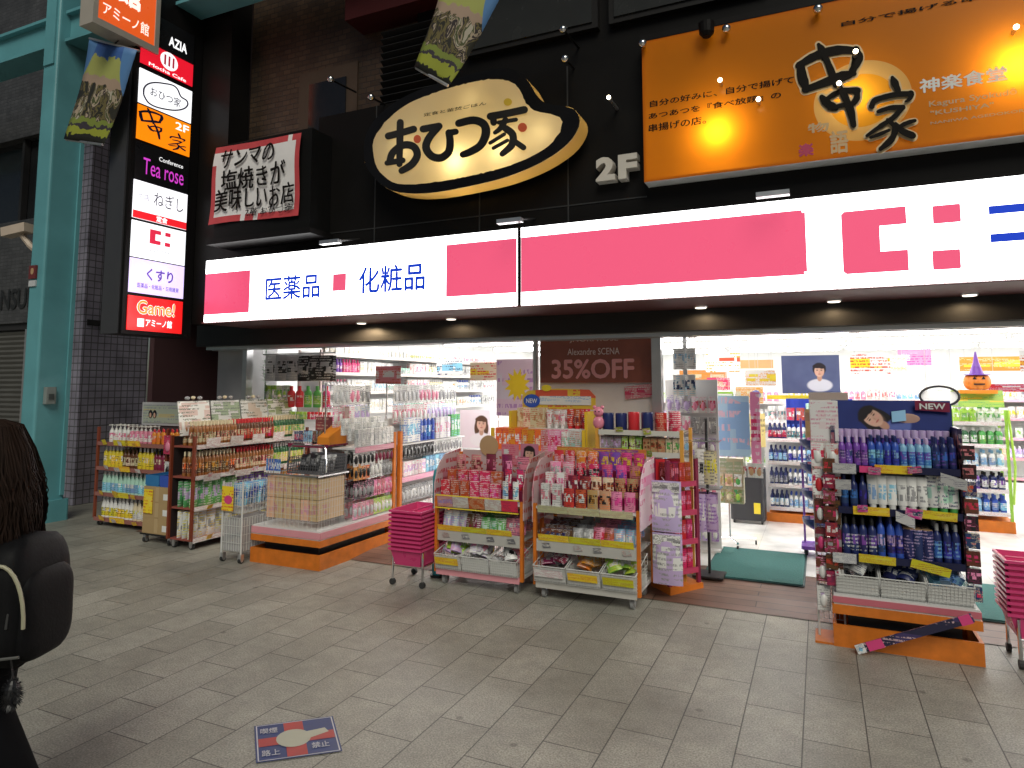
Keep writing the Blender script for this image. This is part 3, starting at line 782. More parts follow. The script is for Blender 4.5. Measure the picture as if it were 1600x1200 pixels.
# pale plate behind the characters
pf = lambda x, y: on_y(980 + x / 2.58, y / 2.58, BY)
kushi = [[(772, 182, 16), (785, 205, 34), (795, 235, 30)], [(700, 262, 30), (705, 310, 42), (722, 360, 34)], [(690, 268, 26), (760, 228, 36), (850, 205, 36), (925, 208, 30)],
         [(922, 205, 34), (928, 240, 40), (905, 295, 26)], [(716, 365, 26), (800, 335, 34), (870, 310, 40), (915, 300, 20)], [(795, 225, 24), (822, 290, 30), (840, 345, 26)],
         [(785, 395, 22), (812, 425, 38), (840, 438, 26)], [(800, 405, 18), (860, 372, 22), (930, 368, 24)], [(926, 370, 24), (925, 400, 28), (905, 425, 18)], [(815, 440, 18), (870, 428, 20), (912, 420, 18)],
         [(850, 345, 22), (880, 400, 30), (900, 450, 34), (912, 508, 24)]]
ie = [[(1068, 318, 16), (1078, 340, 32), (1092, 372, 22)], [(985, 432, 26), (1000, 408, 22), (1070, 388, 22), (1140, 382, 24)], [(1142, 382, 26), (1138, 402, 18), (1120, 415, 8)],
      [(1010, 455, 14), (1060, 440, 20), (1110, 438, 22)], [(1108, 440, 18), (1070, 480, 20), (1010, 520, 18), (965, 552, 12)], [(1048, 488, 14), (1078, 520, 24), (1065, 565, 28), (1020, 605, 18)],
      [(1080, 505, 16), (1110, 535, 28), (1150, 552, 26)], [(1095, 515, 12), (1130, 500, 18), (1158, 492, 14)], [(980, 560, 12), (1020, 545, 16), (1055, 530, 12)]]
halo = B(); brush(halo, [[(x, y, w_ + 16) for x, y, w_ in s_] for s_ in kushi + ie], pf, (0, -.0035, 0)); halo.build('character_outline', pm('cream_ink', (.75, .55, .3), .5), bb, world=True)
kb = B(); brush(kb, kushi + ie, pf, (0, -.009, 0), .25); kb.build('brush_characters', ink, bb, world=True)
fac_text('物', (1263, 209), (1294, 190), BY, palink, bb, bold=.03, gap=.006)
fac_text('語', (1298, 241), (1324, 203), BY, palink, bb, bold=.03, gap=.006)
fac_text('楽', (1249, 245), (1270, 224), BY, pm('stamp_red', (.5, .05, .12), .5), bb, bold=.06, gap=.006)
# added glowing beads imitate lamp reflections; silver globes on the billboard top edge
glintm = glow('warm_glint', (1, .85, .55), 9)
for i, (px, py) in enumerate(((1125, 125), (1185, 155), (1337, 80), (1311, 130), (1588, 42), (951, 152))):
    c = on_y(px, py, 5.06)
    t = thing('reflection_glint', 'tiny warm added lamp reflection bulb on the ' + ('black wall beside the rice bowl sign' if i == 5 else 'orange billboard face'), 'glint', (c.x, 5.155 if i < 5 else 5.31, c.z), 0, 'warm reflection glints on the orange billboard' if i < 5 else None)
    B().ball(c, .017).build('glint', glintm, t, world=True, smooth=True)
    B().tube((c.x, 5.075, c.z), (c.x, 5.152 if i < 5 else 5.315, c.z), .012).build('glint_stem', alu, t, world=True)
silver = pm('silver_globe', (.75, .75, .76), .18, 1.0, vary=.05)
for px, py in ((1004, 68), (1135, 45), (1278, 14), (880, 46), (883, 92), (580, 152), (517, 124)):
    c = on_y(px, py, 5.1)
    t = thing('globe_lamp', 'small unlit silver globe on a short arm over the black wall', 'globe lamp', (c.x, 5.3, c.z), 0, 'silver globes along the sign tops')
    B().ball(c, .034).build('globe', silver, t, world=True, smooth=True)
    B().tube((c.x, 5.12, c.z), (c.x, 5.5, c.z + .03), .01).build('arm', caseblk, t, world=True)
c = on_y(1104, 46, 5.08)
t = thing('spotlight', 'round black spotlight head at the top of the orange billboard', 'spotlight', (c.x, 5.3, c.z))
B().lathe(0, 0, [(.03, -.06), (.055, -.03), (.06, .05), (.05, .055)], n=14).build('head', caseblk, t).location = (0, -.22, 0)
B().tube((0, -.2, .03), (0, .02, .06), .01).build('arm', caseblk, t)

# ---------------------------------------------------------------- rice bowl sign
OY = 5.02
of = lambda x, y: on_y(500 + x / 3.077, y / 3.077, OY)
oh = thing('bean_shaped_sign', 'cream lit bean shaped restaurant sign with thick black border and gilt rim', 'sign', (-2.9, 5.3, 3.3))
outer = [(212, 720), (222, 650), (270, 570), (350, 500), (450, 445), (560, 405), (680, 372), (780, 345), (880, 330), (955, 350), (1005, 395), (1040, 455), (1085, 497), (1150, 508), (1215, 520), (1250, 570), (1238, 630), (1180, 705), (1060, 785), (910, 848), (750, 890), (560, 925), (420, 930), (320, 905), (250, 840), (215, 780)]
face = [(252, 715), (268, 650), (330, 570), (420, 500), (540, 450), (650, 415), (780, 385), (870, 382), (930, 400), (965, 440), (990, 495), (1040, 535), (1110, 548), (1150, 562), (1166, 592), (1150, 640), (1110, 690), (1040, 740), (900, 800), (700, 850), (520, 880), (380, 885), (310, 850), (268, 795)]
def closed(p, k=3):
    q = p[-2:] + p + p[:3]
    s_ = smooth_line(q, k)
    return s_[2 * k:len(s_) - 3 * k + 0][:len(p) * k]
gold = translucent('gilt_rim', (.85, .58, .20), .45, .25)
op = [of(*p) for p in closed(outer)]
rim = B(); n = len(op)
rim.add(op + [p + Vector((0, .2, 0)) for p in op], [(i, n + i, n + (i + 1) % n, (i + 1) % n) for i in range(n)])
rim.build('rim', gold, oh, world=True, smooth=True)
fp = [of(*p) for p in closed(face)]
# border: ring between outer and face at the front
rg = B(); m_ = len(fp)
ctr = sum(fp, Vector()) / m_
def nearest(ring, ang):
    best = None
    for i in range(len(ring)):
        a, b_ = ring[i] - ctr, ring[(i + 1) % len(ring)] - ctr
        d = Vector((math.cos(ang), 0, math.sin(ang)))
        den = (b_.x - a.x) * d.z - (b_.z - a.z) * d.x
        if abs(den) < 1e-9: continue
        s_ = (a.z * d.x - a.x * d.z) / den
        if 0 <= s_ <= 1:
            q = a + (b_ - a) * s_
            if q.dot(d) > 0 and (best is None or q.length > best.length): best = q
    return ctr + best if best is not None else None
NN = 120
ro, ri = [], []
for k in range(NN):
    a = 2 * math.pi * k / NN
    po, pi_ = nearest(op, a), nearest(fp, a)
    if po is None or pi_ is None: continue
    ro.append(po); ri.append(pi_ + (po - pi_) * .02 * noise.noise((k * .9, 0, 0)) * 5)
kk = len(ro)
rg.add([p + Vector((0, -.006, 0)) for p in ro] + ri, [(i, (i + 1) % kk, kk + (i + 1) % kk, kk + i) for i in range(kk)])
rg.build('border', pm('border_black', (.006, .0055, .006), .35, spec=.25), oh, world=True)
fc = B(); fc.add([ctr] + ri, [(0, 1 + i, 1 + (i + 1) % kk) for i in range(kk)]); fc.build('face', translucent('cream_film', (.92, .80, .55), .6), oh, world=True)
bk = B(); bk.add([ctr + Vector((0, .2, 0))] + [p + Vector((0, .2, 0)) for p in ro], [(0, 1 + i, 1 + (i + 1) % kk) for i in range(kk)]); bk.build('back', pm('sign_inside', (.7, .65, .5), .5), oh, world=True)
for px, py, e in ((650, 770, 3.9), (400, 720, .9), (870, 720, 2.2), (720, 480, .45), (1060, 640, .8)):
    q = of(px, py); plight(oh, q.x, OY + .12, q.z, e * .62, (1, .84, .5), .04)
oink = pm('sign_ink', (.02, .018, .016), .45)
oshape = [[(330, 655, 34), (390, 640, 34), (452, 622, 34)], [(388, 590, 34), (386, 680, 34), (384, 790, 30)], [(338, 775, 34), (352, 735, 34), (400, 700, 36), (450, 705, 36), (470, 745, 36), (445, 790, 36), (395, 822, 32)], [(325, 785, 26), (400, 772, 28)],
          [(498, 622, 34), (575, 608, 34)], [(572, 612, 34), (530, 660, 36), (512, 710, 38), (540, 752, 38), (585, 760, 38), (622, 730, 38), (628, 680, 36), (622, 640, 34)], [(625, 640, 30), (655, 635, 30)],
          [(670, 595, 36), (740, 580, 38), (790, 600, 40), (800, 645, 42), (775, 700, 38), (725, 732, 36), (690, 745, 32)],
          [(822, 562, 36), (900, 548, 36), (985, 530, 36)], [(835, 560, 32), (838, 592, 32)], [(862, 592, 20), (945, 578, 20)], [(895, 580, 30), (870, 620, 26), (845, 640, 20)], [(895, 620, 34), (930, 650, 36), (925, 700, 36), (880, 742, 28)],
          [(822, 690, 18), (890, 648, 18)], [(838, 715, 18), (905, 678, 18)], [(935, 680, 28), (982, 712, 28)]]
ob = B(); brush(ob, oshape, of, (0, -.006, 0)); ob.build('characters', oink, oh, world=True)
ods = B(); blob(ods, of, 470, 670, 18, 20, (0, -.008, 0)); blob(ods, of, 975, 614, 22, 22, (0, -.008, 0)); ods.build('red_dots', pm('dot_red', (.7, .12, .05), .4), oh, world=True)
ods = B(); blob(ods, of, 905, 492, 20, 18, (0, -.008, 0)); ods.build('yellow_dot', pm('dot_yellow', (.75, .50, .05), .4), oh, world=True)
a, b_ = of(500, 560), of(800, 488)
fac_text('定食と釜焚ごはん', (500 + 500 / 3.077, 562 / 3.077), (500 + 800 / 3.077, 488 / 3.077), OY, oink, oh, bold=.01)

t = thing('floor_number', 'pale raised 2F letters beside the orange billboard', 'sign letters', (-1.4, 5.32, 3.25))
for ch, ll, ur in (('2', (931, 284), (960, 243)), ('F', (966, 280), (995, 238))):
    a, b_ = on_y(*ll, 5.22), on_y(*ur, 5.22)
    vs, fs = text_verts(ch, .05)
    x0 = min(p[0] for p in vs); x1 = max(p[0] for p in vs); y0 = min(p[1] for p in vs); y1 = max(p[1] for p in vs)
    pts = [(a.x + (x - x0) / (x1 - x0) * (b_.x - a.x), 5.22, a.z + (y - y0) / (y1 - y0) * (b_.z - a.z)) for x, y in vs]
    mb = B(); mb.add(pts, fs)
    me = mb.mesh('digit' if ch == '2' else 'letter', [pm('letter_cream', (.62, .58, .52), .4)])
    bm = bmesh.new(); bm.from_mesh(me)
    r = bmesh.ops.extrude_face_region(bm, geom=bm.faces[:])
    bmesh.ops.translate(bm, verts=[e for e in r['geom'] if isinstance(e, bmesh.types.BMVert)], vec=(0, .1, 0))
    bmesh.ops.recalc_face_normals(bm, faces=bm.faces)
    me.transform(Matrix()); bm.to_mesh(me); bm.free(); me.transform(Matrix.Translation(-t.location))
    o = bpy.data.objects.new(me.name, me); COL.objects.link(o); o.parent = t

# ---------------------------------------------------------------- handwritten cloth banner on a black box
t = thing('sign_box', 'black box mounted on the wall behind the handwritten white banner', 'box', (-5.1, 5.3, 3.2))
B().box(-5.72, 5.02, 3.12, -4.44, 5.315, 4.12).build('case', pm('box_black', (.008, .008, .008), .5, spec=.1), t, world=True)
B().box(-5.78, 4.98, 3.06, -4.40, 5.315, 3.115).build('ledge', caseblk, t, world=True)
hb = thing('handwritten_banner', 'white cloth banner with red edge and handwritten black Japanese lines', 'banner', (-5.1, 5.0, 3.2))
def sheet_pt(u, v, off=0):
    tl, tr, bl, br_ = (on_y(338, 231, 4.99), on_y(472, 208, 4.99), on_y(326, 352, 4.99), on_y(466, 334, 4.99))
    p = tl.lerp(tr, u).lerp(bl.lerp(br_, u), v)
    p.y += -.02 * math.sin(u * 7 + v * 2) * .6 - .015 * math.sin(v * 6) + off
    p.z += .012 * math.sin(u * 6) * (1 if v > .5 else -.6) - (.05 * (u - .75) if (u > .75 and v > .9) else 0)
    return p
mb = B(); nu = 20; nv = 12
vs = [sheet_pt(i / nu, j / nv) for j in range(nv + 1) for i in range(nu + 1)]
for j in range(nv):
    for i in range(nu):
        q = [j * (nu + 1) + i, j * (nu + 1) + i + 1, (j + 1) * (nu + 1) + i + 1, (j + 1) * (nu + 1) + i]
        edge = i == 0 or j == 0 or i == nu - 1 or (j == nv - 1)
        mb.add([vs[k] for k in q], [(0, 1, 2, 3)], 1 if edge and random.random() < .85 else 0)
mb.build('cloth', [pm('banner_white', (.80, .78, .78), .7, vary=.1), pm('banner_red', (.55, .06, .07), .7, vary=.3)], hb, world=True, smooth=True)
def sheet_letters(body, u0, v0, u1, v1, bold=.02):
    vs, fs = text_verts(body, 0)
    x0 = min(p[0] for p in vs); x1 = max(p[0] for p in vs); y0 = min(p[1] for p in vs); y1 = max(p[1] for p in vs)
    mb = B()
    for k, (bx, by) in enumerate(((0, 0), (bold, 0), (-bold, 0), (0, bold))):
        mb.add([sheet_pt(u0 + (x + bx - x0) / (x1 - x0) * (u1 - u0) + .02 * noise.noise((x * 2, y * 2, 1)), v1 + (y + by - y0) / (y1 - y0) * (v0 - v1) + .03 * noise.noise((x, y * 2, 5)), -.022 - .0005 * k) for x, y in vs], fs)
    mb.build('handwriting', ink, hb, world=True)
sheet_letters('サンマの', .12, .07, .72, .30)
sheet_letters('塩焼きが', .14, .33, .86, .60)
sheet_letters('美味しいお店', .07, .58, .96, .86)
sheet_letters('2階 おひつ家', .42, .85, .96, .95, .01)

# ---------------------------------------------------------------- projecting stack of lit panels
PX = -6.33
ps = thing('projecting_sign', 'tall black projecting sign stacked with lit tenant panels', 'sign', (-6.42, 5.3, 2.1))
B().box(PX - .34, 4.49, 2.12, PX - .012, 5.31, 6.4).build('case', caseblk, ps, world=True)
B().box(PX - .30, 4.47, 2.12, PX - .05, 4.489, 6.4).build('end_face', pm('end_grey', (.05, .05, .055), .35), ps, world=True)
B().box(PX - .25, 5.29, 2.3, PX - .1, 5.5, 2.5).box(PX - .25, 5.29, 4.3, PX - .1, 5.5, 4.5).build('bracket', dkgrey, ps, world=True)
y0p, y1p = on_x(222, 100, PX).y - .02, on_x(300, 150, PX).y
def zrow(px, py): return on_x(px, py, PX).z
rows = [(516, 462, 'red'), (457, 403, 'lav'), (401, 344, 'wht'), (340, 280, 'neg'), (278, 219, 'blk'), (215, 160, 'org'), (157, 102, 'wh2'), (98, 60, 'rd2'), (56, 5, 'blk2')]
panel_mats = dict(red=glow('panel_red', lin((235, 30, 30)), 1.0), lav=glow('panel_lavender', lin((222, 205, 255)), 1.15), wht=glow('panel_white', (.95, .97, 1), 1.2),
                  neg=glow('panel_white2', (.97, .95, 1), 1.25), org=glow('panel_orange', lin((255, 135, 10)), 1.05), wh2=glow('panel_white3', (.97, .97, 1), 1.25), rd2=glow('panel_red2', lin((225, 25, 45)), .95),
                  blk=pm('panel_black', (.01, .01, .012), .3), blk2=pm('panel_black', (.01, .01, .012), .3))
PV = {}
def pside(name, yb, yt, k):
    z0 = zrow(212 if k != 'rd2' else 222, yb); z1 = zrow(212 if k != 'rd2' else 222, yt)
    o = B().box(PX - .010, y0p, z0, PX, y1p, z1).build('panel', panel_mats[k], ps, world=True)
    PV[k] = (o, z0, z1)
def ptext(k, body, u0, v0, u1, v1, mat, bold=.02, **kw):
    o, z0, z1 = PV[k]
    W_, H_ = y1p - y0p, z1 - z0
    return letters(body, (PX, y0p + u0 * W_, z0 + v0 * H_), YU, ZU, (u1 - u0) * W_, (v1 - v0) * H_, mat, o, bold=bold, gap=.003, **kw)
def pfn(k):
    o, z0, z1 = PV[k]
    return lambda u, v: (PX, y0p + u * (y1p - y0p), z0 + v * (z1 - z0))
z_edges = []
for yb, yt, k in rows: pside('panel', yb, yt, k)
gw = glow('ink_white_lit', (1, 1, 1), 1.1); gpur = glow('ink_purple_lit', lin((225, 70, 215)), .8); dkb = pm('ink_navy', (.02, .02, .07), .4); gor = glow('ink_orange_lit', lin((255, 150, 40)), 1.0)
dpur = pm('ink_violet', (.10, .03, .45), .4, emit=(.10, .03, .5), es=.35)
ptext('red', 'Game!', .16, .50, .84, .88, gw, .05); o_ = ptext('red', 'Game!', .16, .50, .84, .88, gor, .015)
o_.location.x += .003
ptext('red', 'アミーノ館', .32, .14, .80, .36, gw, .03)
mb = B(); mb.box(PX, y0p + .17 * .66, PV['red'][1] + .12 * .33, PX + .004, y0p + .28 * .66, PV['red'][1] + .38 * .33); mb.build('emblem', gw, PV['red'][0], world=True)
ptext('lav', 'くすり', .30, .42, .78, .76, dpur, .03); ptext('lav', '医薬品・化粧品・日用雑貨', .14, .16, .90, .30, dpur, .01)
f = pfn('wht'); lpk = glow('logo_pink', lin((225, 45, 75)), .8)
B().prism([f(*q) for q in ((.32, .45), (.52, .45), (.52, .56), (.42, .56), (.42, .74), (.52, .74), (.52, .85), (.32, .85))], (.003, 0, 0)).build('pink_bracket', lpk, PV['wht'][0], world=True)
for u0, v0, u1, v1 in ((.60, .45, .70, .56), (.60, .74, .70, .85)):
    a, b_ = f(u0, v0), f(u1, v1); B().box(PX, a[1], a[2], PX + .003, b_[1], b_[2]).build('pink_square', lpk, PV['wht'][0], world=True)
ptext('wht', 'ココクファイン', .30, .22, .78, .31, pm('ink_grey', (.25, .25, .3), .5), .01)
ptext('neg', 'ねぎし', .36, .45, .92, .83, dkb, .0); ptext('neg', 'の店', .08, .52, .28, .68, pm('ink_pale', (.4, .4, .55), .5), 0)
mb = B(); a, b_ = pfn('neg')(0, 0), pfn('neg')(1, .2); mb.box(PX, a[1] + .002, a[2] + .002, PX + .003, b_[1] - .002, b_[2]); mb.build('red_band', glow('band_red', lin((235, 35, 45)), .95), PV['neg'][0], world=True)
ptext('neg', '定食', .42, .03, .62, .18, gw, .05).location.x += .002
ptext('blk', 'Tea rose', .14, .18, .90, .62, gpur, .0); ptext('blk', 'Conference', .42, .66, .88, .78, gw, .0)
fk = lambda x, y: pfn('org')((x - 690) / 480 * .95 + .04, 1 - (y - 180) / 440 * .98)
mb = B(); brush(mb, [[(x * .86 + 90, y * 1.05, w_ * .8) for x, y, w_ in s_] for s_ in kushi] + [[(x * .9 + 90, y * .85 + 95, w_ * .8) for x, y, w_ in s_] for s_ in ie], lambda x, y: Vector(fk(x, y)), (.0015, 0, 0)); mb.build('brush_characters', dkb, PV['org'][0], world=True)
ptext('org', '2F', .70, .70, .96, .92, gw, .02)
fo = lambda x, y: pfn('wh2')(.08 + (x - 212) / 1040 * .84, .06 + (930 - y) / 600 * .86)
ol = closed(outer, 3)
mb = B(); mb.path([fo(*p) for p in ol] + [fo(*ol[0])], .010, n=5); mb.build('bean_outline', dkb, PV['wh2'][0], world=True)
ptext('wh2', 'おひつ家', .20, .33, .78, .60, dkb, .01)
mb = B(); blob(mb, pfn('rd2'), .52, .60, .17, .38, (.002, 0, 0)); mb.build('white_disc', gw, PV['rd2'][0], world=True)
mb = B()
for u in (.44, .52, .60):
    a, b_ = pfn('rd2')(u - .018, .38), pfn('rd2')(u + .018, .82); mb.box(PX + .003, a[1], a[2], PX + .005, b_[1], b_[2])
mb.build('emblem_bars', glow('bar_red', lin((170, 40, 60)), .8), PV['rd2'][0], world=True)
ptext('rd2', 'Mocha Cafe', .15, .04, .86, .18, gw, .02)
ptext('blk2', 'AZIA', .5, .25, .85, .55, gw, .03)

# orange lit hanging sign under the beam
OX = -6.3
og = thing('hanging_lightbox', 'small orange lit box sign with cream frame hanging under turquoise beam', 'sign', (-6.4, 4.4, 6.1))
ya, yb_ = 4.0, 4.72; za, zb = 5.12, 6.1
fr = B()
fr.box(OX - .2, ya, za, OX, ya + .05, zb).box(OX - .2, yb_ - .05, za, OX, yb_, zb).box(OX - .2, ya + .05, za, OX, yb_ - .05, za + .07).box(OX - .2, ya + .05, zb - .05, OX, yb_ - .05, zb)
fr.build('frame', pm('frame_cream', (.42, .38, .33), .4), og, world=True)
B().box(OX - .19, ya + .05, za + .07, OX - .012, yb_ - .05, zb - .05).build('face', glow('hang_orange', lin((215, 85, 30)), .95), og, world=True)
letters('アミーノ館', (OX - .012, ya + .10, za + .14), YU, ZU, .5, .13, glow('hang_white', (1, .9, .8), 1.0), og)
letters('館', (OX - .012, ya + .24, za + .36), YU, ZU, .25, .25, glow('hang_white', (1, .9, .8), 1.0), og, bold=.05)
for yy in (4.1, 4.6): B().tube((OX - .1, yy, zb), (OX - .1, yy, 6.3), .015).tube((OX - .1, yy, 6.3), (OX - .1, 5.0, 6.3 - .2), .015).build('hanger', dkgrey, og, world=True)

# printed street banners, tilted on their poles
def banner_mat(name, seed):
    m, nt, b = newmat(name)
    N, L = nt.nodes, nt.links
    tc = N.new('ShaderNodeTexCoord')
    uvs = N.new('ShaderNodeUVMap')
    sp = N.new('ShaderNodeSeparateXYZ'); L.new(uvs.outputs[0], sp.inputs[0])
    ad = N.new('ShaderNodeVectorMath'); ad.operation = 'ADD'; ad.inputs[1].default_value = (seed, seed, 0)
    L.new(uvs.outputs[0], ad.inputs[0])
    ns = N.new('ShaderNodeTexNoise'); ns.inputs['Scale'].default_value = 5; ns.inputs['Detail'].default_value = 4; ns.inputs['Distortion'].default_value = 1.2
    L.new(ad.outputs[0], ns.inputs['Vector'])
    cr = N.new('ShaderNodeValToRGB')
    e = cr.color_ramp; e.interpolation = 'CONSTANT'
    cols = [(0, (.03, .028, .02)), (.44, (.16, .13, .05)), (.50, (.04, .03, .03)), (.55, (.45, .36, .26)), (.60, (.09, .10, .04)), (.66, (.5, .45, .36))]
    e.elements[0].color = cols[0][1] + (1,); e.elements[1].position = .44; e.elements[1].color = cols[1][1] + (1,)
    for p, c in cols[2:]:
        q = e.elements.new(p); q.color = c + (1,)
    L.new(ns.outputs[0], cr.inputs[0])
    # vertical layout: plain dark foot, lime band, camouflage middle, pale figure colours, blue top
    jit = N.new('ShaderNodeMath'); jit.operation = 'MULTIPLY_ADD'; jit.inputs[1].default_value = .16
    L.new(ns.outputs[0], jit.inputs[0]); L.new(sp.outputs[1], jit.inputs[2])
    r2 = N.new('ShaderNodeValToRGB'); r2.color_ramp.interpolation = 'CONSTANT'
    f = r2.color_ramp
    f.elements[0].color = (.02, .02, .015, 1); f.elements[1].position = .14; f.elements[1].color = (.33, .36, .04, 1)
    for p, c in ((.23, (.05, .04, .05)), (.26, (.22, .27, .05)), (.32, (0, 0, 0)), (.66, (.42, .30, .22)), (.74, (.40, .42, .12)), (.93, (.05, .13, .38))):
        q = f.elements.new(p); q.color = c + (1,)
    L.new(jit.outputs[0], r2.inputs[0])
    inm = N.new('ShaderNodeMath'); inm.operation = 'COMPARE'; inm.inputs[1].default_value = .49; inm.inputs[2].default_value = .17
    L.new(jit.outputs[0], inm.inputs[0])
    mx = N.new('ShaderNodeMix'); mx.data_type = 'RGBA'
    L.new(inm.outputs[0], mx.inputs[0]); L.new(r2.outputs[0], mx.inputs[6]); L.new(cr.outputs[0], mx.inputs[7])
    sd_ = N.new('ShaderNodeMath'); sd_.operation = 'ABSOLUTE'
    ct = N.new('ShaderNodeMath'); ct.operation = 'SUBTRACT'; ct.inputs[1].default_value = .45
    L.new(sp.outputs[0], ct.inputs[0]); L.new(ct.outputs[0], sd_.inputs[0])
    up = N.new('ShaderNodeMath'); up.operation = 'MULTIPLY'; L.new(sd_.outputs[0], up.inputs[0]); L.new(sp.outputs[1], up.inputs[1])
    gt_ = N.new('ShaderNodeMath'); gt_.operation = 'GREATER_THAN'; gt_.inputs[1].default_value = .29; L.new(up.outputs[0], gt_.inputs[0])
    m3 = N.new('ShaderNodeMix'); m3.data_type = 'RGBA'; m3.inputs[7].default_value = (.10, .24, .50, 1)
    L.new(gt_.outputs[0], m3.inputs[0]); L.new(mx.outputs[2], m3.inputs[6])
    L.new(m3.outputs[2], b.inputs['Base Color']); b.inputs['Roughness'].default_value = .55
    return m
def flag(label, tl, tr, br_, bl, seed):
    t = thing('street_banner', label, 'banner', (tl + tr) / 2, 0, 'printed banners hung above the street')
    nu, nv = 8, 16
    mb = B()
    for j in range(nv + 1):
        for i in range(nu + 1):
            u, v = i / nu, j / nv
            p = tl.lerp(tr, u).lerp(bl.lerp(br_, u), v)
            p.y += .025 * math.sin(u * 5 + v * 4)
            mb.v.append(tuple(p))
    for j in range(nv):
        for i in range(nu):
            mb.f.append((j * (nu + 1) + i, j * (nu + 1) + i + 1, (j + 1) * (nu + 1) + i + 1, (j + 1) * (nu + 1) + i)); mb.m.append(0)
    o = mb.build('cloth', banner_mat('banner_print_%d' % seed, seed), t, world=True, smooth=True)
    uv = o.data.uv_layers.new(name='UVMap')
    for lp in o.data.loops:
        i, j = lp.vertex_index % (nu + 1), lp.vertex_index // (nu + 1)
        uv.data[lp.index].uv = (i / nu, 1 - j / nv)
    sm = o.modifiers.new('thick', 'SOLIDIFY'); sm.thickness = .004
    B().tube(tl, tr, .012).build('top_rod', alu, t, world=True)
    B().tube(bl, br_, .012).build('bottom_rod', alu, t, world=True)
    B().tube((tl + tr) / 2, ((tl + tr) / 2).x * 1.0 and Vector((((tl + tr) / 2).x, 5.0, 6.1)), .008).build('cord', dkgrey, t, world=True)
flag('tilted banner with blue top and camouflage print by turquoise column', on_y(140, 60, 4.3), on_y(218, 80, 4.3), on_y(160, 226, 4.3), on_y(103, 218, 4.3), 3)
flag('tilted camouflage print banner hanging above the bean shaped sign', on_y(700, -60, 4.3), on_y(800, -30, 4.3), on_y(700, 134, 4.3), on_y(650, 106, 4.3), 11)

# ---------------------------------------------------------------- pillar board, pink tag, mats, floor sticker
bd = thing('sale_board', 'brown wood grain sale board reading 35% OFF on the white pillar', 'sign board', (-2, 6.19, 1.9))
woodb = pm('board_wood', (.30, .10, .07), .35, vary=.3, scale=4)
a, b_ = on_y(845, 598, 6.17), on_y(1018, 520, 6.17)
B().box(a.x, 6.17, a.z, b_.x, 6.195, 2.07).build('board', woodb, bd, world=True)
wl = pm('board_letter', (.85, .76, .74), .4)
fac_text('35%OFF', (863, 591), (990, 561), 6.17, pm('board_pink', (.85, .42, .45), .4), bd, bold=.03)
fac_text('JNORI ROSE', (890, 536), (966, 526), 6.17, wl, bd, bold=.0); fac_text('Alexandre SCENA', (887, 555), (968, 543), 6.17, wl, bd, bold=.0)
t = thing('pink_tag', 'small pink wavy label stuck on the white pillar', 'label', (-1.5, 6.19, 1.6))
B().obox(on_y(998, 612, 6.185), (.13, 0, .015), (0, .006, 0), (-.005, 0, .06)).build('card', K('pink hot white'), t, world=True)
matm = pm('mat_teal', (.035, .135, .125), .9, vary=.35, scale=60, bump=.6)
def mat_(x0, y0, x1, y1, label, z0=.03):
    t = thing('door_mat', label, 'mat', ((x0 + x1) / 2, (y0 + y1) / 2, z0), 0)
    mb = B(); mb.rbox(x0, y0, z0 + .005, x1, y1, z0 + .014, .02); mb.build('pile', matm, t, world=True)
    mb = B(); mb.rbox(x0 - .015, y0 - .015, z0, x1 + .015, y1 + .015, z0 + .0048, .02); mb.build('rubber_edge', pm('rubber_teal', (.02, .06, .06), .6), t, world=True)
mat_(-.93, 5.87, -.18, 6.93, 'teal door mat lying across the open shop entrance', .0345)
mat_(.86, 5.55, 1.6, 6.5, 'teal door mat behind the red baskets at the right edge', .0345)
def stick(px, py): return on_z(px, py, .0)
sk = thing('floor_sticker', 'square blue and red no smoking style sticker on the paving', 'sticker', on_z(465, 1155))
c1_, c2_, c3_, c4_ = stick(397, 1136), stick(520, 1120), stick(535, 1175), stick(400, 1194)
sq = lambda u, v, z: (lambda p: Vector((p.x, p.y, z)))(c4_.lerp(c3_, u).lerp(c1_.lerp(c2_, u), v))
def sheetq(mb, u0, v0, u1, v1, z, m=0): mb.add([sq(u0, v0, z), sq(u1, v0, z), sq(u1, v1, z), sq(u0, v1, z)], [(0, 1, 2, 3)], m)
mb = B(); sheetq(mb, 0, 0, 1, 1, .004); mb.build('sheet', pm('sticker_blue', (.015, .035, .15), .5, vary=.3, scale=20), sk, world=True)
mb = B()
for q in ((.02, .02, .98, .035), (.02, .965, .98, .98), (.02, .035, .035, .965), (.965, .035, .98, .965)): sheetq(mb, *q, .0052)
mb.build('border', pm('sticker_pale', (.5, .5, .55), .5), sk, world=True)
mb = B(); sheetq(mb, .04, .38, .96, .60, .0055); sheetq(mb, .36, .04, .60, .379, .0055); sheetq(mb, .36, .601, .60, .96, .0055); mb.build('red_cross', pm('sticker_red', (.40, .035, .03), .5, vary=.25, scale=20), sk, world=True)
mb = B(); mb.add([sq(.46 + .21 * math.cos(t_ / 24 * 6.283), .5 + .24 * math.sin(t_ / 24 * 6.283), .007) for t_ in range(24)], [tuple(range(24))])
mb.add([sq(.55, .40, .0064), sq(.9, .56, .0064), sq(.86, .68, .0064), sq(.5, .62, .0064)], [(0, 1, 2, 3)]); mb.build('pale_shape', pm('sticker_cream', (.42, .42, .33), .5), sk, world=True)
for tx, u0, v0 in (('喫煙', .07, .72), ('禁止', .66, .16), ('路上', .07, .12)):
    letters(tx, sq(u0, v0, .005), (c3_ - c4_).normalized(), (c1_ - c4_).normalized(), .075, .05, pm('sticker_pale', (.5, .5, .55), .5), sk, gap=.001)

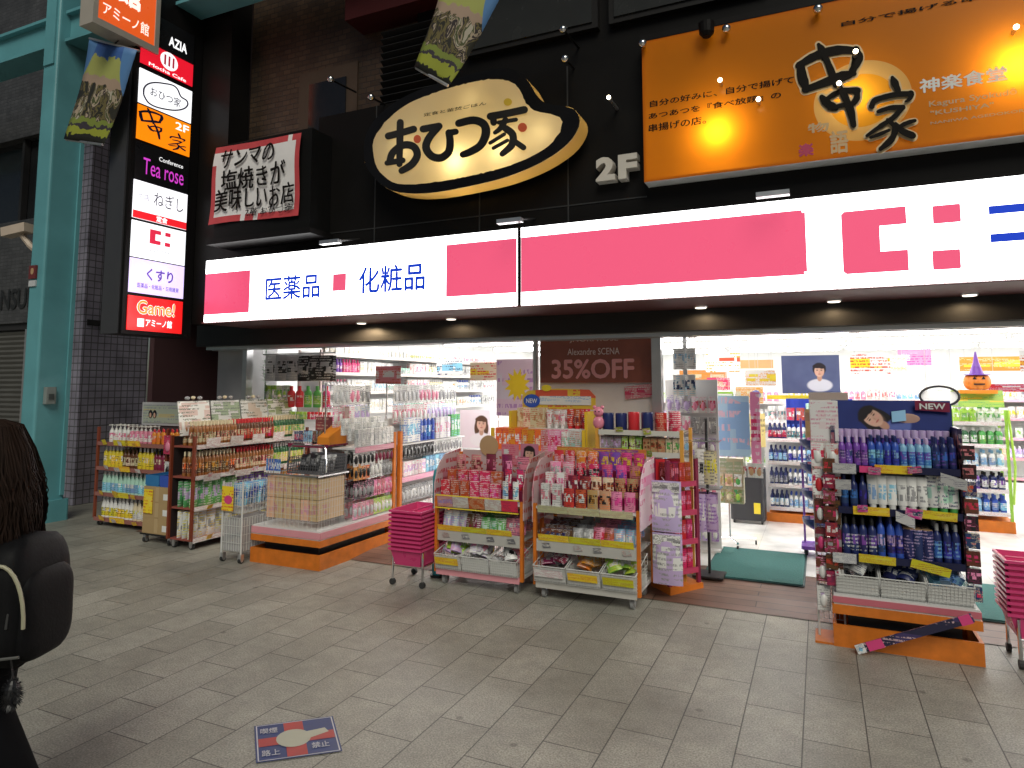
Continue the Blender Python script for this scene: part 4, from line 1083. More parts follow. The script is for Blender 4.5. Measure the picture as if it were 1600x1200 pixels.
# ================================================================== GOODS
GM = {}
def clear_plastic(name='clear_plastic', col=(.85, .85, .87)):
    return pm(name, col, .15, alpha=.45, vary=.02)
def goods(kind, wd, dp, ht, a, b_=None, c=None):
    """one shared mesh for each kind / size / colouring; origin at base centre, front at -Y"""
    key = (kind, round(wd, 3), round(dp, 3), round(ht, 3), a, b_, c)
    if key in GM: return GM[key]
    mb = MB()
    ma = K(a) if ' ' in a else P(a, .3)
    mb_ = K(b_) if b_ and ' ' in b_ else P(b_ or 'white', .35)
    mc = P(c or 'white', .3)
    h, r = ht, wd / 2
    smooth = True
    if kind == 'bottle':
        sy = dp / wd
        mb.lathe(0, 0, [(r * .92, 0), (r, h * .03), (r, h * .66), (r * .86, h * .73), (r * .42, h * .79), (r * .38, h * .82)], 0, 10, 1, sy)
        mb.lathe(0, 0, [(r * 1.015, h * .14), (r * 1.015, h * .56)], 1, 10, 1, sy)
        mb.lathe(0, 0, [(r * .46, h * .815), (r * .46, h * .97), (r * .36, h)], 2, 8, 1, sy)
    elif kind == 'pump':
        sy = dp / wd
        mb.lathe(0, 0, [(r * .95, 0), (r, h * .03), (r, h * .60), (r * .7, h * .68), (r * .4, h * .71)], 0, 10, 1, sy)
        mb.lathe(0, 0, [(r * 1.015, h * .10), (r * 1.015, h * .52)], 1, 10, 1, sy)
        mb.lathe(0, 0, [(r * .42, h * .705), (r * .42, h * .79), (r * .14, h * .80), (r * .14, h * .93), (r * .4, h * .94), (r * .36, h)], 2, 8)
        mb.box(-r * .12, -r * 1.3, h * .94, r * .12, 0, h * .99, 2)
    elif kind == 'tube':
        n = 10; rings = []
        for z, rx, ry in ((h * .16, r, r * .8), (h * .6, r * .98, r * .5), (h * .97, r * 1.05, r * .06), (h, r * 1.05, r * .05)):
            rings += [(rx * math.cos(2 * math.pi * k / n), ry * math.sin(2 * math.pi * k / n), z) for k in range(n)]
        fs = [(i * n + k, i * n + (k + 1) % n, (i + 1) * n + (k + 1) % n, (i + 1) * n + k) for i in range(3) for k in range(n)] + [tuple(range(n - 1, -1, -1)), tuple(range(3 * n, 4 * n))]
        mb.add(rings, fs, 1)
        mb.lathe(0, 0, [(r * .7, 0), (r * .75, h * .155)], 2, 10)
    elif kind == 'jar':
        mb.lathe(0, 0, [(r * .95, 0), (r, h * .05), (r, h * .66)], 1, 12); mb.lathe(0, 0, [(r * 1.04, h * .665), (r * 1.04, h * .97), (r * .98, h)], 2, 12)
    elif kind == 'can':
        mb.lathe(0, 0, [(r * .95, 0), (r, h * .03), (r, h * .95), (r * .94, h)], 1, 14); mb.lathe(0, 0, [(r * .9, h * 1.001), (r * .9, h * 1.01)], 2, 14)
    elif kind == 'pouch':
        nx, nz = 6, 6; vs = []
        for sgn in (-1, 1):
            for j in range(nz + 1):
                for i in range(nx + 1):
                    u, v = i / nx, j / nz
                    t = (math.sin(math.pi * u) ** .6) * (math.sin(math.pi * min(1, v * .9 + .05)) ** .6)
                    vs.append((-wd / 2 + wd * u * 1.0, sgn * dp / 2 * t, h * v))
        q = (nx + 1) * (nz + 1)
        fs = []
        for s_ in (0, q):
            for j in range(nz):
                for i in range(nx):
                    f = (s_ + j * (nx + 1) + i, s_ + j * (nx + 1) + i + 1, s_ + (j + 1) * (nx + 1) + i + 1, s_ + (j + 1) * (nx + 1) + i)
                    fs.append(f if s_ == 0 else f[::-1])
        mb.add(vs, fs, 1)
    elif kind == 'box':
        mb.box(-wd / 2, -dp / 2, 0, wd / 2, dp / 2, h, 1); smooth = False
    elif kind == 'card':
        mb.box(-wd / 2, -.001, 0, wd / 2, .003, h, 1)
        mb.ball((0, -.002, h * .40), wd * .30, dp * .32, h * .27, 2, 8, 6)
        mb.tube((0, -.01, h * .95), (0, .06, h * .955), .003, 0, 4)
    elif kind == 'handle':     # bottle with a carrying handle, refill style
        mb.lathe(0, 0, [(r, 0), (r, h * .55), (r * .75, h * .7), (r * .35, h * .84)], 0, 8, 1, dp / wd)
        mb.path([(-r * .5, 0, h * .68), (-r * .8, 0, h * .85), (-r * .2, 0, h * .93), (r * .3, 0, h * .82)], r * .14, 0, 5)
        mb.lathe(0, 0, [(r * 1.02, h * .08), (r * 1.02, h * .48)], 1, 8, 1, dp / wd)
        mb.lathe(0, 0, [(r * .36, h * .835), (r * .36, h)], 2, 8)
    me = mb.mesh('goods_' + kind, [ma, mb_, mc], smooth)
    GM[key] = me
    return me
def put(me, name, cat, label, group, fr, p, rot=0.0, tilt=0.0):
    o = bpy.data.objects.new(name, me)
    COL.objects.link(o)
    o.location = lw(fr, p) if fr is not None else Vector(p)
    o.rotation_euler = (tilt, 0, (fr.rotation_euler.z if fr is not None else 0) + rot)
    return tag(o, label, cat, group)
def row(fr, name, cat, desc, where, kinds, x0, x1, y, z, step=None, rows=1, dy=.07, tilt=0.0, jit=1.0, dz=0.0, skip=0.0, shrink=.82, tall=1.0):
    """a shelf row of like goods: one object each, copies of one mesh per colouring"""
    label = desc + ' ' + where
    if shrink != 1 and name != 'shopping':
        kinds = [(k[0], k[1] * shrink, k[2] * shrink, k[3] * tall * (1 if k[0] in ('box', 'pouch', 'card') else .97)) + tuple(k[4:]) for k in kinds]
        step = step * shrink if step else None
    wd = max(k[1] for k in kinds)
    step = step or wd * 1.08
    n = max(1, int((x1 - x0) / step))
    st = (x1 - x0) / n
    out = []
    for rr in range(rows):
        for i in range(n):
            if random.random() < skip: continue
            k = kinds[(i * len(kinds)) // n]
            me = goods(*k)
            out.append(put(me, name, cat, label, label, fr, (x0 + st * (i + .5) + random.uniform(-.05, .05) * st * jit, y + rr * dy + random.uniform(-.004, .004) * jit, z + rr * dz), random.uniform(-.12, .12) * jit, tilt))
    return out
def mix(fr, name, cat, desc, where, kinds, x0, x1, y, z, n_each=4, tilt=0.0, rows=1, dy=.07, dz=0.0):
    """neighbouring facings of different goods along one shelf"""
    tot = sum(k[1] * 1.1 for k in kinds) * n_each
    sc = (x1 - x0) / tot
    x = x0
    for k in kinds:
        wdt = k[1] * 1.1 * n_each * sc
        row(fr, name, cat, desc, where, [k], x, x + wdt, y, z, wdt / max(1, round(n_each * sc)), rows, dy, tilt, dz=dz)
        x += wdt

# ------------------------------------------------------------------ racks
ora = pm('orange_laminate', (.62, .165, .014), .45, vary=.4, scale=11, bump=.15)
red_steel = pm('red_brown_steel', (.22, .045, .02), .4, vary=.2, scale=6)
whsteel = pm('white_steel', (.68, .67, .66), .4, vary=.06, scale=5)
pinkedge = pm('pink_shelf_edge', (.70, .30, .34), .45, vary=.1)
yel = pm('yellow_price_card', COLR['yellow'], .5, vary=.05)
rub = pm('caster_rubber', (.03, .03, .03), .6)
chrome = pm('chrome', (.72, .72, .74), .14, 1, vary=.04)
wire = pm('white_wire', (.66, .66, .64), .4, vary=.05)
price_w = pack('price_white', (.74, .72, .70), (.74, .72, .70), (.45, .10, .12), sc=14)
price_y = pack('price_yellow', (.85, .70, .03), (.85, .72, .08), (.62, .16, .03), (.3, .7), sc=7)
price_p = pack('price_pink', (.75, .42, .48), (.75, .42, .48), (.62, .10, .25), sc=12)
def casters(t, w_, d, r=.035, inset=.05, mat=rub):
    for sx in (-1, 1):
        for sy in (0, 1):
            x, y = sx * (w_ / 2 - inset), inset if sy == 0 else d - inset
            c = MB().tube((x - .013, y, r), (x + .013, y, r), r, 0, 12).build('caster', mat, t)
            MB().box(x - .02, y - .018, r + .005, x + .02, y + .018, r * 2 + .03).tube((x - .014, y, r), (x - .019, y, r), r * .55, 0, 10).tube((x + .014, y, r), (x + .019, y, r), r * .55, 0, 10).build('fork', alu, c)
def unit(name, label, x, y, w_, d, zs, h, rot=0.0, post=red_steel, shelf=whsteel, edge=price_w, back=None, cast=0.0, base=0.0, basemat=ora, cat='display rack', edge_h=.035, z0=0.0, sides=None, group=None):
    """shelf rack; local origin at the middle of its front foot line, goods face -Y"""
    t = thing(name, label, cat, (x, y, z0), rot, group)
    if cast: casters(t, w_, d, cast)
    zb = 2 * cast + .03 if cast else 0
    for sx in (-1, 1):
        for yy in (.012, d - .012):
            MB().box(sx * w_ / 2 - .014, yy - .012, zb, sx * w_ / 2 + .014, yy + .012, h).build('post', post, t)
    for k, z in enumerate(zs):
        s_ = MB().box(-w_ / 2 + .015, .002, z - .018, w_ / 2 - .015, d - .026, z).build('shelf', shelf, t)
        if edge: MB().box(-w_ / 2 + .016, -.010, z - edge_h + .006, w_ / 2 - .016, .001, z + .012).build('price_rail', edge, s_)
    if back: MB().box(-w_ / 2 + .015, d - .024, max(zb, .05), w_ / 2 - .015, d - .014, h - .01).build('back_panel', back, t)
    if sides:
        for sx in (-1, 1): MB().box(sx * (w_ / 2 + .015), .03, zb + .04, sx * (w_ / 2 + .021), d - .03, h - .02).build('side_panel', sides, t)
    if base:
        MB().box(-w_ / 2 - .02, -.02, 0, w_ / 2 + .02, d + .02, base).build('base', basemat, t)
    return t
def cards(t, spots, z, wd=.12, ht=.045, mat=price_y, y=-.016):
    for x, dz, tl in spots:
        MB().obox((x, y, z + dz), (wd / 2, 0, tl * wd / 2), (0, .0025, 0), (-tl * ht / 2, -.006, ht / 2)).build('price_card', mat, t)

# ---- far-left rack of bottles
w1 = 'on the far left rack'
r1 = unit('display_rack', 'dark red wheeled rack of hair care bottles at the far left', -7.08, 5.2, 1.15, .40, [.09, .37, .66, .94], 1.12, 0, red_steel, pm('shelf_wine', (.20, .07, .06), .5), pm('rail_wine', (.30, .12, .10), .5), pm('rack_back_dark', (.08, .05, .05), .6), .03)
sb = MB().box(-.32, .36, 1.13, .34, .375, 1.40).build('header_board', pm('header_frame', (.55, .54, .55), .4), r1)
MB().box(-.29, .352, 1.16, .31, .359, 1.37).build('header_print', pack('header_cream', (.42, .48, .38), (.55, .52, .25), (.30, .30, .34), sc=6), sb)
for xx in (-.16, -.09): MB().ball((xx, .350, 1.26), .035, .003, .05, 0, 10, 6).ball((xx, .3495, 1.25), .022, .004, .034, 1, 10, 6).build('printed_face', [P('black'), P('skin')], sb)
row(r1, 'shampoo_bottle', 'bottle', 'white and pink pump bottle', 'in the top row ' + w1, [('pump', .075, .06, .21, 'white', 'white pink red', 'white'), ('pump', .075, .06, .2, 'pink', 'white pink red', 'white'), ('bottle', .07, .05, .17, 'orange', 'orange cream red', 'red')], -.55, .54, .13, .94, .085, 2, .11)
row(r1, 'shampoo_bottle', 'bottle', 'yellow and brown flat bottle', 'in the second row ' + w1, [('bottle', .075, .05, .22, 'yellow', 'yellow white brown', 'white'), ('bottle', .075, .05, .2, 'brown', 'cream brown black', 'brown'), ('bottle', .075, .05, .22, 'yellow', 'yellow cream brown', 'white'), ('bottle', .07, .05, .2, 'wine', 'wine cream brown', 'black')], -.55, .54, .08, .66, .076, 3, .09, tall=1.1)
row(r1, 'refill_bottle', 'bottle', 'pale turquoise handled bottle', 'in the third row ' + w1, [('handle', .085, .06, .22, 'mint', 'sky white teal', 'white')], -.55, .54, .08, .37, .08, 3, .09, tall=1.1)
row(r1, 'refill_bottle', 'bottle', 'white and yellow handled bottle', 'in the bottom row ' + w1, [('handle', .085, .06, .22, 'white', 'yellow white black', 'white'), ('handle', .085, .06, .22, 'cream', 'white yellow grey', 'silver')], -.55, .54, .08, .09, .082, 3, .09, tall=1.1)
for z, sp in ((.95, [(-.15, .0, 0), (.05, .0, 0)]), (.66, [(-.10, 0, 0)]), (.37, [(-.10, 0, 0)]), (.09, [(-.15, 0, 0)])):
    cards(r1, sp, z + .0, .24, .06, price_y)
# ---- trolley of cardboard boxes
tr = thing('box_trolley', 'low dark trolley on casters carrying stacked cardboard boxes', 'trolley', (-6.17, 4.84, 0))
MB().box(-.22, 0, .085, .22, .42, .10).build('deck', P('black', .5), tr)
casters(tr, .44, .42, .03, .04)
cardb = pm('cardboard', (.42, .29, .14), .75, vary=.1, scale=5)
for k, (z, h_) in enumerate(((.101, .155), (.257, .155), (.413, .155))):
    t = thing('cardboard_box', ('top', 'middle', 'bottom')[2 - k] + ' cardboard carton of the stack on the low trolley', 'carton', (-6.17, 4.85, z))
    MB().box(-.2, 0, 0, .2, .39, h_).build('carton', cardb, t)
    MB().box(-.025, -.0015, 0.01, .025, 0, h_ - .005).box(.2, .17, 0.01, .2015, .22, h_ - .005).build('tape', pm('tape_tan', (.50, .36, .19), .35), t)
    mk = MB()
    for q in range(3): mk.box(.2, .03 + .12 * q, h_ * .65, .2012, .09 + .12 * q, h_ * .85)
    mk.build('printed_marks', P('brown'), t)
    MB().box(.09, -.002, .03, .16, -.0005, .09).build('label', P('white'), t)
t = thing('price_sheet', 'yellow handwritten price sheet taped to the cardboard boxes', 'price sheet', (-6.3, 4.84, .3))
MB().box(-.055, -.001, .0, .075, .004, .24).build('sheet', price_y, t)
for k, c in enumerate(('teal', 'navy')):
    t = thing('plastic_tray', ('light blue', 'dark blue')[k] + ' plastic tray on top of the cardboard boxes', 'tray', (-6.28 + .21 * k, 5.04, .569))
    mb = MB(); mb.rbox(-.10, -.17, 0, .10, .17, .012, .02); 
    for a_, b2 in (((-.10, -.17), (.10, -.16)), ((-.10, .16), (.10, .17)), ((-.10, -.159), (-.09, .159)), ((.09, -.159), (.10, .159))): mb.box(a_[0], a_[1], .0125, b2[0], b2[1], .11)
    mb.build('tray', pm('tray_' + c, COLR['blue'] if k else (.03, .18, .42), .4), t)
# side peg strip of black items at the right end of the far-left rack
row(r1, 'hanging_packet', 'packet', 'white and grey hanging packet', 'on the right side of the far left rack', [('card', .12, .06, .16, 'white', 'white grey black', 'black')], .60, .74, -.05, .62, .12)
row(r1, 'hanging_packet', 'packet', 'pink card packet', 'above the grey packets beside the far left rack', [('card', .16, .06, .2, 'white', 'hot pink wine', 'pink')], .56, .74, -.05, .86, .16)

# ---- amber bottle rack, facing sideways (+X)
R90 = math.radians(90)
w2 = 'on the rack of amber bottles'
r2 = unit('display_rack', 'long sideways rack of amber drink bottles with white poster header', -5.6, 5.60, 1.6, .34, [.10, .40, .70, 1.0], 1.1, R90, red_steel, pm('shelf_red', (.30, .08, .06), .5), price_w, pm('rack_back_black', (.03, .02, .02), .6), .03)
for k in range(4):
    x = -.7 + .4 * k
    hd = MB().obox((x + .05, .20, 1.27), (.19, 0, 0), (0, .004, .0), (0, .03, .17)).build('poster', pack('poster_white_%d' % (k % 2), (.74, .74, .70), (.34, .42, .22) if k % 2 else (.62, .48, .40), (.10, .12, .07), (.05, .95), sc=9 + k), r2)
    MB().ball((x - .05, .2, 1.47), .03, .02, .02, 0, 8, 6).ball((x + .02, .2, 1.475), .025, .02, .018, 1, 8, 6).ball((x + .1, .2, 1.47), .03, .02, .02, 0, 8, 6).build('ribbon', [P('grey'), P('cream')], r2)
for z, ds, kinds in ((1.0, 'top', [('bottle', .05, .05, .19, 'amber', 'cream brown red', 'cream'), ('bottle', .05, .05, .19, 'brown', 'red cream brown', 'red'), ('bottle', .055, .055, .2, 'dgreen', 'cream green yellow', 'cream')]),
                     (.70, 'second', [('bottle', .05, .05, .19, 'amber', 'brown orange cream', 'cream'), ('bottle', .05, .05, .19, 'amber', 'cream brown red', 'red'), ('bottle', .055, .055, .2, 'dgreen', 'cream lime yellow', 'white')])):
    row(r2, 'drink_bottle', 'bottle', 'small amber or green glass bottle', 'in the ' + ds + ' row ' + w2, kinds, -.78, .78, .05, z, .054, 3, .07, tall=1.3)
row(r2, 'pouch', 'pouch', 'green and purple standing pouch', 'in the third row ' + w2, [('pouch', .11, .06, .2, 'white', 'green lilac white', 'white'), ('pouch', .11, .06, .2, 'white', 'purple white lime', 'white'), ('pouch', .11, .06, .2, 'white', 'orange white red', 'white')], -.78, .78, .07, .40, .10, 3, .08, tall=1.25)
row(r2, 'pouch', 'pouch', 'white and yellow plump pouch', 'in the bottom row ' + w2, [('pouch', .14, .08, .2, 'white', 'white grey yellow', 'white')], -.78, .78, .07, .10, .12, 3, .08, tall=1.3)
for x in (-.6, -.3, .0, .3, .6): cards(r2, [(x, .03, .06 * math.sin(x * 9))], 1.0, .17, .09, price_w, -.02)
for x in (-.6, -.2, .2, .5): cards(r2, [(x, -.02, 0)], .70, .2, .06, price_w, -.02)
t = thing('wine_bottle', 'tall dark green wine bottle standing beyond the amber bottles', 'bottle', (-5.3, 6.9, 0))
t.location.z = .95
MB().lathe(0, 0, [(.04, 0), (.042, .02), (.042, .2), (.015, .27), (.014, .34)], n=12).build('bottle', P('dgreen', .1), t, smooth=True)
MB().lathe(0, 0, [(.0425, .05), (.0425, .15)], n=12).build('label', K('cream brown red'), t)
bt = thing('side_table', 'dark display table under the wine bottle', 'table', (-5.3, 6.9, 0))
MB().box(-.25, -.25, .92, .25, .25, .949).build('table_top', P('black', .5), bt)
for sx in (-1, 1):
    for sy in (-1, 1): MB().box(sx * .22 - .015, sy * .22 - .015, 0, sx * .22 + .015, sy * .22 + .015, .919).build('leg', P('black', .5), bt)

# ---- white wire cart
wc = thing('wire_cart', 'narrow white wire cart on casters with blue basket lining', 'cart', (-4.92, 4.64, 0))
casters(wc, .26, .46, .025, .02)
for sx in (-1, 1):
    for yy in (.01, .45): MB().tube((sx * .12, yy, .05), (sx * .12, yy, .72), .009).build('post', wire, wc)
def wire_grid(mb, a, u, v, nu, nv, r=.0022, m=0):
    a, u, v = Vector(a), Vector(u), Vector(v)
    for i in range(nu + 1): mb.tube(a + u * (i / nu), a + u * (i / nu) + v, r, m, 4, caps=False)
    for j in range(nv + 1): mb.tube(a + v * (j / nv), a + v * (j / nv) + u, r, m, 4, caps=False)
    return mb
for nm, z0_, z1_ in (('basket', .10, .40), ('basket', .44, .70)):
    mb = MB()
    wire_grid(mb, (-.12, .01, z0_), (.24, 0, 0), (0, 0, z1_ - z0_), 8, 4); wire_grid(mb, (-.12, .45, z0_), (.24, 0, 0), (0, 0, z1_ - z0_), 8, 4)
    wire_grid(mb, (.12, .01, z0_), (0, .44, 0), (0, 0, z1_ - z0_), 14, 4); wire_grid(mb, (-.12, .01, z0_), (0, .44, 0), (0, 0, z1_ - z0_), 14, 4)
    wire_grid(mb, (-.12, .01, z0_), (.24, 0, 0), (0, .44, 0), 8, 14)
    b0 = mb.build(nm, wire, wc)
MB().box(-.112, .02, .101, .112, .44, .38).build('plastic_liner', pm('milky_liner', (.55, .55, .55), .35, alpha=.6), wc)
mb = MB()
for k in range(9): mb.obox((random.uniform(-.05, .05), .05 + .045 * k, .66), (.06, .02, .01), (-.01, .03, 0), (0, .004, .035))
row(wc, 'towel_packet', 'packet', 'pale blue flat packet', 'heaped in the white wire cart', [('pouch', .17, .05, .2, 'white', 'sky blue white', 'white'), ('pouch', .17, .05, .2, 'white', 'sky white blue', 'white')], -.10, .10, .05, .50, .19, 7, .055, -.2)
t = thing('price_sheet', 'yellow price sheet with red print on the white wire cart', 'price sheet', (-4.95, 4.63, .46))
MB().box(-.08, -.005, 0, .06, -.001, .22).build('sheet', price_y, t)
mb = MB(); blob(mb, lambda a, b__: (a, -.007, b__), 0, .10, .05, .04, (0, 0, 0)); mb.build('red_spot', P('hot'), t)

# ---- orange based gondola with its end bin
def pallet(t, x0, x1, y0, y1, top_edge=pinkedge, zt=.33):
    """orange platform: floor board, dark recess, upper board, deck with edge strip (local coordinates)"""
    MB().box(x0, y0, 0, x1, y0 + .02, .13).box(x0, y1 - .02, 0, x1, y1, .13).box(x0, y0 + .02, 0, x0 + .02, y1 - .02, .13).box(x1 - .02, y0 + .02, 0, x1, y1 - .02, .13).build('lower_board', ora, t)
    MB().box(x0 + .09, y0 + .09, .02, x1 - .09, y1 - .09, .2).build('recess_frame', P('black', .6), t)
    MB().box(x0 - .0, y0 - .0, .195, x1 + .0, y1, .25).build('upper_board', ora, t)
    d = MB().box(x0 + .01, y0 + .01, .2505, x1 - .01, y1 - .01, zt).build('deck', whsteel, t)
    MB().box(x0 + .004, y0 + .002, .262, x1 - .004, y0 + .0095, zt - .012).box(x1 - .0095, y0 + .0096, .262, x1 - .002, y1 - .01, zt - .012).build('edge_strip', top_edge, d)
g1 = thing('gondola', 'orange based gondola of hanging packets with wire bin at its end', 'display rack', (-4.39, 4.75, 0))
pallet(g1, -.4, .4, 0, 1.18)
MB().box(-.02, .5, .331, .02, 1.17, 1.12).build('back_panel', pm('peg_grey', (.50, .48, .48), .5), g1)
MB().box(.34, 1.13, .331, .38, 1.17, 1.12).build('post', ora, g1)
sh_ = MB().box(.02, .52, .985, .37, 1.12, 1.0).build('shelf', whsteel, g1)
MB().box(.3701, .50, .96, .378, 1.13, 1.01).build('price_rail', price_p, sh_)
# helper frame for sideways goods
def frame(x, y, rot):
    e = bpy.data.objects.new('frame', None); e.location = (x, y, 0); e.rotation_euler = (0, 0, rot); return e
fg1 = frame(-4.0, 4.75 + .82, R90)
wg = 'hung on the orange based gondola'
for z, ds, kk in ((.34, 'bottom', [('card', .075, .05, .15, 'grey', 'pink grey white', 'silver'), ('card', .075, .05, .15, 'grey', 'lime white pink', 'white')]), (.52, 'second', [('card', .08, .06, .16, 'black', 'black grey pink', 'grey'), ('card', .07, .05, .15, 'grey', 'pink white hot', 'pink')]),
                  (.70, 'third', [('card', .07, .06, .15, 'brown', 'orange black cream', 'black'), ('card', .09, .06, .18, 'white', 'white grey black', 'white'), ('card', .07, .05, .15, 'grey', 'grey silver black', 'grey')]), (.83, 'top', [('card', .10, .06, .15, 'white', 'white black grey', 'black'), ('card', .09, .06, .15, 'black', 'brown grey black', 'wine')])):
    row(fg1, 'hanging_packet', 'packet', 'grey and pink carded packet', 'in the %s row ' % ds + wg, kk, -.32, .32, .03, z, .075, 2, .10, jit=.6)
fgt = row(fg1, 'white_carton', 'box', 'small white carton stepped', 'on top of the orange based gondola', [('box', .07, .05, .16, 'white', 'white silver grey', 'white')], -.30, .30, .03, 1.02, .075, 3, .08, jit=.5, dz=.05)
# wire bin at the end of the gondola
bn = thing('wire_bin', 'square wire bin of beige cartons on the orange gondola end', 'wire bin', (-4.37, 4.79, .3305))
mb = MB()
for a_, u_ in (((-.30, 0, 0), (.60, 0, 0)), ((-.30, .42, 0), (.60, 0, 0)), ((-.30, 0, 0), (0, .42, 0)), ((.30, 0, 0), (0, .42, 0))):
    wire_grid(mb, a_, u_, (0, 0, .46), 12, 8, .0014)
mb.build('wire_walls', wire, bn)
MB().box(-.31, -.01, .455, .31, -.002, .468).box(.302, -.01, .455, .31, .43, .468).box(-.31, .422, .455, .30, .43, .468).box(-.31, -.001, .455, -.302, .421, .468).build('rim', chrome, bn)
bei = pack('beige_carton', (.66, .46, .27), (.70, .40, .34), (.62, .28, .30), (.2, .62), sc=7)
for j, z in enumerate((.07, .255)):
    for i in range(6):
        o = put(goods('box', .092, .16, .18, 'beige', 'beige blush beige', 'white'), 'beige_carton', 'carton', 'beige and pink printed carton in the %s layer of the wire bin' % ('lower', 'upper')[j], 'beige cartons in the wire bin, %s layer' % ('lower', 'upper')[j], bn, (-.25 + .1 * i, .10, z))
    o = put(goods('box', .34, .02, .18, 'beige', 'beige', 'white'), 'beige_carton', 'carton', 'plain beige side carton in the %s layer of the wire bin' % ('lower', 'upper')[j], None, bn, (.285, .21, z), R90)
# dark baskets with a chrome hoop on top of the bin
db = thing('mesh_basket', 'dark grey mesh basket with chrome hoop handle over the wire bin', 'basket', (-4.25, 4.83, .805))
gmesh = pm('grey_mesh', (.10, .10, .11), .5)
mb = MB(); wire_grid(mb, (-.2, 0, 0), (.4, 0, 0), (0, .02, .14), 14, 5, .003); wire_grid(mb, (.2, 0, 0), (0, .34, 0), (.0, 0, .14), 12, 5, .003); wire_grid(mb, (-.2, 0, 0), (0, .34, 0), (0, 0, .14), 12, 5, .003)
mb.box(-.2, 0, 0, .2, .34, .012).box(-.2, .32, .0121, .2, .34, .16)
mb.build('mesh_body', gmesh, db)
MB().path([(-.22, .02, .02), (-.21, .03, .22), (-.17, .04, .255), (.17, .04, .255), (.21, .03, .22), (.22, .02, .02)], .009).build('hoop', chrome, db, smooth=True)
row(db, 'dark_pouch', 'pouch', 'dark grey soft pouch', 'lying in the mesh basket', [('pouch', .13, .07, .15, 'black', 'black grey black', 'black'), ('pouch', .13, .08, .15, 'black', 'grey black silver', 'black')], -.17, .17, .10, .014, .11, 2, .1, -.3)
row(bn, 'blue_tube', 'tube', 'small blue and white tube', 'in the left corner of the wire bin', [('tube', .03, .03, .13, 'blue', 'blue white sky', 'white')], -.28, -.1, -.02, .475, .032, 1)
MB().box(-.39, .44, 1.015, .10, .74, 1.03).box(-.39, .432, 1.0, .10, .4395, 1.035).build('end_shelf', P('wine'), g1)
for xx in (-.38, .07): MB().box(xx, .70, .331, xx + .02, .72, 1.0149).build('post', red_steel, g1)
ob_ = thing('counter_display', 'bright orange counter display box at the shelf end above the wire bin', 'display box', (-4.37, 5.20, 1.031))
MB().add([(-.06, 0, 0), (.08, 0, 0), (.08, .26, 0), (-.06, .26, 0), (-.06, 0, .07), (.08, 0, .07), (.08, .26, .20), (-.06, .26, .20)], [(3, 2, 1, 0), (4, 5, 6, 7), (0, 1, 5, 4), (1, 2, 6, 5), (2, 3, 7, 6), (3, 0, 4, 7)]).build('box', P('orange'), ob_)
MB().box(-.10, .262, .0, .10, .27, .36).build('back_card', pack('back_card_grey', (.45, .36, .32), (.55, .40, .36), (.30, .18, .15), sc=6), ob_)
row(g1, 'lip_stick', 'cosmetic', 'tiny upright cosmetic tube', 'on the dark shelf above the wire bin', [('tube', .03, .03, .12, 'red', 'navy red white', 'grey'), ('tube', .03, .03, .12, 'blue', 'sky navy white', 'white'), ('tube', .03, .03, .13, 'wine', 'brown wine cream', 'black')], -.38, -.06, .50, 1.031, .034, 3, .07)
MB().box(-.30, .72, 1.0301, -.06, .73, 1.28).build('sign_card', pack('sign_card_brown', (.22, .06, .05), (.30, .08, .06), (.5, .35, .25), sc=7), g1)

# ---- second gondola, deeper inside
g2 = thing('gondola', 'second gondola of carded goods with orange post inside the left opening', 'display rack', (-4.2, 6.72, 0))
MB().box(-.2, -.74, .034, .2, .74, .16).build('base', ora, g2)
MB().box(-.02, -.72, .161, .02, .72, 1.25).build('back_panel', whsteel, g2)
MB().box(.16, -.74, .161, .2, -.70, 1.12).build('post', ora, g2)
for z, m_2 in ((.98, None), (.62, price_p)):
    s_ = MB().box(.021, -.69, z - .015, .17, .72, z).build('shelf', whsteel, g2)
    if m_2: MB().box(.171, -.69, z - .04, .178, .72, z + .015).build('price_rail', m_2, s_)
fg2 = frame(-4.0, 6.74, R90)
wg2 = 'on the second gondola'
for z, ds, kk in ((.17, 'bottom', [('card', .08, .05, .16, 'grey', 'white grey pink', 'white'), ('card', .08, .05, .16, 'grey', 'pink grey black', 'grey')]), (.36, 'third', [('card', .08, .05, .17, 'grey', 'grey white black', 'silver'), ('card', .08, .05, .17, 'pink', 'pink white grey', 'pink')]),
                  (.64, 'second', [('box', .09, .06, .15, 'white', 'white lilac hot', 'white'), ('box', .08, .06, .17, 'white', 'sky white navy', 'white'), ('box', .09, .06, .15, 'white', 'pink white wine', 'white')]), (.82, 'top', [('card', .08, .05, .15, 'black', 'black silver grey', 'black'), ('card', .08, .05, .15, 'grey', 'white grey black', 'grey')])):
    row(fg2, 'carded_packet', 'packet', 'grey or pink carded packet', 'in the %s row ' % ds + wg2, kk, -.66, .66, .05, z, .085, 1, jit=.6)
row(fg2, 'tall_box', 'box', 'white and blue tall cosmetic box', 'on top of the second gondola', [('box', .09, .06, .26, 'white', 'white sky blue', 'white'), ('bottle', .08, .06, .30, 'blue', 'blue white sky', 'white'), ('box', .10, .06, .24, 'white', 'white pink lilac', 'white'), ('box', .08, .06, .26, 'white', 'green white sky', 'white')], -.66, .6, .06, .99, .1, 1)
def poster(label, c, wd, ht, mat, rot=0.0, face=None, cat='poster', name='poster', tk=.006):
    t = thing(name, label, cat, c, rot)
    MB().box(-wd / 2, 0, 0, wd / 2, tk, ht).build('sheet', mat, t)
    return t
c = on_y(742, 700, 8.0); poster('pink cosmetics poster with a smiling woman inside the left opening', (c.x, 8.0, c.z), .42, .50, portrait('poster_woman', (.82, .76, .78), (.80, .62, .70), (.10, .05, .03), (.80, .74, .76), .09, .31, .085), 0.15)
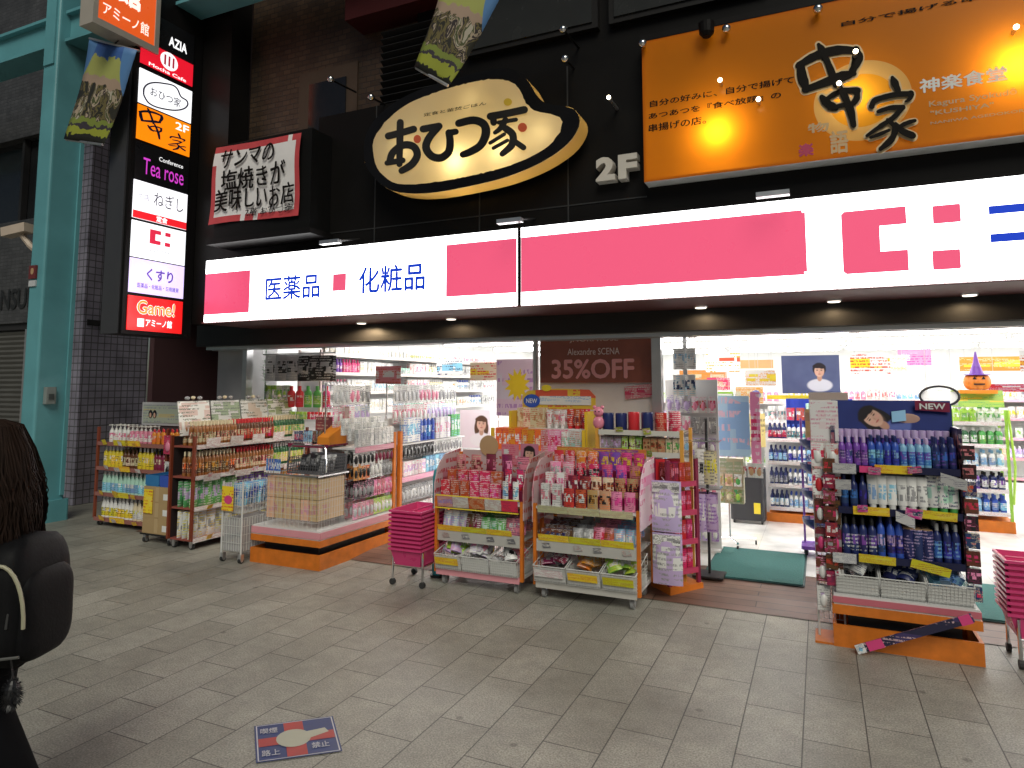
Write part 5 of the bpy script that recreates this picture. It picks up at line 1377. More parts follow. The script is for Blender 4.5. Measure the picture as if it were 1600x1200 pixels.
c = on_y(694, 705, 7.95); poster('white and lilac product poster left of the smiling woman', (c.x, 7.95, c.z), .40, .52, pack('poster_lilac', (.80, .77, .80), (.74, .55, .66), (.30, .32, .62), sc=8), 0.15)
c = on_y(806, 650, 7.2); yp = poster('pink hanging poster with a big yellow splash at the left opening', (c.x, 7.2, c.z), .50, .66, pack('poster_splash', (.80, .62, .74), (.76, .70, .78), (.55, .3, .6), sc=6))
mb = MB(); mb.add([(0.02 + (.17 if k % 2 else .10) * math.cos(k * math.pi / 12), -.002, .36 + (.2 if k % 2 else .12) * math.sin(k * math.pi / 12)) for k in range(24)], [tuple(range(24))]); mb.build('yellow_splash', pm('splash_yellow', (.85, .62, .02), .4), yp)

# ---- wall shelf along the left inside wall
ws = unit('wall_shelf', 'long bright wall shelf of care products inside the left opening', -5.5, 9.0, 5.0, .36, [.30, .62, .94, 1.22, 1.48, 1.72, 1.95], 2.0, R90, pm('pale_pink_post', (.72, .58, .56), .4), whsteel, pm('pale_edge', (.72, .66, .62), .4), whitep, z0=.034, cat='shelf')
pal = [('bottle', .075, .06, .18, 'white', 'white pink grey', 'white'), ('bottle', .075, .06, .17, 'white', 'white lilac grey', 'pink'), ('box', .09, .06, .16, 'white', 'white cream grey', 'white'), ('tube', .06, .05, .16, 'white', 'white sky grey', 'white'), ('jar', .08, .08, .1, 'white', 'white mint grey', 'mint'),
       ('box', .10, .07, .17, 'white', 'white pink red', 'white'), ('bottle', .07, .06, .18, 'cream', 'white lime grey', 'white'), ('box', .08, .06, .15, 'white', 'white orange grey', 'white'), ('bottle', .07, .05, .18, 'white', 'white sky navy', 'blue'), ('box', .09, .06, .17, 'grey', 'white grey black', 'white')]
for k, (z, ds) in enumerate(((1.22, 'fourth'), (1.48, 'third'), (1.72, 'second'), (1.95, 'top'))):
    p_ = pal[k:] + pal[:k]
    if k == 3: p_ = [('box', .10, .06, .1, 'white', 'white cream grey', 'white'), ('bottle', .06, .05, .12, 'white', 'white yellow lime', 'white'), ('box', .09, .06, .11, 'white', 'white pink red', 'white')]
    if k == 2: p_ = [('bottle', .07, .06, .19, 'purple', 'purple white hot', 'purple'), ('bottle', .07, .06, .19, 'hot', 'hot pink white', 'hot')] + p_
    mix(ws, 'care_product', 'bottle', 'small care product', 'in the %s row of the bright wall shelf' % ds, p_, -2.4, 2.4, .07, z, 3 if k < 3 else 6)
# hanging packs at the upper-left of the opening
hr = thing('hanging_rail', 'thin rail with hanging packs inside the left end of the opening', 'rail', (-5.75, 6.3, 1.98))
MB().tube((-.5, 0, 0), (.62, 0, 0), .008).tube((-.5, 0, 0), (-.5, 0, .47), .005).tube((.62, 0, 0), (.62, 0, .47), .005).build('rail', alu, hr)
row(hr, 'foil_pack', 'pack', 'crumpled black and silver foil pack', 'hanging from the thin rail', [('pouch', .26, .12, .32, 'black', 'silver black white', 'black'), ('pouch', .26, .12, .30, 'black', 'black silver white', 'black')], -.42, .55, 0, -.33, .19, 2, .06)
row(hr, 'drop_bottle_pack', 'pack', 'red or green drop shaped pack', 'hanging below the foil packs', [('bottle', .13, .08, .26, 'red', 'red white hot', 'red'), ('bottle', .13, .08, .26, 'green', 'lime green white', 'green'), ('bottle', .13, .08, .26, 'hot', 'red hot white', 'red')], -.12, .55, .02, -.64, .15)
row(hr, 'small_charm', 'charm', 'tiny red or green charm', 'dangling under the drop shaped packs', [('jar', .05, .05, .09, 'green', 'lime green white', 'lime'), ('jar', .05, .05, .09, 'red', 'red white hot', 'red')], -.15, .55, .02, -.78, .07)
gl = thing('tinsel_garland', 'green and white tinsel garland hanging at left end of opening', 'garland', (-6.22, 6.3, 2.0))
mb = MB()
for k in range(260):
    z = -random.random() * .95
    a = random.random() * 6.283
    p0 = Vector((.03 * math.sin(z * 9), .02, z)); d = Vector((math.cos(a), math.sin(a), random.uniform(-.5, .5))) * random.uniform(.04, .09)
    q = Vector((-d.y, d.x, 0)).normalized() * .006
    mb.add([p0 - q, p0 + q, p0 + d], [(0, 1, 2)], random.choice((0, 0, 1, 2)))
mb.tube((0, .02, .05), (0, .02, -.95), .006, 2)
mb.build('tinsel', [P('green'), P('white'), P('dgreen')], gl)

# ---- shopping baskets in stacks on chrome stands
bask = pm('basket_pink', (.66, .05, .19), .3, vary=.08)
def basket_mesh():
    mb = MB()
    w_, d, h = .20, .145, .14
    ring = lambda s_, z: [(sx * w_ * s_, sy * d * s_, z) for sx, sy in ((-1, -1), (1, -1), (1, 1), (-1, 1))]
    mb.add(ring(.80, 0) + ring(1, h), [(0, 1, 5, 4), (1, 2, 6, 5), (2, 3, 7, 6), (3, 0, 4, 7), (3, 2, 1, 0)])
    mb.add(ring(.79, .006) + ring(.985, h), [(4, 5, 1, 0), (5, 6, 2, 1), (6, 7, 3, 2), (7, 4, 0, 3), (0, 1, 2, 3)])
    o = ring(1.06, h - .016); i = ring(.985, h)
    for k in range(4):
        k2 = (k + 1) % 4
        mb.add([o[k], o[k2], (o[k2][0], o[k2][1], h), (o[k][0], o[k][1], h), i[k], i[k2]], [(0, 1, 2, 3), (3, 2, 5, 4)])
    return mb.mesh('basket', [bask])
BM = basket_mesh()
hmesh = MB().path([(-.2, -.02, .13), (-.19, -.06, .143), (.19, -.06, .143), (.2, -.02, .13)], .006).mesh('basket_handle', [bask])
def basket_stack(x, y, n, where, rot, side):
    st = thing('basket_stand', 'chrome wheeled stand under the pink baskets ' + where, 'stand', (x, y, 0), rot)
    for sx in (-1, 1):
        MB().path([(sx * .16, -.14, .05), (sx * .16, -.14, .27), (sx * .16, -.10, .30), (sx * .16, .10, .30), (sx * .16, .14, .27), (sx * .16, .14, .05)], .010).build('leg_frame', chrome, st, smooth=True)
    MB().tube((-.16, -.14, .16), (.16, -.14, .16), .007).tube((-.16, .14, .16), (.16, .14, .16), .007).build('cross_bar', chrome, st)
    MB().box(-.152, -.13, .153, .152, .13, .158).build('rest', chrome, st)
    for sx in (-1, 1):
        for sy in (-1, 1):
            c = MB().tube((sx * .16 - .012, sy * .14, .025), (sx * .16 + .012, sy * .14, .025), .025, 0, 10).build('caster', rub, st)
    for k in range(n):
        b = thing('shopping_basket', ('topmost' if k == n - 1 else 'stacked') + ' pink plastic shopping basket ' + where, 'basket', lw(st, (0, 0, .16 + k * .033)), rot, None if k == n - 1 else 'stacked pink shopping baskets ' + where)
        o = bpy.data.objects.new('body', BM); COL.objects.link(o); o.parent = b
        if k == n - 1:
            o = bpy.data.objects.new('handle', hmesh); COL.objects.link(o); o.parent = b
basket_stack(-3.06, 4.86, 10, 'left of the red cart', R90, 0)
basket_stack(1.14, 4.95, 10, 'at the right edge', math.radians(0), 1)

# ---- the two wheeled bargain carts
def bargain_cart(label, x, y, w_, d, edge):
    t = thing('bargain_cart', label, 'display cart', (x, y, 0))
    casters(t, w_, d, .038, .06, pm('caster_grey', (.28, .28, .28), .5))
    sidep = pack('side_' + label.split()[0], (.72, .55, .58), (.70, .30, .40), (.62, .08, .15), sc=6)
    for sx in (-1, 1):
        MB().box(sx * w_ / 2 - .012, 0, .10, sx * w_ / 2 + .012, .03, .70).build('post', ora, t)
        MB().box(sx * w_ / 2 - .012, d - .03, .10, sx * w_ / 2 + .012, d, 1.02).build('post', ora, t)
        pts = [(sx * w_ / 2, .0, .56), (sx * w_ / 2, .0, .80), (sx * w_ / 2, .05, .93), (sx * w_ / 2, .16, 1.02), (sx * w_ / 2, d, 1.05), (sx * w_ / 2, d, .56)]
        MB().prism([(p[0] + sx * .013, p[1], p[2]) for p in pts], (sx * .008, 0, 0)).build('side_panel', sidep, t)
    b = MB().box(-w_ / 2 + .013, .0, .10, w_ / 2 - .013, d, .125).build('base_shelf', whsteel, t)
    MB().box(-w_ / 2 + .013, -.012, .085, w_ / 2 - .013, -.001, .135).build('edge_strip', edge, b)
    m_ = MB().box(-w_ / 2 + .013, .02, .385, w_ / 2 - .013, d, .40).build('middle_shelf', pm('shelf_grey', (.42, .41, .39), .45), t)
    MB().box(-w_ / 2 + .013, .006, .35, w_ / 2 - .013, .0195, .44).build('front_plate', pm('plate_grey', (.46, .45, .42), .45), m_)
    MB().box(-w_ / 2 + .013, .0, .665, w_ / 2 - .013, d, .68).build('tray', whsteel, t)
    MB().box(-w_ / 2 + .013, d - .012, .69, w_ / 2 - .013, d - .002, 1.04).build('back_panel', sidep, t)
    return t
c1 = bargain_cart('red and pink wheeled bargain cart, left of the pair', -2.51, 4.85, .76, .44, pinkedge)
c2 = bargain_cart('orange posted bargain cart of patterned packets, right of the pair', -1.62, 4.85, .80, .46, pm('grey_edge', (.5, .48, .44), .5))
def step_rows(t, w_, rows_, lab, where):
    """stepped tray: each row a little higher and further back, on its own riser"""
    for k, (kinds, ds) in enumerate(rows_):
        y, z = .05 + .10 * k, .682 + .085 * k
        if k: MB().box(-w_ / 2 + .02, y - .045, .681, w_ / 2 - .02, y + .045, z - .001).build('riser', P('wine'), t)
        row(t, 'beauty_packet', 'packet', ds, where, kinds, -w_ / 2 + .025, w_ / 2 - .025, y, z, None, 1, jit=.5, shrink=.92, tall=1.12)
step_rows(c1, .76, [([('box', .085, .05, .13, 'red', 'red red white', 'white'), ('box', .085, .05, .13, 'red', 'red red white', 'white'), ('box', .085, .05, .12, 'red', 'red hot white', 'white'), ('tube', .055, .04, .15, 'white', 'white sky navy', 'blue')], 'red front row packet or blue tube'),
                    ([('box', .09, .05, .12, 'red', 'red hot white', 'red'), ('box', .10, .05, .12, 'hot', 'red pink white', 'red'), ('tube', .06, .04, .15, 'red', 'red white navy', 'red')], 'red middle row packet'),
                    ([('pouch', .10, .04, .15, 'pink', 'pink wine cream', 'pink'), ('pouch', .10, .04, .16, 'hot', 'wine pink brown', 'pink'), ('pouch', .12, .04, .15, 'pink', 'pink grey wine', 'pink')], 'pink back row pouch')], '', 'on the red cart tray')
t = thing('round_pop', 'round tan advert disc standing above the red cart', 'advert', (-2.55, 5.27, 1.0))
MB().tube((-.07, 0, .08), (-.07, .006, .08), .09, 0, 20).tube((-.07, .003, -.3), (-.07, .003, 0), .004, 0, 6).build('disc', P('tan'), t)
poster('dark haired woman advert card at top right of the red cart', (-2.24, 5.27, .93), .16, .18, portrait('card_woman', (.60, .25, .34), (.45, .14, .22), (.03, .02, .02), (.70, .45, .55), 0, .095, .05), 0, None, 'advert', 'advert_card')
poster('pink swirl printed advert card at top middle of the red cart', (-2.42, 5.275, .93), .16, .17, K('pink white hot'), 0, None, 'advert', 'advert_card')
def strip(t, z, x0, x1, mats, y=-.018, h=.06):
    n = len(mats)
    for i, m_ in enumerate(mats):
        a_, b2 = x0 + (x1 - x0) * i / n, x0 + (x1 - x0) * (i + 1) / n
        MB().obox(((a_ + b2) / 2, y, z), ((b2 - a_) / 2 - .002, 0, 0), (0, .002, 0), (0, -.008, h / 2)).build('price_card', m_, t)
strip(c1, .665, -.36, .36, [pack('pc_red_blue', (.70, .40, .45), (.35, .35, .66), (.60, .05, .08), sc=10), price_w, K('red red cream'), price_w, K('red red wine')], h=.085)
MB().box(-.37, -.022, .708, .37, -.012, .716).box(-.37, -.036, .612, .37, -.026, .62).build('yellow_trim', yel, c1)
row(c1, 'sachet', 'packet', 'lilac white clear packet', 'in the middle tier of the red cart', [('pouch', .10, .05, .17, 'white', 'white lilac sky', 'white'), ('pouch', .10, .05, .16, 'white', 'brown wine white', 'white'), ('pouch', .11, .06, .14, 'green', 'green mint white', 'white'), ('pouch', .10, .05, .15, 'pink', 'pink white navy', 'white')], -.35, .35, .06, .41, .085, 4, .09, -.2, dz=.012)
strip(c1, .455, -.36, .30, [price_y, price_y, price_y], -.004, .045)
row(c2, 'sachet', 'packet', 'dark or blue square packet', 'in the middle tier of the patterned cart', [('box', .11, .10, .10, 'navy', 'brown navy silver', 'white'), ('pouch', .10, .07, .12, 'white', 'grey white silver', 'white'), ('pouch', .11, .06, .14, 'pink', 'pink red brown', 'white'), ('pouch', .10, .06, .14, 'sky', 'sky white pink', 'white')], -.36, .36, .07, .41, .09, 4, .09, -.2, dz=.012)
strip(c2, .455, -.37, .37, [price_y, price_y, price_y], -.004, .05)
dia = lambda a, b2, c_: ('pouch', .088, .035, .125, a, '%s %s %s' % (a, b2, c_), a)
step_rows(c2, .80, [([('box', .07, .04, .15, 'white', 'white pink grey', 'white'), dia('red', 'white', 'black'), dia('tan', 'black', 'orange'), dia('pink', 'hot', 'wine')], 'white, red and tan front row packet'),
                    ([('box', .07, .04, .14, 'pink', 'white pink red', 'white'), dia('wine', 'white', 'red'), dia('cream', 'brown', 'orange'), dia('tan', 'black', 'red')], 'white, wine and cream second row packet'),
                    ([('pouch', .10, .04, .13, 'pink', 'pink grey white', 'pink'), dia('red', 'black', 'white'), dia('hot', 'purple', 'pink'), dia('pink', 'orange', 'wine')], 'pink and red third row packet'),
                    ([dia('red', 'pink', 'white'), dia('orange', 'red', 'white'), dia('purple', 'yellow', 'hot'), dia('hot', 'yellow', 'wine')], 'orange and purple back row packet')], '', 'on the patterned cart tray')
strip(c2, .668, -.37, .37, [pack('pc_pale', (.72, .68, .42), (.70, .60, .35), (.45, .3, .28), sc=12)] * 3, h=.055)
hdm = pack('header_orange', (.60, .20, .05), (.30, .08, .30), (.75, .55, .10), (.1, .9), sc=9)
MB().box(-.37, .41, 1.03, .37, .425, 1.10).build('header_strip', hdm, c2)
def bin_(fr, x, wd, z, label, liner=whsteel, tag_m=None, d=.34, y0=-.03):
    t = thing('wire_basket', label, 'basket', lw(fr, (x, y0, z)), fr.rotation_euler.z)
    mb = MB()
    h0, h1 = .12, .20
    a, b_ = -wd / 2, wd / 2
    wire_grid(mb, (a, 0, 0), (wd, 0, 0), (0, -.03, h0), 12, 6, .0016); wire_grid(mb, (a, d, 0), (wd, 0, 0), (0, 0, h1), 12, 7, .0016)
    for xx in (a, b_): wire_grid(mb, (xx, 0, 0), (0, d, 0), (0, 0, h0), 10, 5, .0016)
    wire_grid(mb, (a, 0, .001), (wd, 0, 0), (0, d, 0), 10, 10, .0016)
    mb.tube((a, -.03, h0), (b_, -.03, h0), .004, 0, 6).tube((a, -.03, h0), (a, d, h1), .004, 0, 6).tube((b_, -.03, h0), (b_, d, h1), .004, 0, 6)
    mb.build('wire', wire, t)
    if liner: MB().box(a + .004, .004, .004, b_ - .004, d - .004, .05).add([(a + .004, -.001, .01), (b_ - .004, -.001, .01), (b_ - .004, -.024, h0 - .01), (a + .004, -.024, h0 - .01)], [(0, 1, 2, 3)]).build('liner', pm('liner_milk', (.60, .60, .58), .4), t)
    if tag_m: MB().obox((0, -.034, .07), (wd * .45, 0, 0), (0, .002, 0), (0, -.010, .028)).build('price_card', tag_m, t)
    return t
def heap(t, name, cat, desc, where, kinds, wd, d, z, n, s_=1.0):
    lab = desc + ' ' + where
    for i in range(n):
        k = kinds[i % len(kinds)]
        o = put(goods(*k), name, cat, lab, lab, t, (random.uniform(-.5, .5) * (wd - .1), random.uniform(.04, d - .08), z + random.uniform(0, .05)), random.uniform(-1, 1), 0)
        o.rotation_euler = (random.uniform(-1.4, -.5), random.uniform(-.5, .5), random.uniform(-.6, .6))
for k, (fr, xs, descs) in enumerate(((c1, (-.245, 0, .245), ('green and white packets', 'white pink soft packs', 'black and white packets')), (c2, (-.265, 0, .265), ('dark wine packets', 'orange packets', 'lime and white packets')))):
    nm = ('red cart', 'patterned cart')[k]
    pals = ((([('pouch', .11, .05, .13, 'white', 'lime white green', 'white'), ('pouch', .1, .05, .12, 'white', 'lilac white pink', 'white')]), ([('pouch', .15, .07, .16, 'white', 'white pink lilac', 'white')]), ([('pouch', .1, .05, .12, 'white', 'white black grey', 'white'), ('pouch', .1, .04, .13, 'pink', 'pink white red', 'pink')])),
            (([('pouch', .11, .05, .12, 'wine', 'wine grey white', 'wine'), ('pouch', .1, .05, .12, 'navy', 'grey navy white', 'white')]), ([('pouch', .10, .05, .12, 'orange', 'orange cream white', 'white'), ('pouch', .1, .05, .12, 'red', 'red yellow white', 'white')]), ([('pouch', .11, .05, .12, 'lime', 'lime white yellow', 'white'), ('pouch', .1, .05, .12, 'white', 'white lime grey', 'white')])))[k]
    for j, x in enumerate(xs):
        tg = price_y if (k, j) in ((0, 0), (1, 1), (1, 2)) else (None if k == 0 else price_w)
        b = bin_(fr, x, .23 if k == 0 else .25, .137, 'white wire basket of ' + descs[j] + ' at the bottom of the ' + nm, tag_m=tg)
        heap(b, 'soft_packet', 'packet', descs[j][:-1], 'heaped in a bottom basket of the ' + nm, pals[j], .22, .3, .09, 9)
# teal umbrella cover beside the left cart
t = thing('teal_roll', 'tall teal rolled mat standing between pink baskets and red cart', 'roll', (-2.98, 5.05, 0))
MB().lathe(0, 0, [(.05, .02), (.055, .05), (.055, .82), (.045, .88), (.02, .9)], n=12).build('roll', pm('roll_teal', (.03, .30, .36), .5), t, smooth=True)
MB().lathe(0, 0, [(.07, 0), (.07, .019)], n=12).build('foot', P('black'), t)

# ---- yellow header rack behind the carts
b1 = unit('display_rack', 'yellow framed display rack with blue oval header behind the carts', -2.27, 5.5, .86, .42, [.10, .45, .78, 1.02], 1.22, 0, pm('yellow_frame', (.75, .50, .03), .4), whsteel, price_p, pm('back_orange', (.55, .22, .10), .5))
wb = 'of the yellow framed rack'
row(b1, 'toothpaste_box', 'box', 'orange, white and mint upright box', 'on the shelf ' + wb, [('box', .075, .05, .19, 'orange', 'orange white red', 'white'), ('box', .075, .05, .18, 'white', 'orange cream red', 'white'), ('box', .08, .05, .18, 'white', 'pink red white', 'white'), ('box', .08, .05, .17, 'white', 'white mint red', 'white')], -.41, .41, .05, 1.02, .075, 3, .07, tall=1.05)
MB().box(-.30, .2, 1.20, .42, .4, 1.215).build('upper_shelf', whsteel, b1)
row(b1, 'tooth_brush_pack', 'box', 'cream and red packet', 'on the upper step ' + wb, [('box', .085, .05, .17, 'cream', 'cream tan red', 'white'), ('tube', .06, .05, .16, 'white', 'white pink red', 'white'), ('tube', .07, .05, .17, 'red', 'red wine white', 'red')], -.28, .40, .23, 1.216, .08, 2, .08, tall=1.05)
hd = MB().prism([(-.30, .38, 1.38), (.42, .38, 1.38), (.42, .38, 1.50), (.36, .38, 1.56), (.06, .38, 1.57), (-.24, .38, 1.55), (-.30, .38, 1.50)], (0, .012, 0)).build('header', pack('header_redyel', (.80, .52, .06), (.72, .10, .06), (.70, .10, .06), (.55, 1), sc=6), b1)
MB().box(-.12, .372, 1.42, .38, .379, 1.50).build('header_text', pack('header_bluetext', (.70, .70, .66), (.70, .70, .66), (.10, .25, .62), (.1, .9), sc=9), hd)
mb = MB(); blob(mb, lambda a_, b2: (a_, .3705, b2), -.2, 1.455, .085, .062, (0, 0, 0)); mb.build('blue_oval', P('blue'), hd)
letters('NEW', (-.255 - 0, .370, 1.435), XU, ZU, .11, .04, P('white'), hd, world=False, gap=.002)
for sx, zt in ((-.30, 1.5), (.42, 1.5)): MB().box(sx - .012, .1, 1.0, sx + .012, .40, 1.37).build('upper_post', pm('yellow_frame', (.75, .50, .03), .4), b1)
mb = MB(); blob(mb, lambda a_, b2: (a_, .369, b2), -.05, 1.575, .05, .03, (0, 0, 0)); mb.build('star', P('yellow'), hd)

# ---- white rack with tins behind the right cart
b2 = unit('display_rack', 'white rack topped with red and navy tins behind the patterned cart', -1.37, 5.5, .70, .42, [.10, .45, .78, 1.05, 1.22], 1.24, 0, pm('orange_frame', (.70, .35, .06), .4), pm('dark_shelf', (.22, .17, .12), .5), pm('pale_rail', (.62, .62, .56), .5), None)
row(b2, 'round_tin', 'tin', 'red or navy round tin', 'on top of the white rack', [('can', .12, .12, .15, 'navy', 'navy', 'navy'), ('can', .12, .12, .16, 'red', 'red', 'red'), ('can', .12, .12, .16, 'navy', 'navy', 'navy'), ('can', .12, .12, .16, 'wine', 'red red cream', 'wine'), ('can', .12, .12, .17, 'red', 'red red white', 'red')], -.34, .34, .10, 1.22, .13)
row(b2, 'mascara_pack', 'packet', 'grey and lime slim packet', 'on the second shelf of the white rack', [('box', .07, .05, .13, 'grey', 'grey lilac wine', 'white'), ('box', .06, .05, .13, 'white', 'lime brown white', 'white'), ('box', .07, .05, .12, 'brown', 'tan brown red', 'white'), ('box', .06, .05, .12, 'white', 'cream green brown', 'white')], -.33, .33, .05, 1.05, .068, 2, .1)
row(b2, 'pink_packet', 'packet', 'pale pink upright packet', 'on the third shelf of the white rack', [('box', .07, .05, .20, 'pink', 'pink white lilac', 'white'), ('box', .07, .05, .2, 'lilac', 'white pink lilac', 'white')], -.33, .33, .05, .78, .075, 2, .1)
t = thing('plush_topper', 'small pink plush figure at the left end of the tins', 'plush toy', (-1.72, 5.55, 1.225))
MB().ball((0, 0, .06), .05, .04, .06).ball((0, 0, .15), .045, .04, .045).ball((-.035, 0, .19), .016).ball((.035, 0, .19), .016).build('plush_body', P('pink', .9), t, smooth=True)
MB().ball((-.016, -.038, .155), .006).ball((.016, -.038, .155), .006).build('eyes', P('black'), t)
# lilac bags on the cart side, red display behind
for k, z in enumerate((.14, .52)):
    t = thing('lilac_bag', ('lower', 'upper')[k] + ' pale lilac plastic bag of goods at the right side of the patterned cart', 'bag', (-1.07, 5.12, z))
    mb = MB(); me_ = goods('pouch', .22, .09, .37, 'lilac', 'lilac white grey', 'white')
    o = bpy.data.objects.new('bag_body', me_); COL.objects.link(o); o.parent = t
    MB().box(-.10, -.03, .29, .10, -.018, .36).build('header_card', K('white grey black'), t)
    MB().tube((0, -.01, .36), (-.05, .1, .38), .005, 0, 6).build('hook', chrome, t)
rdz = unit('display_rack', 'narrow dark red display tower of hanging red packets near the entrance', -1.0, 5.42, .28, .20, [.18, .40, .62, .84], 1.02, math.radians(50), P('wine'), P('wine'), pm('hot_rail', (.5, .05, .12), .4), P('red'), 0, .07, ora)
for k, z in enumerate((.18, .40, .62, .84)):
    row(rdz, 'red_packet', 'packet', 'dark red upright packet', 'in row %s of the narrow red display tower' % ('four', 'three', 'two', 'one')[k], [('box', .06, .04, .15, 'wine', 'wine pink red', 'red'), ('box', .06, .04, .15, 'red', 'red pink wine', 'red')], -.12, .12, .06, z, .062, 2, .07)
row(None, 'hanging_packet', 'packet', 'white and black tall hanging packet', 'on the side of the narrow red tower', [('pouch', .10, .04, .28, 'white', 'white black grey', 'white'), ('pouch', .1, .04, .26, 'cream', 'cream yellow navy', 'white')], -.96, -.80, 5.72, .80, .08, 2, .12)
row(None, 'hanging_packet', 'packet', 'lilac hanging packet', 'low on the side of the narrow red tower', [('pouch', .10, .04, .3, 'lilac', 'lilac white purple', 'white')], -.96, -.80, 5.72, .42, .08, 2, .12)
rl = thing('peg_stand', 'thin dark peg stand holding hanging packets beside the entrance', 'stand', (-.88, 5.85, 0.02))
MB().tube((0, 0, 0.03), (0, 0, 1.3), .012).build('pole', P('black'), rl)
MB().box(-.12, -.12, .031, .12, .1, .045).build('foot', P('black'), rl)
for z in (.74, 1.12): MB().box(-.12, -.16, z, .12, .02, z + .01).build('peg_bar', chrome, rl)

# ---- blue stand on the orange platform
bs = thing('cosmetics_stand', 'tall navy blue cosmetics stand on an orange platform at right', 'display stand', (.41, 4.75, 0))
pallet(bs, -.39, .39, 0, .46, pm('pink_red_edge', (.55, .14, .18), .45), .31)
nvy = pm('navy_panel', (.008, .010, .05), .35, vary=.2)
MB().box(-.36, .42, .311, .36, .45, 1.48).build('back_panel', nvy, bs)
for sx in (-1, 1): MB().box(sx * .345 - .012, .10, .5, sx * .345 + .012, .419, 1.34).build('side_panel', pack('side_navy', (.02, .02, .08), (.35, .12, .16), (.55, .45, .5), (.1, .95), sc=14), bs)
hd = MB().obox((0, .34, 1.40), (.345, 0, 0), (0, .006, 0), (0, .03, .10)).build('header', portrait('header_woman', (.010, .014, .085), (.025, .045, .22), (.015, .012, .015), (.10, .14, .40), -.10, 1.385, .066, .95), bs)
MB().ball((.10, .322, 1.385), .07, .003, .032, 0, 14, 8).obox((.05, .318, 1.40), (.04, 0, .006), (0, .003, 0), (0, .010, .034), 1).build('printed_hand', [pm('print_skin', (.50, .31, .24), .4), P('sky')], hd)
MB().obox((.24, .318, 1.465), (.095, 0, -.006), (0, .003, 0), (0, 0, .03)).build('new_tag', P('wine'), hd)
letters('NEW', (.17, .313, 1.448), XU, ZU, .14, .035, P('white'), hd, world=False, gap=.003, bold=.03)
zs_ = (.54, .83, 1.09)
for z in zs_:
    s_ = MB().box(-.332, .06, z - .015, .332, .419, z).build('shelf', nvy, bs)
    MB().box(-.332, .045, z - .03, .332, .059, z + .012).build('price_rail', nvy, s_)
wbs = 'of the navy blue stand'
MB().box(-.332, .24, 1.091, .332, .40, 1.16).build('riser', nvy, bs)
row(bs, 'cream_bottle', 'bottle', 'violet blue slim bottle', 'in the front top row ' + wbs, [('bottle', .05, .04, .17, 'purple', 'purple navy lilac', 'lilac'), ('bottle', .05, .04, .18, 'blue', 'blue sky navy', 'navy'), ('bottle', .05, .04, .17, 'sky', 'blue purple sky', 'lilac'), ('bottle', .05, .04, .18, 'navy', 'navy blue purple', 'navy')], -.32, .32, .08, 1.09, .050, 3, .05, tall=1.12)
row(bs, 'cream_bottle', 'bottle', 'lilac capped short bottle', 'in the rear top row ' + wbs, [('jar', .05, .05, .12, 'navy', 'navy purple blue', 'lilac')], -.32, .32, .27, 1.161, .052, 2, .05, tall=1.3)
row(bs, 'cream_tube', 'tube', 'navy or white squeeze tube', 'in the middle tier ' + wbs, [('bottle', .055, .045, .18, 'navy', 'navy blue navy', 'navy'), ('tube', .065, .05, .18, 'white', 'white sky white', 'white'), ('tube', .065, .05, .18, 'white', 'white grey white', 'white'), ('tube', .075, .05, .19, 'white', 'white mint navy', 'green')], -.32, .32, .09, .83, .064, 3, .07, tall=1.2)
row(bs, 'deodorant_bottle', 'bottle', 'dark blue can or bottle', 'in the lower tier ' + wbs, [('bottle', .06, .05, .2, 'navy', 'navy purple white', 'black'), ('bottle', .055, .05, .22, 'blue', 'navy lilac blue', 'navy'), ('can', .08, .08, .16, 'navy', 'navy navy lilac', 'tan'), ('bottle', .055, .05, .2, 'navy', 'blue navy sky', 'grey')], -.32, .32, .09, .54, .060, 3, .07, tall=1.2)
cards(bs, [(-.02, 0, 0)], 1.085, .20, .052, price_y, .035); cards(bs, [(-.15, 0, 0), (.2, 0, -.05)], .825, .20, .052, price_y, .035); cards(bs, [(-.13, 0, -.03), (.15, -.02, -.22)], .535, .20, .052, price_y, .035)
for x, z, s_ in ((-.29, 1.08, 1.2), (.29, 1.03, 1.2), (-.30, .98, .8), (.03, .79, .9), (-.31, .53, 1.2)):
    MB().obox((x, .02, z), (.055 * s_, 0, -.02 * (1 if x > 0 else 0)), (0, .003, 0), (0, -.008, .032)).build('info_card', pack('info_white', (.66, .66, .66), (.66, .66, .66), (.2, .2, .3), sc=8), bs)
MB().obox((-.17, .03, 1.08), (.035, 0, 0), (0, .003, 0), (0, 0, .02)).build('pink_tag', P('hot'), bs)
for j, x in enumerate((-.245, 0, .245)):
    b = bin_(bs, x, .235, .3105, ('left', 'middle', 'right')[j] + ' white wire basket at the foot of the navy stand', d=.30, y0=.04)
    heap(b, 'small_packet', 'packet', ('white and grey small packet', 'navy round packet', 'pale blue packet')[j], 'heaped at the foot of the navy stand', (([('pouch', .09, .05, .11, 'white', 'white grey navy', 'white')]), ([('pouch', .09, .06, .10, 'navy', 'navy white navy', 'navy')]), ([('box', .05, .05, .13, 'white', 'sky white blue', 'white')]))[j], .22, .28, .09, 11)
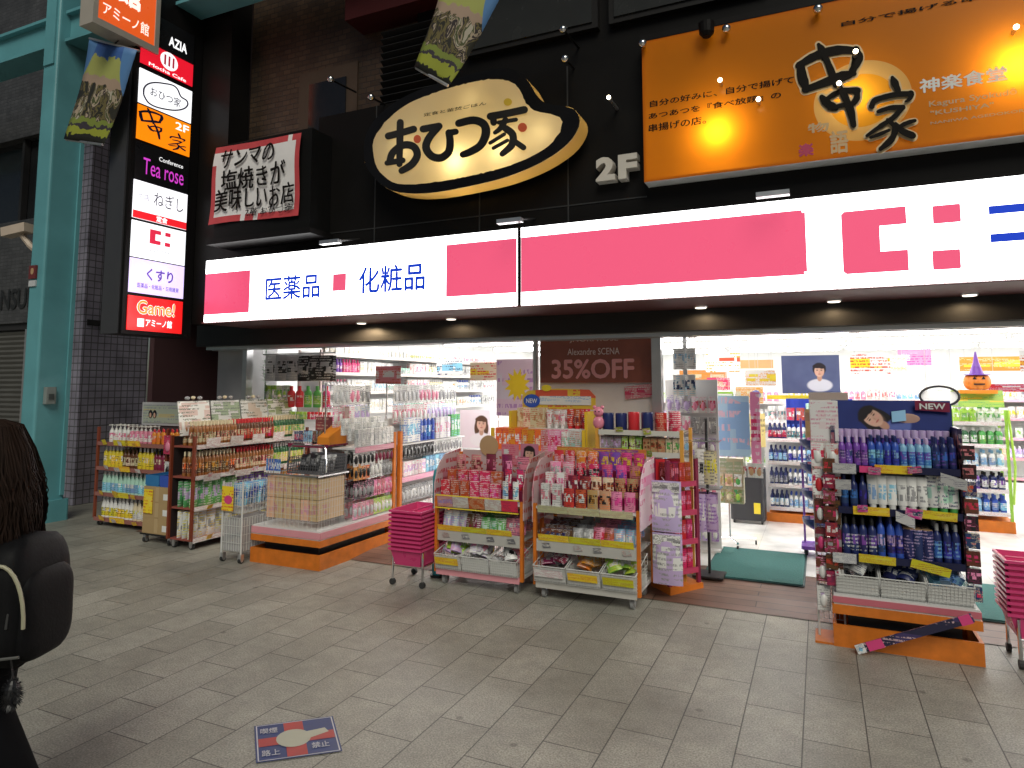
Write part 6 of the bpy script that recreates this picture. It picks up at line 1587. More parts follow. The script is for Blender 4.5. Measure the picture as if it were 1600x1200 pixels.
# red-packed white peg panel on its left
pg = thing('packet_display', 'narrow white wire peg panel of red and white packets left of navy stand', 'display panel', (.015, 4.86, 0))
mb = MB(); wire_grid(mb, (-.075, .02, .12), (.15, 0, 0), (0, 0, 1.38), 5, 34, .002)
mb.build('wire_panel', wire, pg)
for sx in (-1, 1): MB().tube((sx * .075, .02, 0), (sx * .075, .02, 1.5), .007).build('post', wire, pg)
MB().box(-.1, -.1, 0, .1, .14, .012).build('foot', ora, pg)
MB().box(-.08, .008, 1.24, .085, .014, 1.5).build('top_card', pack('peg_card', (.70, .68, .68), (.70, .60, .60), (.6, .3, .35), sc=9), pg)
for z, ds, kk in ((1.08, 'top', [('card', .09, .04, .15, 'white', 'white red pink', 'white')]), (.90, 'second', [('card', .09, .04, .16, 'white', 'white red wine', 'red')]), (.72, 'third', [('card', .08, .05, .15, 'brown', 'brown red black', 'white')]), (.54, 'fourth', [('card', .08, .05, .15, 'brown', 'wine grey brown', 'hot')]), (.36, 'fifth', [('card', .09, .05, .15, 'white', 'brown white pink', 'white')]), (.18, 'bottom', [('card', .09, .05, .15, 'white', 'white lilac grey', 'white')])):
    row(pg, 'carded_item', 'packet', 'red and white carded item', 'in the %s row of the white peg panel' % ds, kk, -.085, .085, -.03, z, .085, 2, .05)
row(bs, 'carded_item', 'packet', 'dark carded item', 'hung down the right side of the navy stand', [('box', .06, .05, .085, 'wine', 'black pink wine', 'tan')], .33, .41, .06, 1.16, .07, shrink=1.15)
for k in range(8):
    row(bs, 'carded_item', 'packet', 'dark carded item', 'hung down the right side of the navy stand', [('box', .06, .05, .085, 'wine', ('black pink wine', 'navy red cream', 'brown red black')[k % 3], ('tan', 'wine', 'brown')[k % 3])], .33, .41, .06, 1.05 - .1 * k, .08, shrink=1.15)
    row(bs, 'carded_item', 'packet', 'brown carded item', 'hung down the left side of the navy stand', [('box', .06, .05, .085, 'wine', ('brown red black', 'wine white red', 'brown grey hot')[k % 3], ('brown', 'wine', 'pink')[k % 3])], -.42, -.34, .07, 1.05 - .1 * k, .08, shrink=1.15)
fs_ = thing('fabric_strip', 'navy floral printed strip leaning diagonally across the orange platform', 'strip', (.2, 4.7, .02))
p0, p1 = on_y(1338, 1015, 4.66) - fs_.location, on_y(1520, 965, 4.66) - fs_.location
mb = MB(); d_ = (p1 - p0).normalized(); n_ = Vector((-d_.z, 0, d_.x)) * .024
mb.obox((p0 + p1) / 2, (p1 - p0) / 2, (0, .006, 0), n_)
mb.build('strip', pack('strip_navy', (.02, .02, .06), (.05, .04, .14), (.60, .40, .45), (.0, 1), sc=12), fs_)
MB().obox(p0 + (p1 - p0) * .17 + Vector((0, -.008, 0)), d_ * .045, (0, .002, 0), n_ * 1.1).build('pink_patch', P('hot'), fs_)
MB().obox(p0 + (p1 - p0) * .94 + Vector((0, -.008, 0)), d_ * .03, (0, .002, 0), n_ * 1.1).build('pink_patch', P('hot'), fs_)
MB().obox(p0 + (p1 - p0) * .04 + Vector((0, -.008, 0)), d_ * .025, (0, .002, 0), n_ * 1.1).build('white_patch', K('white sky navy'), fs_)

# ------------------------------------------------------------------ deeper shop
cdn = thing('card_spinner', 'revolving card rack on a thin pole with T shaped foot', 'card rack', (-.87, 7.15, .034))
MB().tube((0, 0, .06), (0, 0, .9), .012).build('pole', chrome, cdn)
MB().tube((-.24, -.08, .06), (.24, .05, .06), .012).tube((0, 0, .06), (.1, -.26, .06), .012).build('foot', chrome, cdn)
for p in ((-.24, -.08), (.24, .05), (.1, -.26)): MB().tube((p[0] - .008, p[1], .02), (p[0] + .008, p[1], .02), .02, 0, 10).build('caster', rub, cdn)
MB().box(-.13, -.06, .40, .15, .06, .84).build('card_panel', pack('spinner_cards', (.50, .42, .28), (.35, .40, .25), (.62, .55, .45), (.0, 1), sc=11), cdn)
row(cdn, 'greeting_card', 'card', 'small printed card', 'hung on the revolving card rack', [('card', .09, .03, .12, 'white', 'tan lime white', 'cream'), ('card', .09, .03, .12, 'white', 'green cream red', 'lime')], -.12, .14, -.075, .42, .09)
row(cdn, 'greeting_card', 'card', 'small printed card', 'hung on the revolving card rack', [('card', .09, .03, .12, 'white', 'cream lime red', 'tan'), ('card', .09, .03, .12, 'white', 'white tan brown', 'green')], -.12, .14, -.075, .57, .09)
MB().box(-.27, -.03, .86, .22, -.02, 1.46).build('big_poster', pack('poster_blue_castle', (.42, .58, .78), (.30, .45, .75), (.75, .50, .60), (.1, .9), sc=4), cdn)
MB().box(-.36, -.025, .80, -.28, -.015, 1.5).build('side_card', K('pink red white'), cdn)
MB().box(.23, -.025, .80, .32, -.015, 1.5).build('side_card', K('pink red white'), cdn)
row(cdn, 'hanging_packet', 'packet', 'mixed bright hanging packet', 'fringing the blue poster on the card rack', [('card', .09, .04, .14, 'white', 'lime white orange', 'mint'), ('card', .09, .04, .14, 'white', 'white red mint', 'tan')], -.38, .34, -.04, .66, .09)
bl = thing('balloon_ball', 'round dark blue ball hanging inside the entrance', 'ball', (-.62, 7.6, 1.5))
MB().ball((0, 0, 0), .05).build('ball', P('navy', .15), bl, smooth=True); MB().tube((0, 0, .05), (0, 0, .9), .002, 0, 4).build('string', alu, bl)
sc_ = thing('suitcase', 'upright black suitcase with yellow tag inside the entrance', 'suitcase', (-.80, 8.35, .034))
MB().rbox(-.19, -.14, .04, .19, .14, .62, .05).build('shell', pm('suitcase_black', (.03, .03, .034), .4), sc_)
MB().path([(-.09, .06, .62), (-.09, .06, .86), (.09, .06, .86), (.09, .06, .62)], .01).build('handle', alu, sc_)
MB().box(.07, -.146, .12, .14, -.141, .24).build('tag', P('yellow'), sc_)
for sx in (-1, 1): MB().tube((sx * .15 - .01, -.1, .02), (sx * .15 + .01, -.1, .02), .02, 0, 8).tube((sx * .15 - .01, .1, .02), (sx * .15 + .01, .1, .02), .02, 0, 8).build('wheel', rub, sc_)
poster('yellow triangular advert board standing on the black suitcase', (-.72, 8.2, .90), .28, .38, pack('advert_yel', (.70, .55, .22), (.45, .48, .30), (.30, .25, .12), sc=6), .2, None, 'advert', 'advert_board')
sb_ = unit('shelf_unit', 'low white shelf unit of blue bottles in the middle of the shop', -.27, 8.5, .66, .34, [.16, .42, .68, .94], 1.0, 0, whsteel, whsteel, price_w, P('white'), 0, .10, ora, 'shelf', z0=.034)
for k, (z, ds) in enumerate(((.16, 'bottom'), (.42, 'third'), (.68, 'second'), (.94, 'top'))):
    row(sb_, 'lotion_bottle', 'bottle', 'blue or grey small bottle', 'in the %s row of the low white shelf unit' % ds, [('bottle', .055, .05, .19, 'navy', ('white sky grey', 'grey navy white', 'sky blue white', 'red white navy')[k], 'navy'), ('bottle', .055, .05, .18, 'white', ('sky white blue', 'navy white grey', 'blue white navy', 'teal white red')[k], 'blue'), ('bottle', .06, .05, .19, 'sky', ('grey white navy', 'white blue navy', 'navy sky white', 'white red green')[k], 'white')], -.31, .31, .06, z, .06, 2, .1)
pp = poster('navy concert style poster with a young man over the low white shelf', (-.10, 8.9, 1.50), .64, .46, portrait('poster_singer', (.05, .06, .16), (.14, .17, .30), (.025, .02, .025), (.62, .62, .70), .10, .27, .072, 0, False))
MB().box(-.5, -.012, -.07, .3, -.002, -.02).build('yellow_wave', P('yellow'), pp)
rb_ = thing('blue_drape', 'royal blue drape with white mascot free print under the navy poster', 'drape', (-.02, 8.86, 1.02))
mb = MB()
for i in range(16):
    x0, x1 = -.36 + .045 * i, -.36 + .045 * (i + 1)
    ya_, yb2 = .02 * math.sin(i * 1.7), .02 * math.sin((i + 1) * 1.7)
    mb.add([(x0, ya_, 0), (x1, yb2, 0), (x1, yb2, .42), (x0, ya_, .42)], [(0, 1, 2, 3)])
mb.build('cloth', pm('royal_blue', (.03, .07, .55), .6), rb_).modifiers.new('t', 'SOLIDIFY').thickness = .006
row(sb_, 'plush_toy', 'toy', 'white and red small boxed toy', 'crowding above the low white shelf unit', [('jar', .10, .10, .16, 'white', 'white teal red', 'white'), ('box', .10, .08, .14, 'red', 'red white teal', 'red'), ('jar', .10, .10, .2, 'mint', 'white mint navy', 'mint')], -.31, .31, .1, 1.16, .11, 2, .12)
pu = thing('tower_stand', 'slim purple wheeled tower with navy bowls near the entrance', 'display stand', (-.06, 6.98, .034))
MB().rbox(-.15, -.13, .07, .15, .13, .10, .03).build('base', P('purple'), pu)
casters(pu, .3, .02, .03, .04)
for sx in (-.12, .12): MB().tube((sx, .08, .10), (sx, .08, 1.25), .01).build('pole', P('purple'), pu)
for z in (.24, .50, .74, .96):
    MB().lathe(0, 0, [(.06, z), (.13, z + .05), (.14, z + .10), (.135, z + .10), (.12, z + .055), (.05, z + .01)], n=16, sy=.85).build('bowl', P('navy', .2), pu, smooth=True)
    row(pu, 'small_ball', 'packet', 'pink and lilac wrapped sweet', 'lying in the navy bowls of the purple tower', [('pouch', .07, .05, .07, 'pink', 'pink white purple', 'pink')], -.08, .08, 0, z + .045, .07)
MB().box(-.08, .05, 1.02, .1, .06, 1.34).build('header_card', pack('tower_header', (.62, .50, .20), (.50, .35, .20), (.25, .15, .45), (.1, .9), sc=4), pu)
MB().box(.05, -.02, .62, .16, .04, .75).box(.08, -.1, .30, .16, -.02, .44).build('red_box', P('red'), pu)
rp = poster('white and red notice column hanging left of the navy stand', (.06, 6.3, .62), .30, .92, pack('notice_red', (.74, .70, .70), (.70, .38, .38), (.70, .20, .22), (.0, .75), sc=8))
MB().box(-.11, -.003, .52, .11, -.001, .56).box(-.11, -.003, .34, .11, -.001, .38).build('red_bar', P('red'), rp)
# green stand with pumpkin and witch hat
gs = unit('display_stand', 'lime green shelf stand topped with a pumpkin in a witch hat', 1.56, 8.85, .50, .36, [.20, .44, .68, .92, 1.16], 1.3, 0, pm('lime_frame', (.30, .55, .06), .4), whsteel, price_w, P('white'), 0, .12, ora, 'display stand', z0=.034)
for k, (z, ds) in enumerate(((.20, 'bottom'), (.44, 'fourth'), (.68, 'third'), (.92, 'second'), (1.16, 'top'))):
    row(gs, 'green_bottle', 'bottle', 'green and white product', 'in the %s row of the lime green stand' % ds, [('bottle', .075, .06, .19, ('sky', 'purple', 'sky', 'dgreen', 'lime')[k], ('sky blue white', 'navy white lilac', 'white sky blue', 'white green black', 'lime white green')[k], 'white'), ('bottle', .075, .06, .19, ('blue', 'navy', 'white', 'green', 'white')[k], ('sky white blue', 'white purple black', 'sky white grey', 'green white lime', 'white green lime')[k], ('blue', 'black', 'sky', 'white', 'green')[k])], -.23, .23, .07, z, .09, 2, .1)
MB().obox((0, .01, 1.42), (.24, 0, 0), (0, .005, 0), (0, .02, .09)).build('header', K('lime yellow green'), gs)
MB().path([(.27, 0, .3), (.30, -.02, .7), (.27, 0, 1.3)], .012).build('garland', P('lime'), gs)
pk_ = thing('pumpkin_decoration', 'smiling orange pumpkin wearing a purple witch hat on the green stand', 'decoration', (1.56, 8.8, 1.545))
mb = MB()
for k in range(9):
    a = 2 * math.pi * k / 9
    mb.ball((.07 * math.cos(a), .05 * math.sin(a), .09), .06, .06, .085)
mb.build('pumpkin', pm('pumpkin_orange', (.75, .22, .02), .5), pk_, smooth=True)
MB().box(-.05, -.118, .06, .05, -.108, .075).add([(-.06, -.115, .12), (-.02, -.117, .12), (-.04, -.117, .15)], [(0, 1, 2)]).add([(.06, -.115, .12), (.02, -.117, .12), (.04, -.117, .15)], [(0, 1, 2)]).build('carved_face', P('black'), pk_)
MB().lathe(0, 0, [(.13, .165), (.13, .172), (.07, .175), (.03, .30), (.008, .42)], n=16).build('hat', P('purple', .6), pk_, smooth=True)
MB().box(-.17, -.06, -.035, .17, .06, .005).build('foot_board', P('orange'), pk_)
# rows of far gondolas and overhead boards
far = [('box', .10, .07, .17, 'white', 'white pink red', 'white'), ('bottle', .08, .06, .19, 'white', 'sky white blue', 'white'), ('box', .1, .07, .18, 'cream', 'cream orange red', 'white'), ('bottle', .08, .06, .19, 'lilac', 'white lilac purple', 'white'), ('box', .11, .07, .16, 'white', 'white lime green', 'white'), ('pouch', .12, .07, .18, 'white', 'white yellow red', 'white'), ('box', .1, .07, .18, 'white', 'white grey navy', 'white'), ('bottle', .08, .06, .18, 'pink', 'pink white hot', 'white')]
for gi, (x, y, w_, lab, words_) in enumerate(((-1.55, 9.9, 2.2, 'white gondola of mixed boxes left of the low shelf', 'left middle gondola'), (2.9, 12.6, 2.6, 'far white gondola at the right rear of the shop', 'far right gondola'), (.4, 11.5, 2.0, 'far white gondola behind the navy poster', 'gondola behind the navy poster'), (4.6, 9.9, 1.9, 'white gondola near the right shop wall', 'right wall gondola'), (-3.3, 11.8, 2.0, 'far white gondola at the rear left of the shop', 'rear left gondola'))):
    g = unit('gondola_shelf', lab, x, y, w_, .4, [.16, .46, .76, 1.06, 1.34], 1.58, 0, whsteel, whsteel, price_p if gi % 2 else price_w, P('white'), 0, .1, whsteel, 'shelf', z0=.034)
    for k, (z, ds) in enumerate(((.46, 'fourth'), (.76, 'third'), (1.06, 'second'), (1.34, 'top'))):
        p_ = far[(gi + k) % 8:] + far[:(gi + k) % 8]
        mix(g, 'boxed_product', 'box', 'small boxed product', 'in the %s row of the %s' % (ds, words_), p_[:5], -w_ / 2 + .06, w_ / 2 - .06, .08, z, 3)
def hang(label, px0, py0, px1, py1, y, mat, txt=None, tm=None):
    a, b_ = on_y(px0, py1, y), on_y(px1, py0, y)
    t = thing('hanging_board', label, 'sign', ((a.x + b_.x) / 2, y, a.z))
    MB().box(a.x, y, a.z, b_.x, y + .012, b_.z).build('board', mat, t, world=True)
    for xx in (a.x + .05, b_.x - .05): MB().tube((xx, y + .006, b_.z), (xx, y + .006, max(ZC, b_.z + .02)), .003, 0, 4).build('wire', alu, t, world=True)
    if txt: letters(txt, (a.x + (b_.x - a.x) * .08, y, a.z + (b_.z - a.z) * .25), XU, ZU, (b_.x - a.x) * .84, (b_.z - a.z) * .5, tm, t)
    return t
ob2 = pm('overhead_orange', (.78, .45, .20), .5); ow = pm('overhead_white', (.8, .76, .70), .5)
hang('orange overhead board near the left of the entrance view', 1062, 578, 1135, 604, 8.9, K('orange cream tan'))
hang('pale orange overhead board left of the navy poster', 1138, 562, 1208, 576, 9.3, ob2)
hang('white and yellow price board under the pale orange board', 1165, 578, 1212, 603, 9.2, K('white yellow orange'))
hang('orange patterned board above the card rack', 1150, 605, 1192, 630, 8.7, K('orange cream white'))
hang('pale red board over the shelves left of the entrance', 1105, 590, 1140, 610, 8.6, K('red tan white'))
hang('lime and white board over the left shelves', 1062, 612, 1145, 625, 8.4, K('lime white yellow'))
hang('cream overhead board with small red frame in the middle', 1330, 557, 1416, 580, 9.6, K('cream white orange'))
hang('long orange and yellow overhead board at the right edge', 1500, 556, 1640, 580, 9.4, K('orange yellow cream'))
hang('red and white promotion board at the far right', 1545, 600, 1640, 612, 9.0, K('red white lilac'))
ov = hang('oval black and white brand board over the navy stand', 1440, 612, 1496, 633, 8.0, P('white'))
mb = MB(); mb.path([(.17 * math.cos(k * .2618), -.01, .09 + .10 * math.sin(k * .2618)) for k in range(25)], .012); mb.build('oval_rim', P('black'), ov)
wt = thing('white_cloth', 'white cloth hanging inside the shop at the right edge', 'cloth', (2.35, 9.2, .55))
mb = MB()
for i in range(10):
    mb.add([(-.18 + .036 * i - .06, .03 * math.sin(i * 1.3), 0), (-.18 + .036 * (i + 1) - .06, .03 * math.sin((i + 1) * 1.3), 0), (-.12 + .024 * (i + 1), .02 * math.sin((i + 1) * 1.3), .6), (-.12 + .024 * i, .02 * math.sin(i * 1.3), .6)], [(0, 1, 2, 3)])
mb.build('cloth', P('white', .8), wt).modifiers.new('t', 'SOLIDIFY').thickness = .006
# side peg display hanging just inside the door
row(None, 'hanging_packet', 'packet', 'white and grey hanging packet', 'strung inside the door post', [('pouch', .12, .04, .2, 'white', 'white sky grey', 'white')], -1.28, -1.05, 6.5, 1.75, .12)
row(None, 'hanging_packet', 'packet', 'white and grey hanging packet', 'strung inside the door post', [('pouch', .12, .04, .2, 'white', 'white navy sky', 'white')], -1.28, -1.05, 6.5, 1.5, .12)
ts_ = thing('door_strip', 'thin hanging strip carrying grey packets inside the door post', 'strip', (-1.16, 6.52, 1.45))
MB().box(-.02, 0, 0, .02, .004, 1.0).build('strip', alu, ts_)

# ------------------------------------------------------------------ clutter that fills the entrance
cl1 = thing('hook_board', 'white slatted hook board of mixed packets left of the shop entrance', 'display board', (-1.20, 6.75, .034))
MB().box(-.20, 0, 0, .30, .02, 1.62).build('board', whsteel, cl1)
MB().box(-.20, -.10, 0, .30, .12, .03).build('foot', whsteel, cl1)
for j, z in enumerate((.10, .30, .50, .70, .90, 1.10, 1.30)):
    row(cl1, 'hanging_packet', 'packet', 'small bright hanging packet', 'in the %s row of the white hook board' % ('lowest', 'second lowest', 'third lowest', 'middle', 'third highest', 'second highest', 'highest')[j], [('card', .09, .05, .17, 'white', ('white sky navy', 'white pink hot', 'white lilac purple', 'white cream orange')[j % 4], ('sky', 'pink', 'lilac', 'yellow')[j % 4]), ('card', .08, .05, .16, 'white', ('lilac white purple', 'grey white black', 'white red pink', 'white mint teal')[j % 4], ('white', 'grey', 'pink', 'mint')[j % 4])], -.19, .29, -.05, z, .085, 1)
for k, (x, y, z, c_, d_) in enumerate(((-4.95, 7.1, 1.62, 'pink white red', 'pink and white'), (-4.35, 7.6, 1.72, 'white sky navy', 'white and blue'), (-3.75, 7.4, 1.66, 'cream yellow red', 'cream and yellow'), (-3.3, 8.6, 1.80, 'white pink hot', 'white and hot pink'), (-2.9, 7.8, 1.62, 'lilac white purple', 'lilac'), (-1.0, 8.0, 1.75, 'white red orange', 'white and red'), (.5, 8.2, 1.72, 'white yellow red', 'white and yellow'), (1.15, 10.3, 1.86, 'pink white hot', 'pink'), (2.1, 8.6, 1.74, 'white orange red', 'white and orange'))):
    t = thing('hanging_card', d_ + ' promotion card hanging from the shop ceiling on threads', 'promotion card', (x, y, z))
    MB().box(-.19, 0, 0, .19, .004, .22).build('card', pack('promo_%d' % k, *[COLR[q] for q in c_.split()], sc=6), t)
    for sx in (-.15, .15): MB().tube((sx, .002, .22), (sx, .002, ZC - z), .0015, 0, 4).build('thread', alu, t)
# shelf-talkers standing out from the racks
def talker(t, x, z, c_, wd=.07, ht=.06, y=-.03, tl=0.0):
    MB().obox((x, y, z), (wd / 2, 0, tl * wd / 2), (0, .0015, 0), (-tl * ht / 2, -.012, ht / 2)).build('shelf_talker', K(c_), t)
rr_ = random.Random(5)
for t, w_, zs2, cs_ in ((r1, 1.1, (.09, .37, .66, .94), ('yellow yellow red', 'white white red')), (r2, 1.5, (.10, .40, .70), ('white pink red', 'white white red', 'yellow yellow red')), (b1, .8, (1.02,), ('white mint red', 'yellow white red', 'pink white hot')), (b2, .66, (1.05, 1.22), ('white white red', 'lime white red')), (bs, .62, (.82, 1.08), ('hot navy white', 'navy blue white'))):
    for z in zs2:
        for k in range(int(w_ / .28)):
            talker(t, -w_ / 2 + .14 + .28 * k + rr_.uniform(-.06, .06), z + rr_.uniform(-.01, .02), rr_.choice(cs_), rr_.uniform(.05, .09), rr_.uniform(.035, .06), -.03 if t is not bs else .02, rr_.uniform(-.2, .2))
for t, xs in ((c1, (-.28, -.1, .12, .3)), (c2, (-.3, -.05, .1, .32))):
    for x in xs: talker(t, x, .40, rr_.choice(('white white red', 'grey white navy')), .06, .04, -.012, .1)

# taller hanging stock on the two gondolas and beside the wall shelf
for g_, xx_, w3, lab_ in ((g1, .0, .62, 'first orange based gondola'), (g2, .0, 1.40, 'second gondola')):
    y0_, y1_ = (.52, 1.14) if g_ is g1 else (-.70, .70)
    mb = MB()
    for yy in (y0_, y1_): mb.tube((-.01, yy, 1.1), (-.01, yy, 1.62), .008)
    for z in (1.38, 1.6): mb.tube((-.01, y0_, z), (-.01, y1_, z), .006)
    mb.build('hanging_frame', chrome, g_)
ft1, ft2 = frame(-4.0 - .34, 4.75 + .83, R90), frame(-4.0 - .16, 6.72, R90)
for fr_, x0_, x1_, wl_ in ((ft1, -.3, .3, 'over the first orange based gondola'), (ft2, -.68, .68, 'over the second gondola')):
    row(fr_, 'hanging_packet', 'packet', 'white and silver hanging packet', 'in the upper row ' + wl_, [('card', .10, .05, .2, 'white', 'white silver grey', 'silver'), ('card', .10, .05, .2, 'white', 'white pink grey', 'pink'), ('card', .10, .05, .2, 'grey', 'white grey black', 'grey')], x0_, x1_, -.02, 1.40, .10, 1, jit=.6)
    row(fr_, 'hanging_packet', 'packet', 'pink and white hanging packet', 'in the lower row ' + wl_, [('card', .10, .05, .2, 'pink', 'white pink hot', 'white'), ('card', .10, .05, .2, 'white', 'white lilac sky', 'lilac')], x0_, x1_, -.02, 1.19, .10, 1, jit=.6)
row(hr, 'hanging_packet', 'packet', 'small green or white hanging packet', 'strung at the left end of the thin rail', [('card', .10, .05, .2, 'white', 'lime white green', 'white'), ('card', .10, .05, .2, 'green', 'white green lime', 'lime')], -.48, -.12, .03, -.58, .09, 2, .06)

# ================================================================== THE PASSER-BY
FH = Vector((-math.sin(YAW), math.cos(YAW), 0))
PB = FH * 2.45 + RGT * (-1.90)
pe = thing('person', 'long haired passer-by in dark clothes with black backpack walking out at left edge', 'person', PB)
def q3(a, b, z): return RGT * a + FH * b + Vector((0, 0, z))
def fuse(name, mb, mat, parent, vox=.012, sm=4):
    """fuse overlapping volumes into one continuous skin"""
    o = mb.build(name, mat, parent)
    r = o.modifiers.new('r', 'REMESH'); r.mode = 'VOXEL'; r.voxel_size = vox; r.use_smooth_shade = True
    s_ = o.modifiers.new('s', 'SMOOTH'); s_.iterations = sm; s_.factor = .5
    dg = DG(); dg.update()
    me = bpy.data.meshes.new_from_object(o.evaluated_get(dg))
    o.modifiers.clear()
    o.data = me
    if not me.materials: me.materials.append(mat)
    me.polygons.foreach_set('use_smooth', [True] * len(me.polygons))
    return o
skin = pm('skin', (.52, .33, .25), .5, vary=.06)
cloth = pm('black_coat', (.005, .0045, .005), .95, spec=.1, vary=.3, scale=14)
trous = pm('black_trousers', (.005, .005, .006), .95, spec=.1, vary=.3, scale=20)
# head turned to the picture's left (a negative), slightly bowed
HZ = 1.315
bod = MB()
def limb(mb, pts, rs): mb.path([q3(*p) for p in pts], 1, 0, 12, rs)
def ballq(mb, c, r, rz=None): mb.ball(q3(*c), r, r, rz or r, 0, 14, 10)
ballq(bod, (-.02, 0, HZ + .02), .082, .108); ballq(bod, (-.045, 0, HZ - .04), .062, .075)
bod.path([q3(-.095, 0, HZ + .02), q3(-.118, 0, HZ - .015), q3(-.098, 0, HZ - .03)], 1, 0, 8, [.010, .015, .014])
for s_ in (-1, 1):
    ballq(bod, (-.086, s_ * .03, HZ + .015), .014, .009); bod.ball(q3(0, s_ * .083, HZ), .018, .012, .03, 0, 8, 6)
bod.path([q3(-.098, -.022, HZ - .058), q3(-.106, 0, HZ - .056), q3(-.098, .022, HZ - .058)], .008, 0, 6)
limb(bod, [(0, 0, 1.25), (.005, 0, 1.16)], [.05, .055])
limb(bod, [(.0, 0, 1.19), (.0, 0, 1.05), (-.005, 0, .90), (0, 0, .76)], [.10, .125, .11, .13])
def hand(mb, w_, fwd_, dn_, side_):
    w_, fwd_, dn_, side_ = map(Vector, (w_, fwd_, dn_, side_))
    mb.path([w_, w_ + dn_ * .04, w_ + dn_ * .085], 1, 0, 10, [.024, .032, .034])
    for k, ln in enumerate((.066, .074, .070, .055)):
        b = w_ + dn_ * .08 + fwd_ * (.024 - .016 * k)
        mb.path([b, b + dn_ * ln * .45 + side_ * .006, b + dn_ * ln * .78 + side_ * .018, b + dn_ * ln * .95 + side_ * .032], 1, 0, 6, [.0088, .0085, .0078, .006])
    b = w_ + dn_ * .03 + fwd_ * .026
    mb.path([b, b + fwd_ * .022 + dn_ * .03, b + fwd_ * .026 + dn_ * .058 + side_ * .01], 1, 0, 6, [.011, .010, .008])
arms = (((.0, -.17, 1.14), (.03, -.21, .92), (-.10, -.20, .74)), ((.0, .17, 1.14), (-.06, .21, .93), (-.20, .19, .80)))
for sh__, el, wr in arms:
    limb(bod, [sh__, el, wr], [.048, .040, .026])
    a = q3(*wr); d = (q3(*wr) - q3(*el)).normalized()
    sd_v = -FH if sh__[1] > 0 else FH
    hand(bod, a, (-RGT - d * (-RGT).dot(d)).normalized(), d, sd_v)
legs = (((0, -.085, .76), (-.10, -.09, .42), (-.06, -.085, .08)), ((0, .085, .76), (.02, .085, .42), (.17, .085, .12)))
for hp, kn, an in legs:
    limb(bod, [hp, ((hp[0] + kn[0]) / 2, hp[1], (hp[2] + kn[2]) / 2), kn, an], [.085, .072, .055, .036])
fuse('body', bod, skin, pe, .009, 3)
eyes = MB()
for s_ in (-1, 1): eyes.ball(q3(-.097, s_ * .03, HZ + .015), .007)
eyes.build('eyes', P('black'), pe)
co = MB()
limb(co, [(.0, 0, 1.20), (.0, 0, 1.12), (.0, 0, 1.0), (-.005, 0, .85), (0, 0, .72), (.0, 0, .60)], [.085, .145, .15, .145, .16, .175])
for s_ in (-1, 1): ballq(co, (0, s_ * .13, 1.13), .075)
for sh__, el, wr in arms: limb(co, [sh__, el, (wr[0] * .92 + el[0] * .08, wr[1], wr[2] * .95 + el[2] * .05)], [.068, .058, .042])
fuse('coat', co, cloth, pe, .013, 5)
tr_ = MB()
for hp, kn, an in legs:
    limb(tr_, [(hp[0], hp[1], .74), ((hp[0] + kn[0]) / 2, hp[1], (hp[2] + kn[2]) / 2), kn, (an[0], an[1], an[2] + .02)], [.105, .092, .075, .065])
fuse('trousers', tr_, trous, pe, .013, 4)
for (hp, kn, an), tz in zip(legs, (0, .05)):
    s_ = MB(); s_.path([q3(an[0] + .05, an[1], .035 + tz * 1.6), q3(an[0] - .03, an[1], .04 + tz), q3(an[0] - .13, an[1], .03 + tz * .3)], 1, 0, 10, [.035, .042, .030])
    s_.path([q3(an[0], an[1], an[2] + .02), q3(an[0], an[1], .04 + tz)], .042, 0, 10)
    fuse('shoe', s_, P('black'), pe, .01, 2)
# hair: a head of long wavy strands
hairm = pm('hair_brown', (.022, .012, .008), .6, spec=.15, vary=.4, scale=30)
hb_ = MB()
hb_.ball(q3(.008, 0, HZ + .045), .103, .103, .112, 0, 20, 12).ball(q3(.06, 0, HZ - .06), .075, .095, .13, 0, 16, 10)
hb_.path([q3(.01, 0, HZ + .12), q3(.04, 0, HZ + .05), q3(.062, 0, HZ - .04), q3(.075, 0, HZ - .13), q3(.08, 0, HZ - .22), q3(.085, 0, HZ - .29)], 1, 0, 18, [.045, .088, .097, .098, .085, .03])
rnd = random.Random(4)
for k in range(4200):
    ang = rnd.uniform(-2.2, 2.2)          # around the back; 0 = backwards
    ln = rnd.uniform(.20, .43)
    ph = math.floor(ang * 4) * 1.7 + rnd.uniform(-.9, .9)
    r0 = rnd.uniform(.094, .112); sp_ = rnd.uniform(.03, .085)
    pts = []
    for i in range(9):
        t_ = i / 8
        th_ = min(1, t_ * 3.2)
        rad = r0 * (.45 + .55 * math.sin(th_ * 1.57)) + sp_ * math.sin(min(1, t_ * 1.5) * 1.57) + .012 * math.sin(t_ * 13 + ph) * t_
        z = HZ + .155 - .115 * th_ ** 2 - ln * max(0, t_ - .12) + .006 * math.sin(ph * 3)
        a2 = ang + .10 * math.sin(t_ * 10 + ph) * t_
        pts.append(q3(rad * math.cos(a2) * .95 + .012, rad * math.sin(a2), z))
    hb_.path(pts, 1, 0, 3, [.0013 + .0008 * math.sin(i / 8 * 3.0) if i < 8 else .0004 for i in range(9)])
hb_.build('hair', hairm, pe, smooth=True)
hc = MB(); hc.ball(q3(.085, -.05, HZ + .045), .022, .018, .016).ball(q3(.10, -.03, HZ + .04), .018, .014, .013); hc.build('hair_clip', pm('clip_amber', (.35, .14, .03), .3), pe, smooth=True)
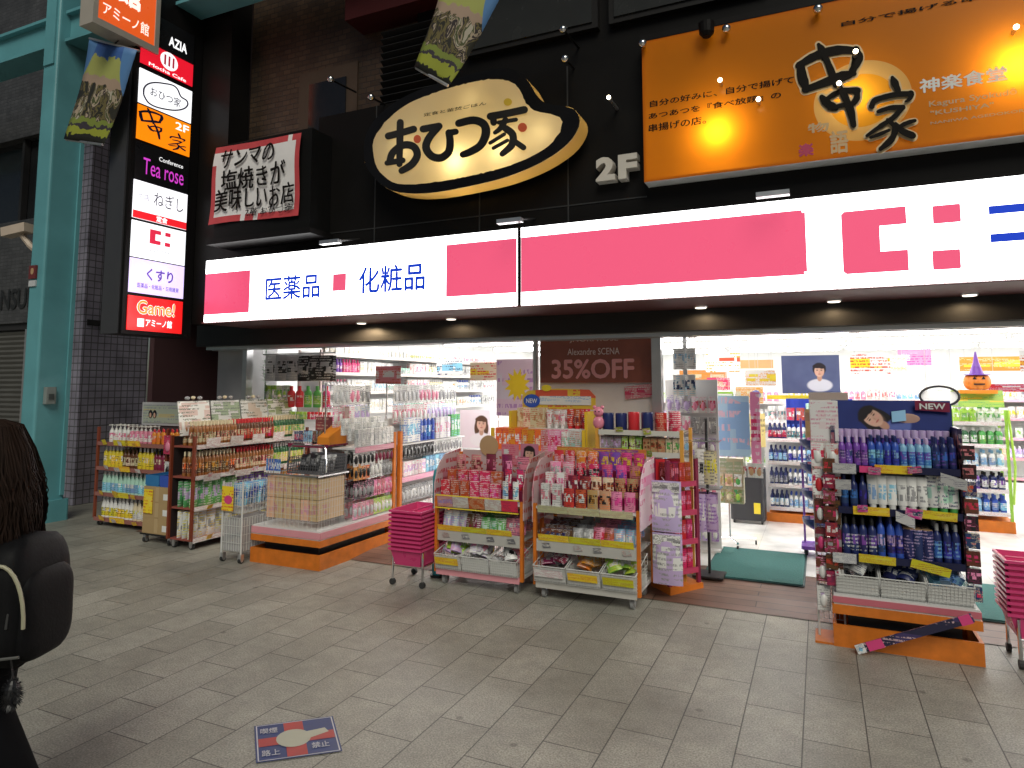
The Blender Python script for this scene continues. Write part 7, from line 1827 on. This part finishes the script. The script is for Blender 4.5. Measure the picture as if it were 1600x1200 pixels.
# backpack
bpk = thing('backpack', 'black backpack with pale piped pocket worn by the passer-by', 'backpack', PB)
bm_ = pm('backpack_black', (.006, .006, .007), .6, vary=.4, scale=90, bump=.12, spec=.14)
def pack_shell(mb, a0, a1, b0, b1, z0, z1, n=20, bulge=.0, pw=3.0):
    """rounded bag: superellipse rings from bottom to top"""
    rings = []
    N_ = 24
    for j in range(n + 1):
        t_ = j / n
        v = 2 * t_ - 1
        s_ = (1 - abs(v) ** 4.0) ** (1 / 2.6) if abs(v) < 1 else 0
        s_ = max(s_, .02)
        z = z0 + (z1 - z0) * t_
        k = 1 - .18 * t_ ** 2
        ring = []
        for i in range(N_):
            th = 2 * math.pi * i / N_
            c, sn = math.cos(th), math.sin(th)
            x = math.copysign(abs(c) ** (2 / pw), c); y = math.copysign(abs(sn) ** (2 / pw), sn)
            wob = 1 + .03 * noise.noise((c * 2, sn * 2, z * 9))
            ring.append(q3((a0 + a1) / 2 + (a1 - a0) / 2 * x * s_ * k * wob, (b0 + b1) / 2 + (b1 - b0) / 2 * y * s_ * wob, z))
        rings.append(ring)
    vs = [p for r in rings for p in r]
    fs = [(j * N_ + i, j * N_ + (i + 1) % N_, (j + 1) * N_ + (i + 1) % N_, (j + 1) * N_ + i) for j in range(n) for i in range(N_)]
    fs += [tuple(range(N_ - 1, -1, -1)), tuple(range(n * N_, (n + 1) * N_))]
    mb.add(vs, fs)
m1 = MB(); pack_shell(m1, .09, .275, -.16, .16, .635, 1.085, pw=3.6); m1.build('main_body', bm_, bpk, smooth=True)
m1 = MB(); pack_shell(m1, .20, .295, -.13, .13, .655, .975, pw=3.6); m1.build('front_pocket', bm_, bpk, smooth=True)
arc = []
for k in range(17):
    t_ = math.pi * k / 16
    arc.append(q3(.205 - .085 * math.cos(t_), -.1635 + .012 * max(0, -math.cos(t_)), .80 + .205 * math.sin(t_)))
MB().path(arc, .006, 0, 6).build('piping', pm('piping_pale', (.40, .38, .26), .5), bpk, smooth=True)
MB().path([q3(.11, -.157, .72), q3(.2, -.164, .705), q3(.28, -.150, .71)], .005, 0, 6).build('piping', pm('piping_grey', (.09, .09, .085), .5), bpk, smooth=True)
MB().path([q3(.235, -.02 + .135 * math.cos(math.pi * k / 12), .80 + .17 * math.sin(math.pi * k / 12)) for k in range(13)], .004, 0, 5).build('zip', pm('zip_grey', (.05, .05, .05), .4), bpk)
for s_ in (-1, 1):
    MB().path([q3(.14, s_ * .09, 1.03), q3(.06, s_ * .10, 1.20), q3(-.06, s_ * .11, 1.20), q3(-.155, s_ * .11, 1.05), q3(-.15, s_ * .13, .85), q3(.02, s_ * .175, .74), q3(.14, s_ * .12, .72)], .020, 0, 8).build('strap', bm_, bpk, smooth=True)
MB().path([q3(.14, -.03, 1.05), q3(.14, -.02, 1.11), q3(.14, .02, 1.11), q3(.14, .03, 1.05)], .008, 0, 6).build('grab_handle', bm_, bpk, smooth=True)
pom = thing('pompom_charm', 'fuzzy dark pompom charm dangling below the black backpack', 'charm', PB)
mb = MB(); pc = q3(.245, -.12, .585)
mb.ball(pc, .024, .024, .045)
for k in range(420):
    d = Vector((rnd.gauss(0, 1), rnd.gauss(0, 1), rnd.gauss(0, 1))).normalized()
    b0 = pc + Vector((d.x * .022, d.y * .022, d.z * .043)); e = b0 + d * rnd.uniform(.008, .018) + Vector((0, 0, -.006))
    s_ = d.orthogonal().normalized() * .0022
    mb.add([b0 - s_, b0 + s_, e], [(0, 1, 2)])
mb.build('pompom', P('black', .9), pom)
MB().path([pc + Vector((0, 0, .04)), q3(.24, -.12, .66), q3(.24, -.13, .70)], .003, 0, 5).build('cord', P('black'), pom)
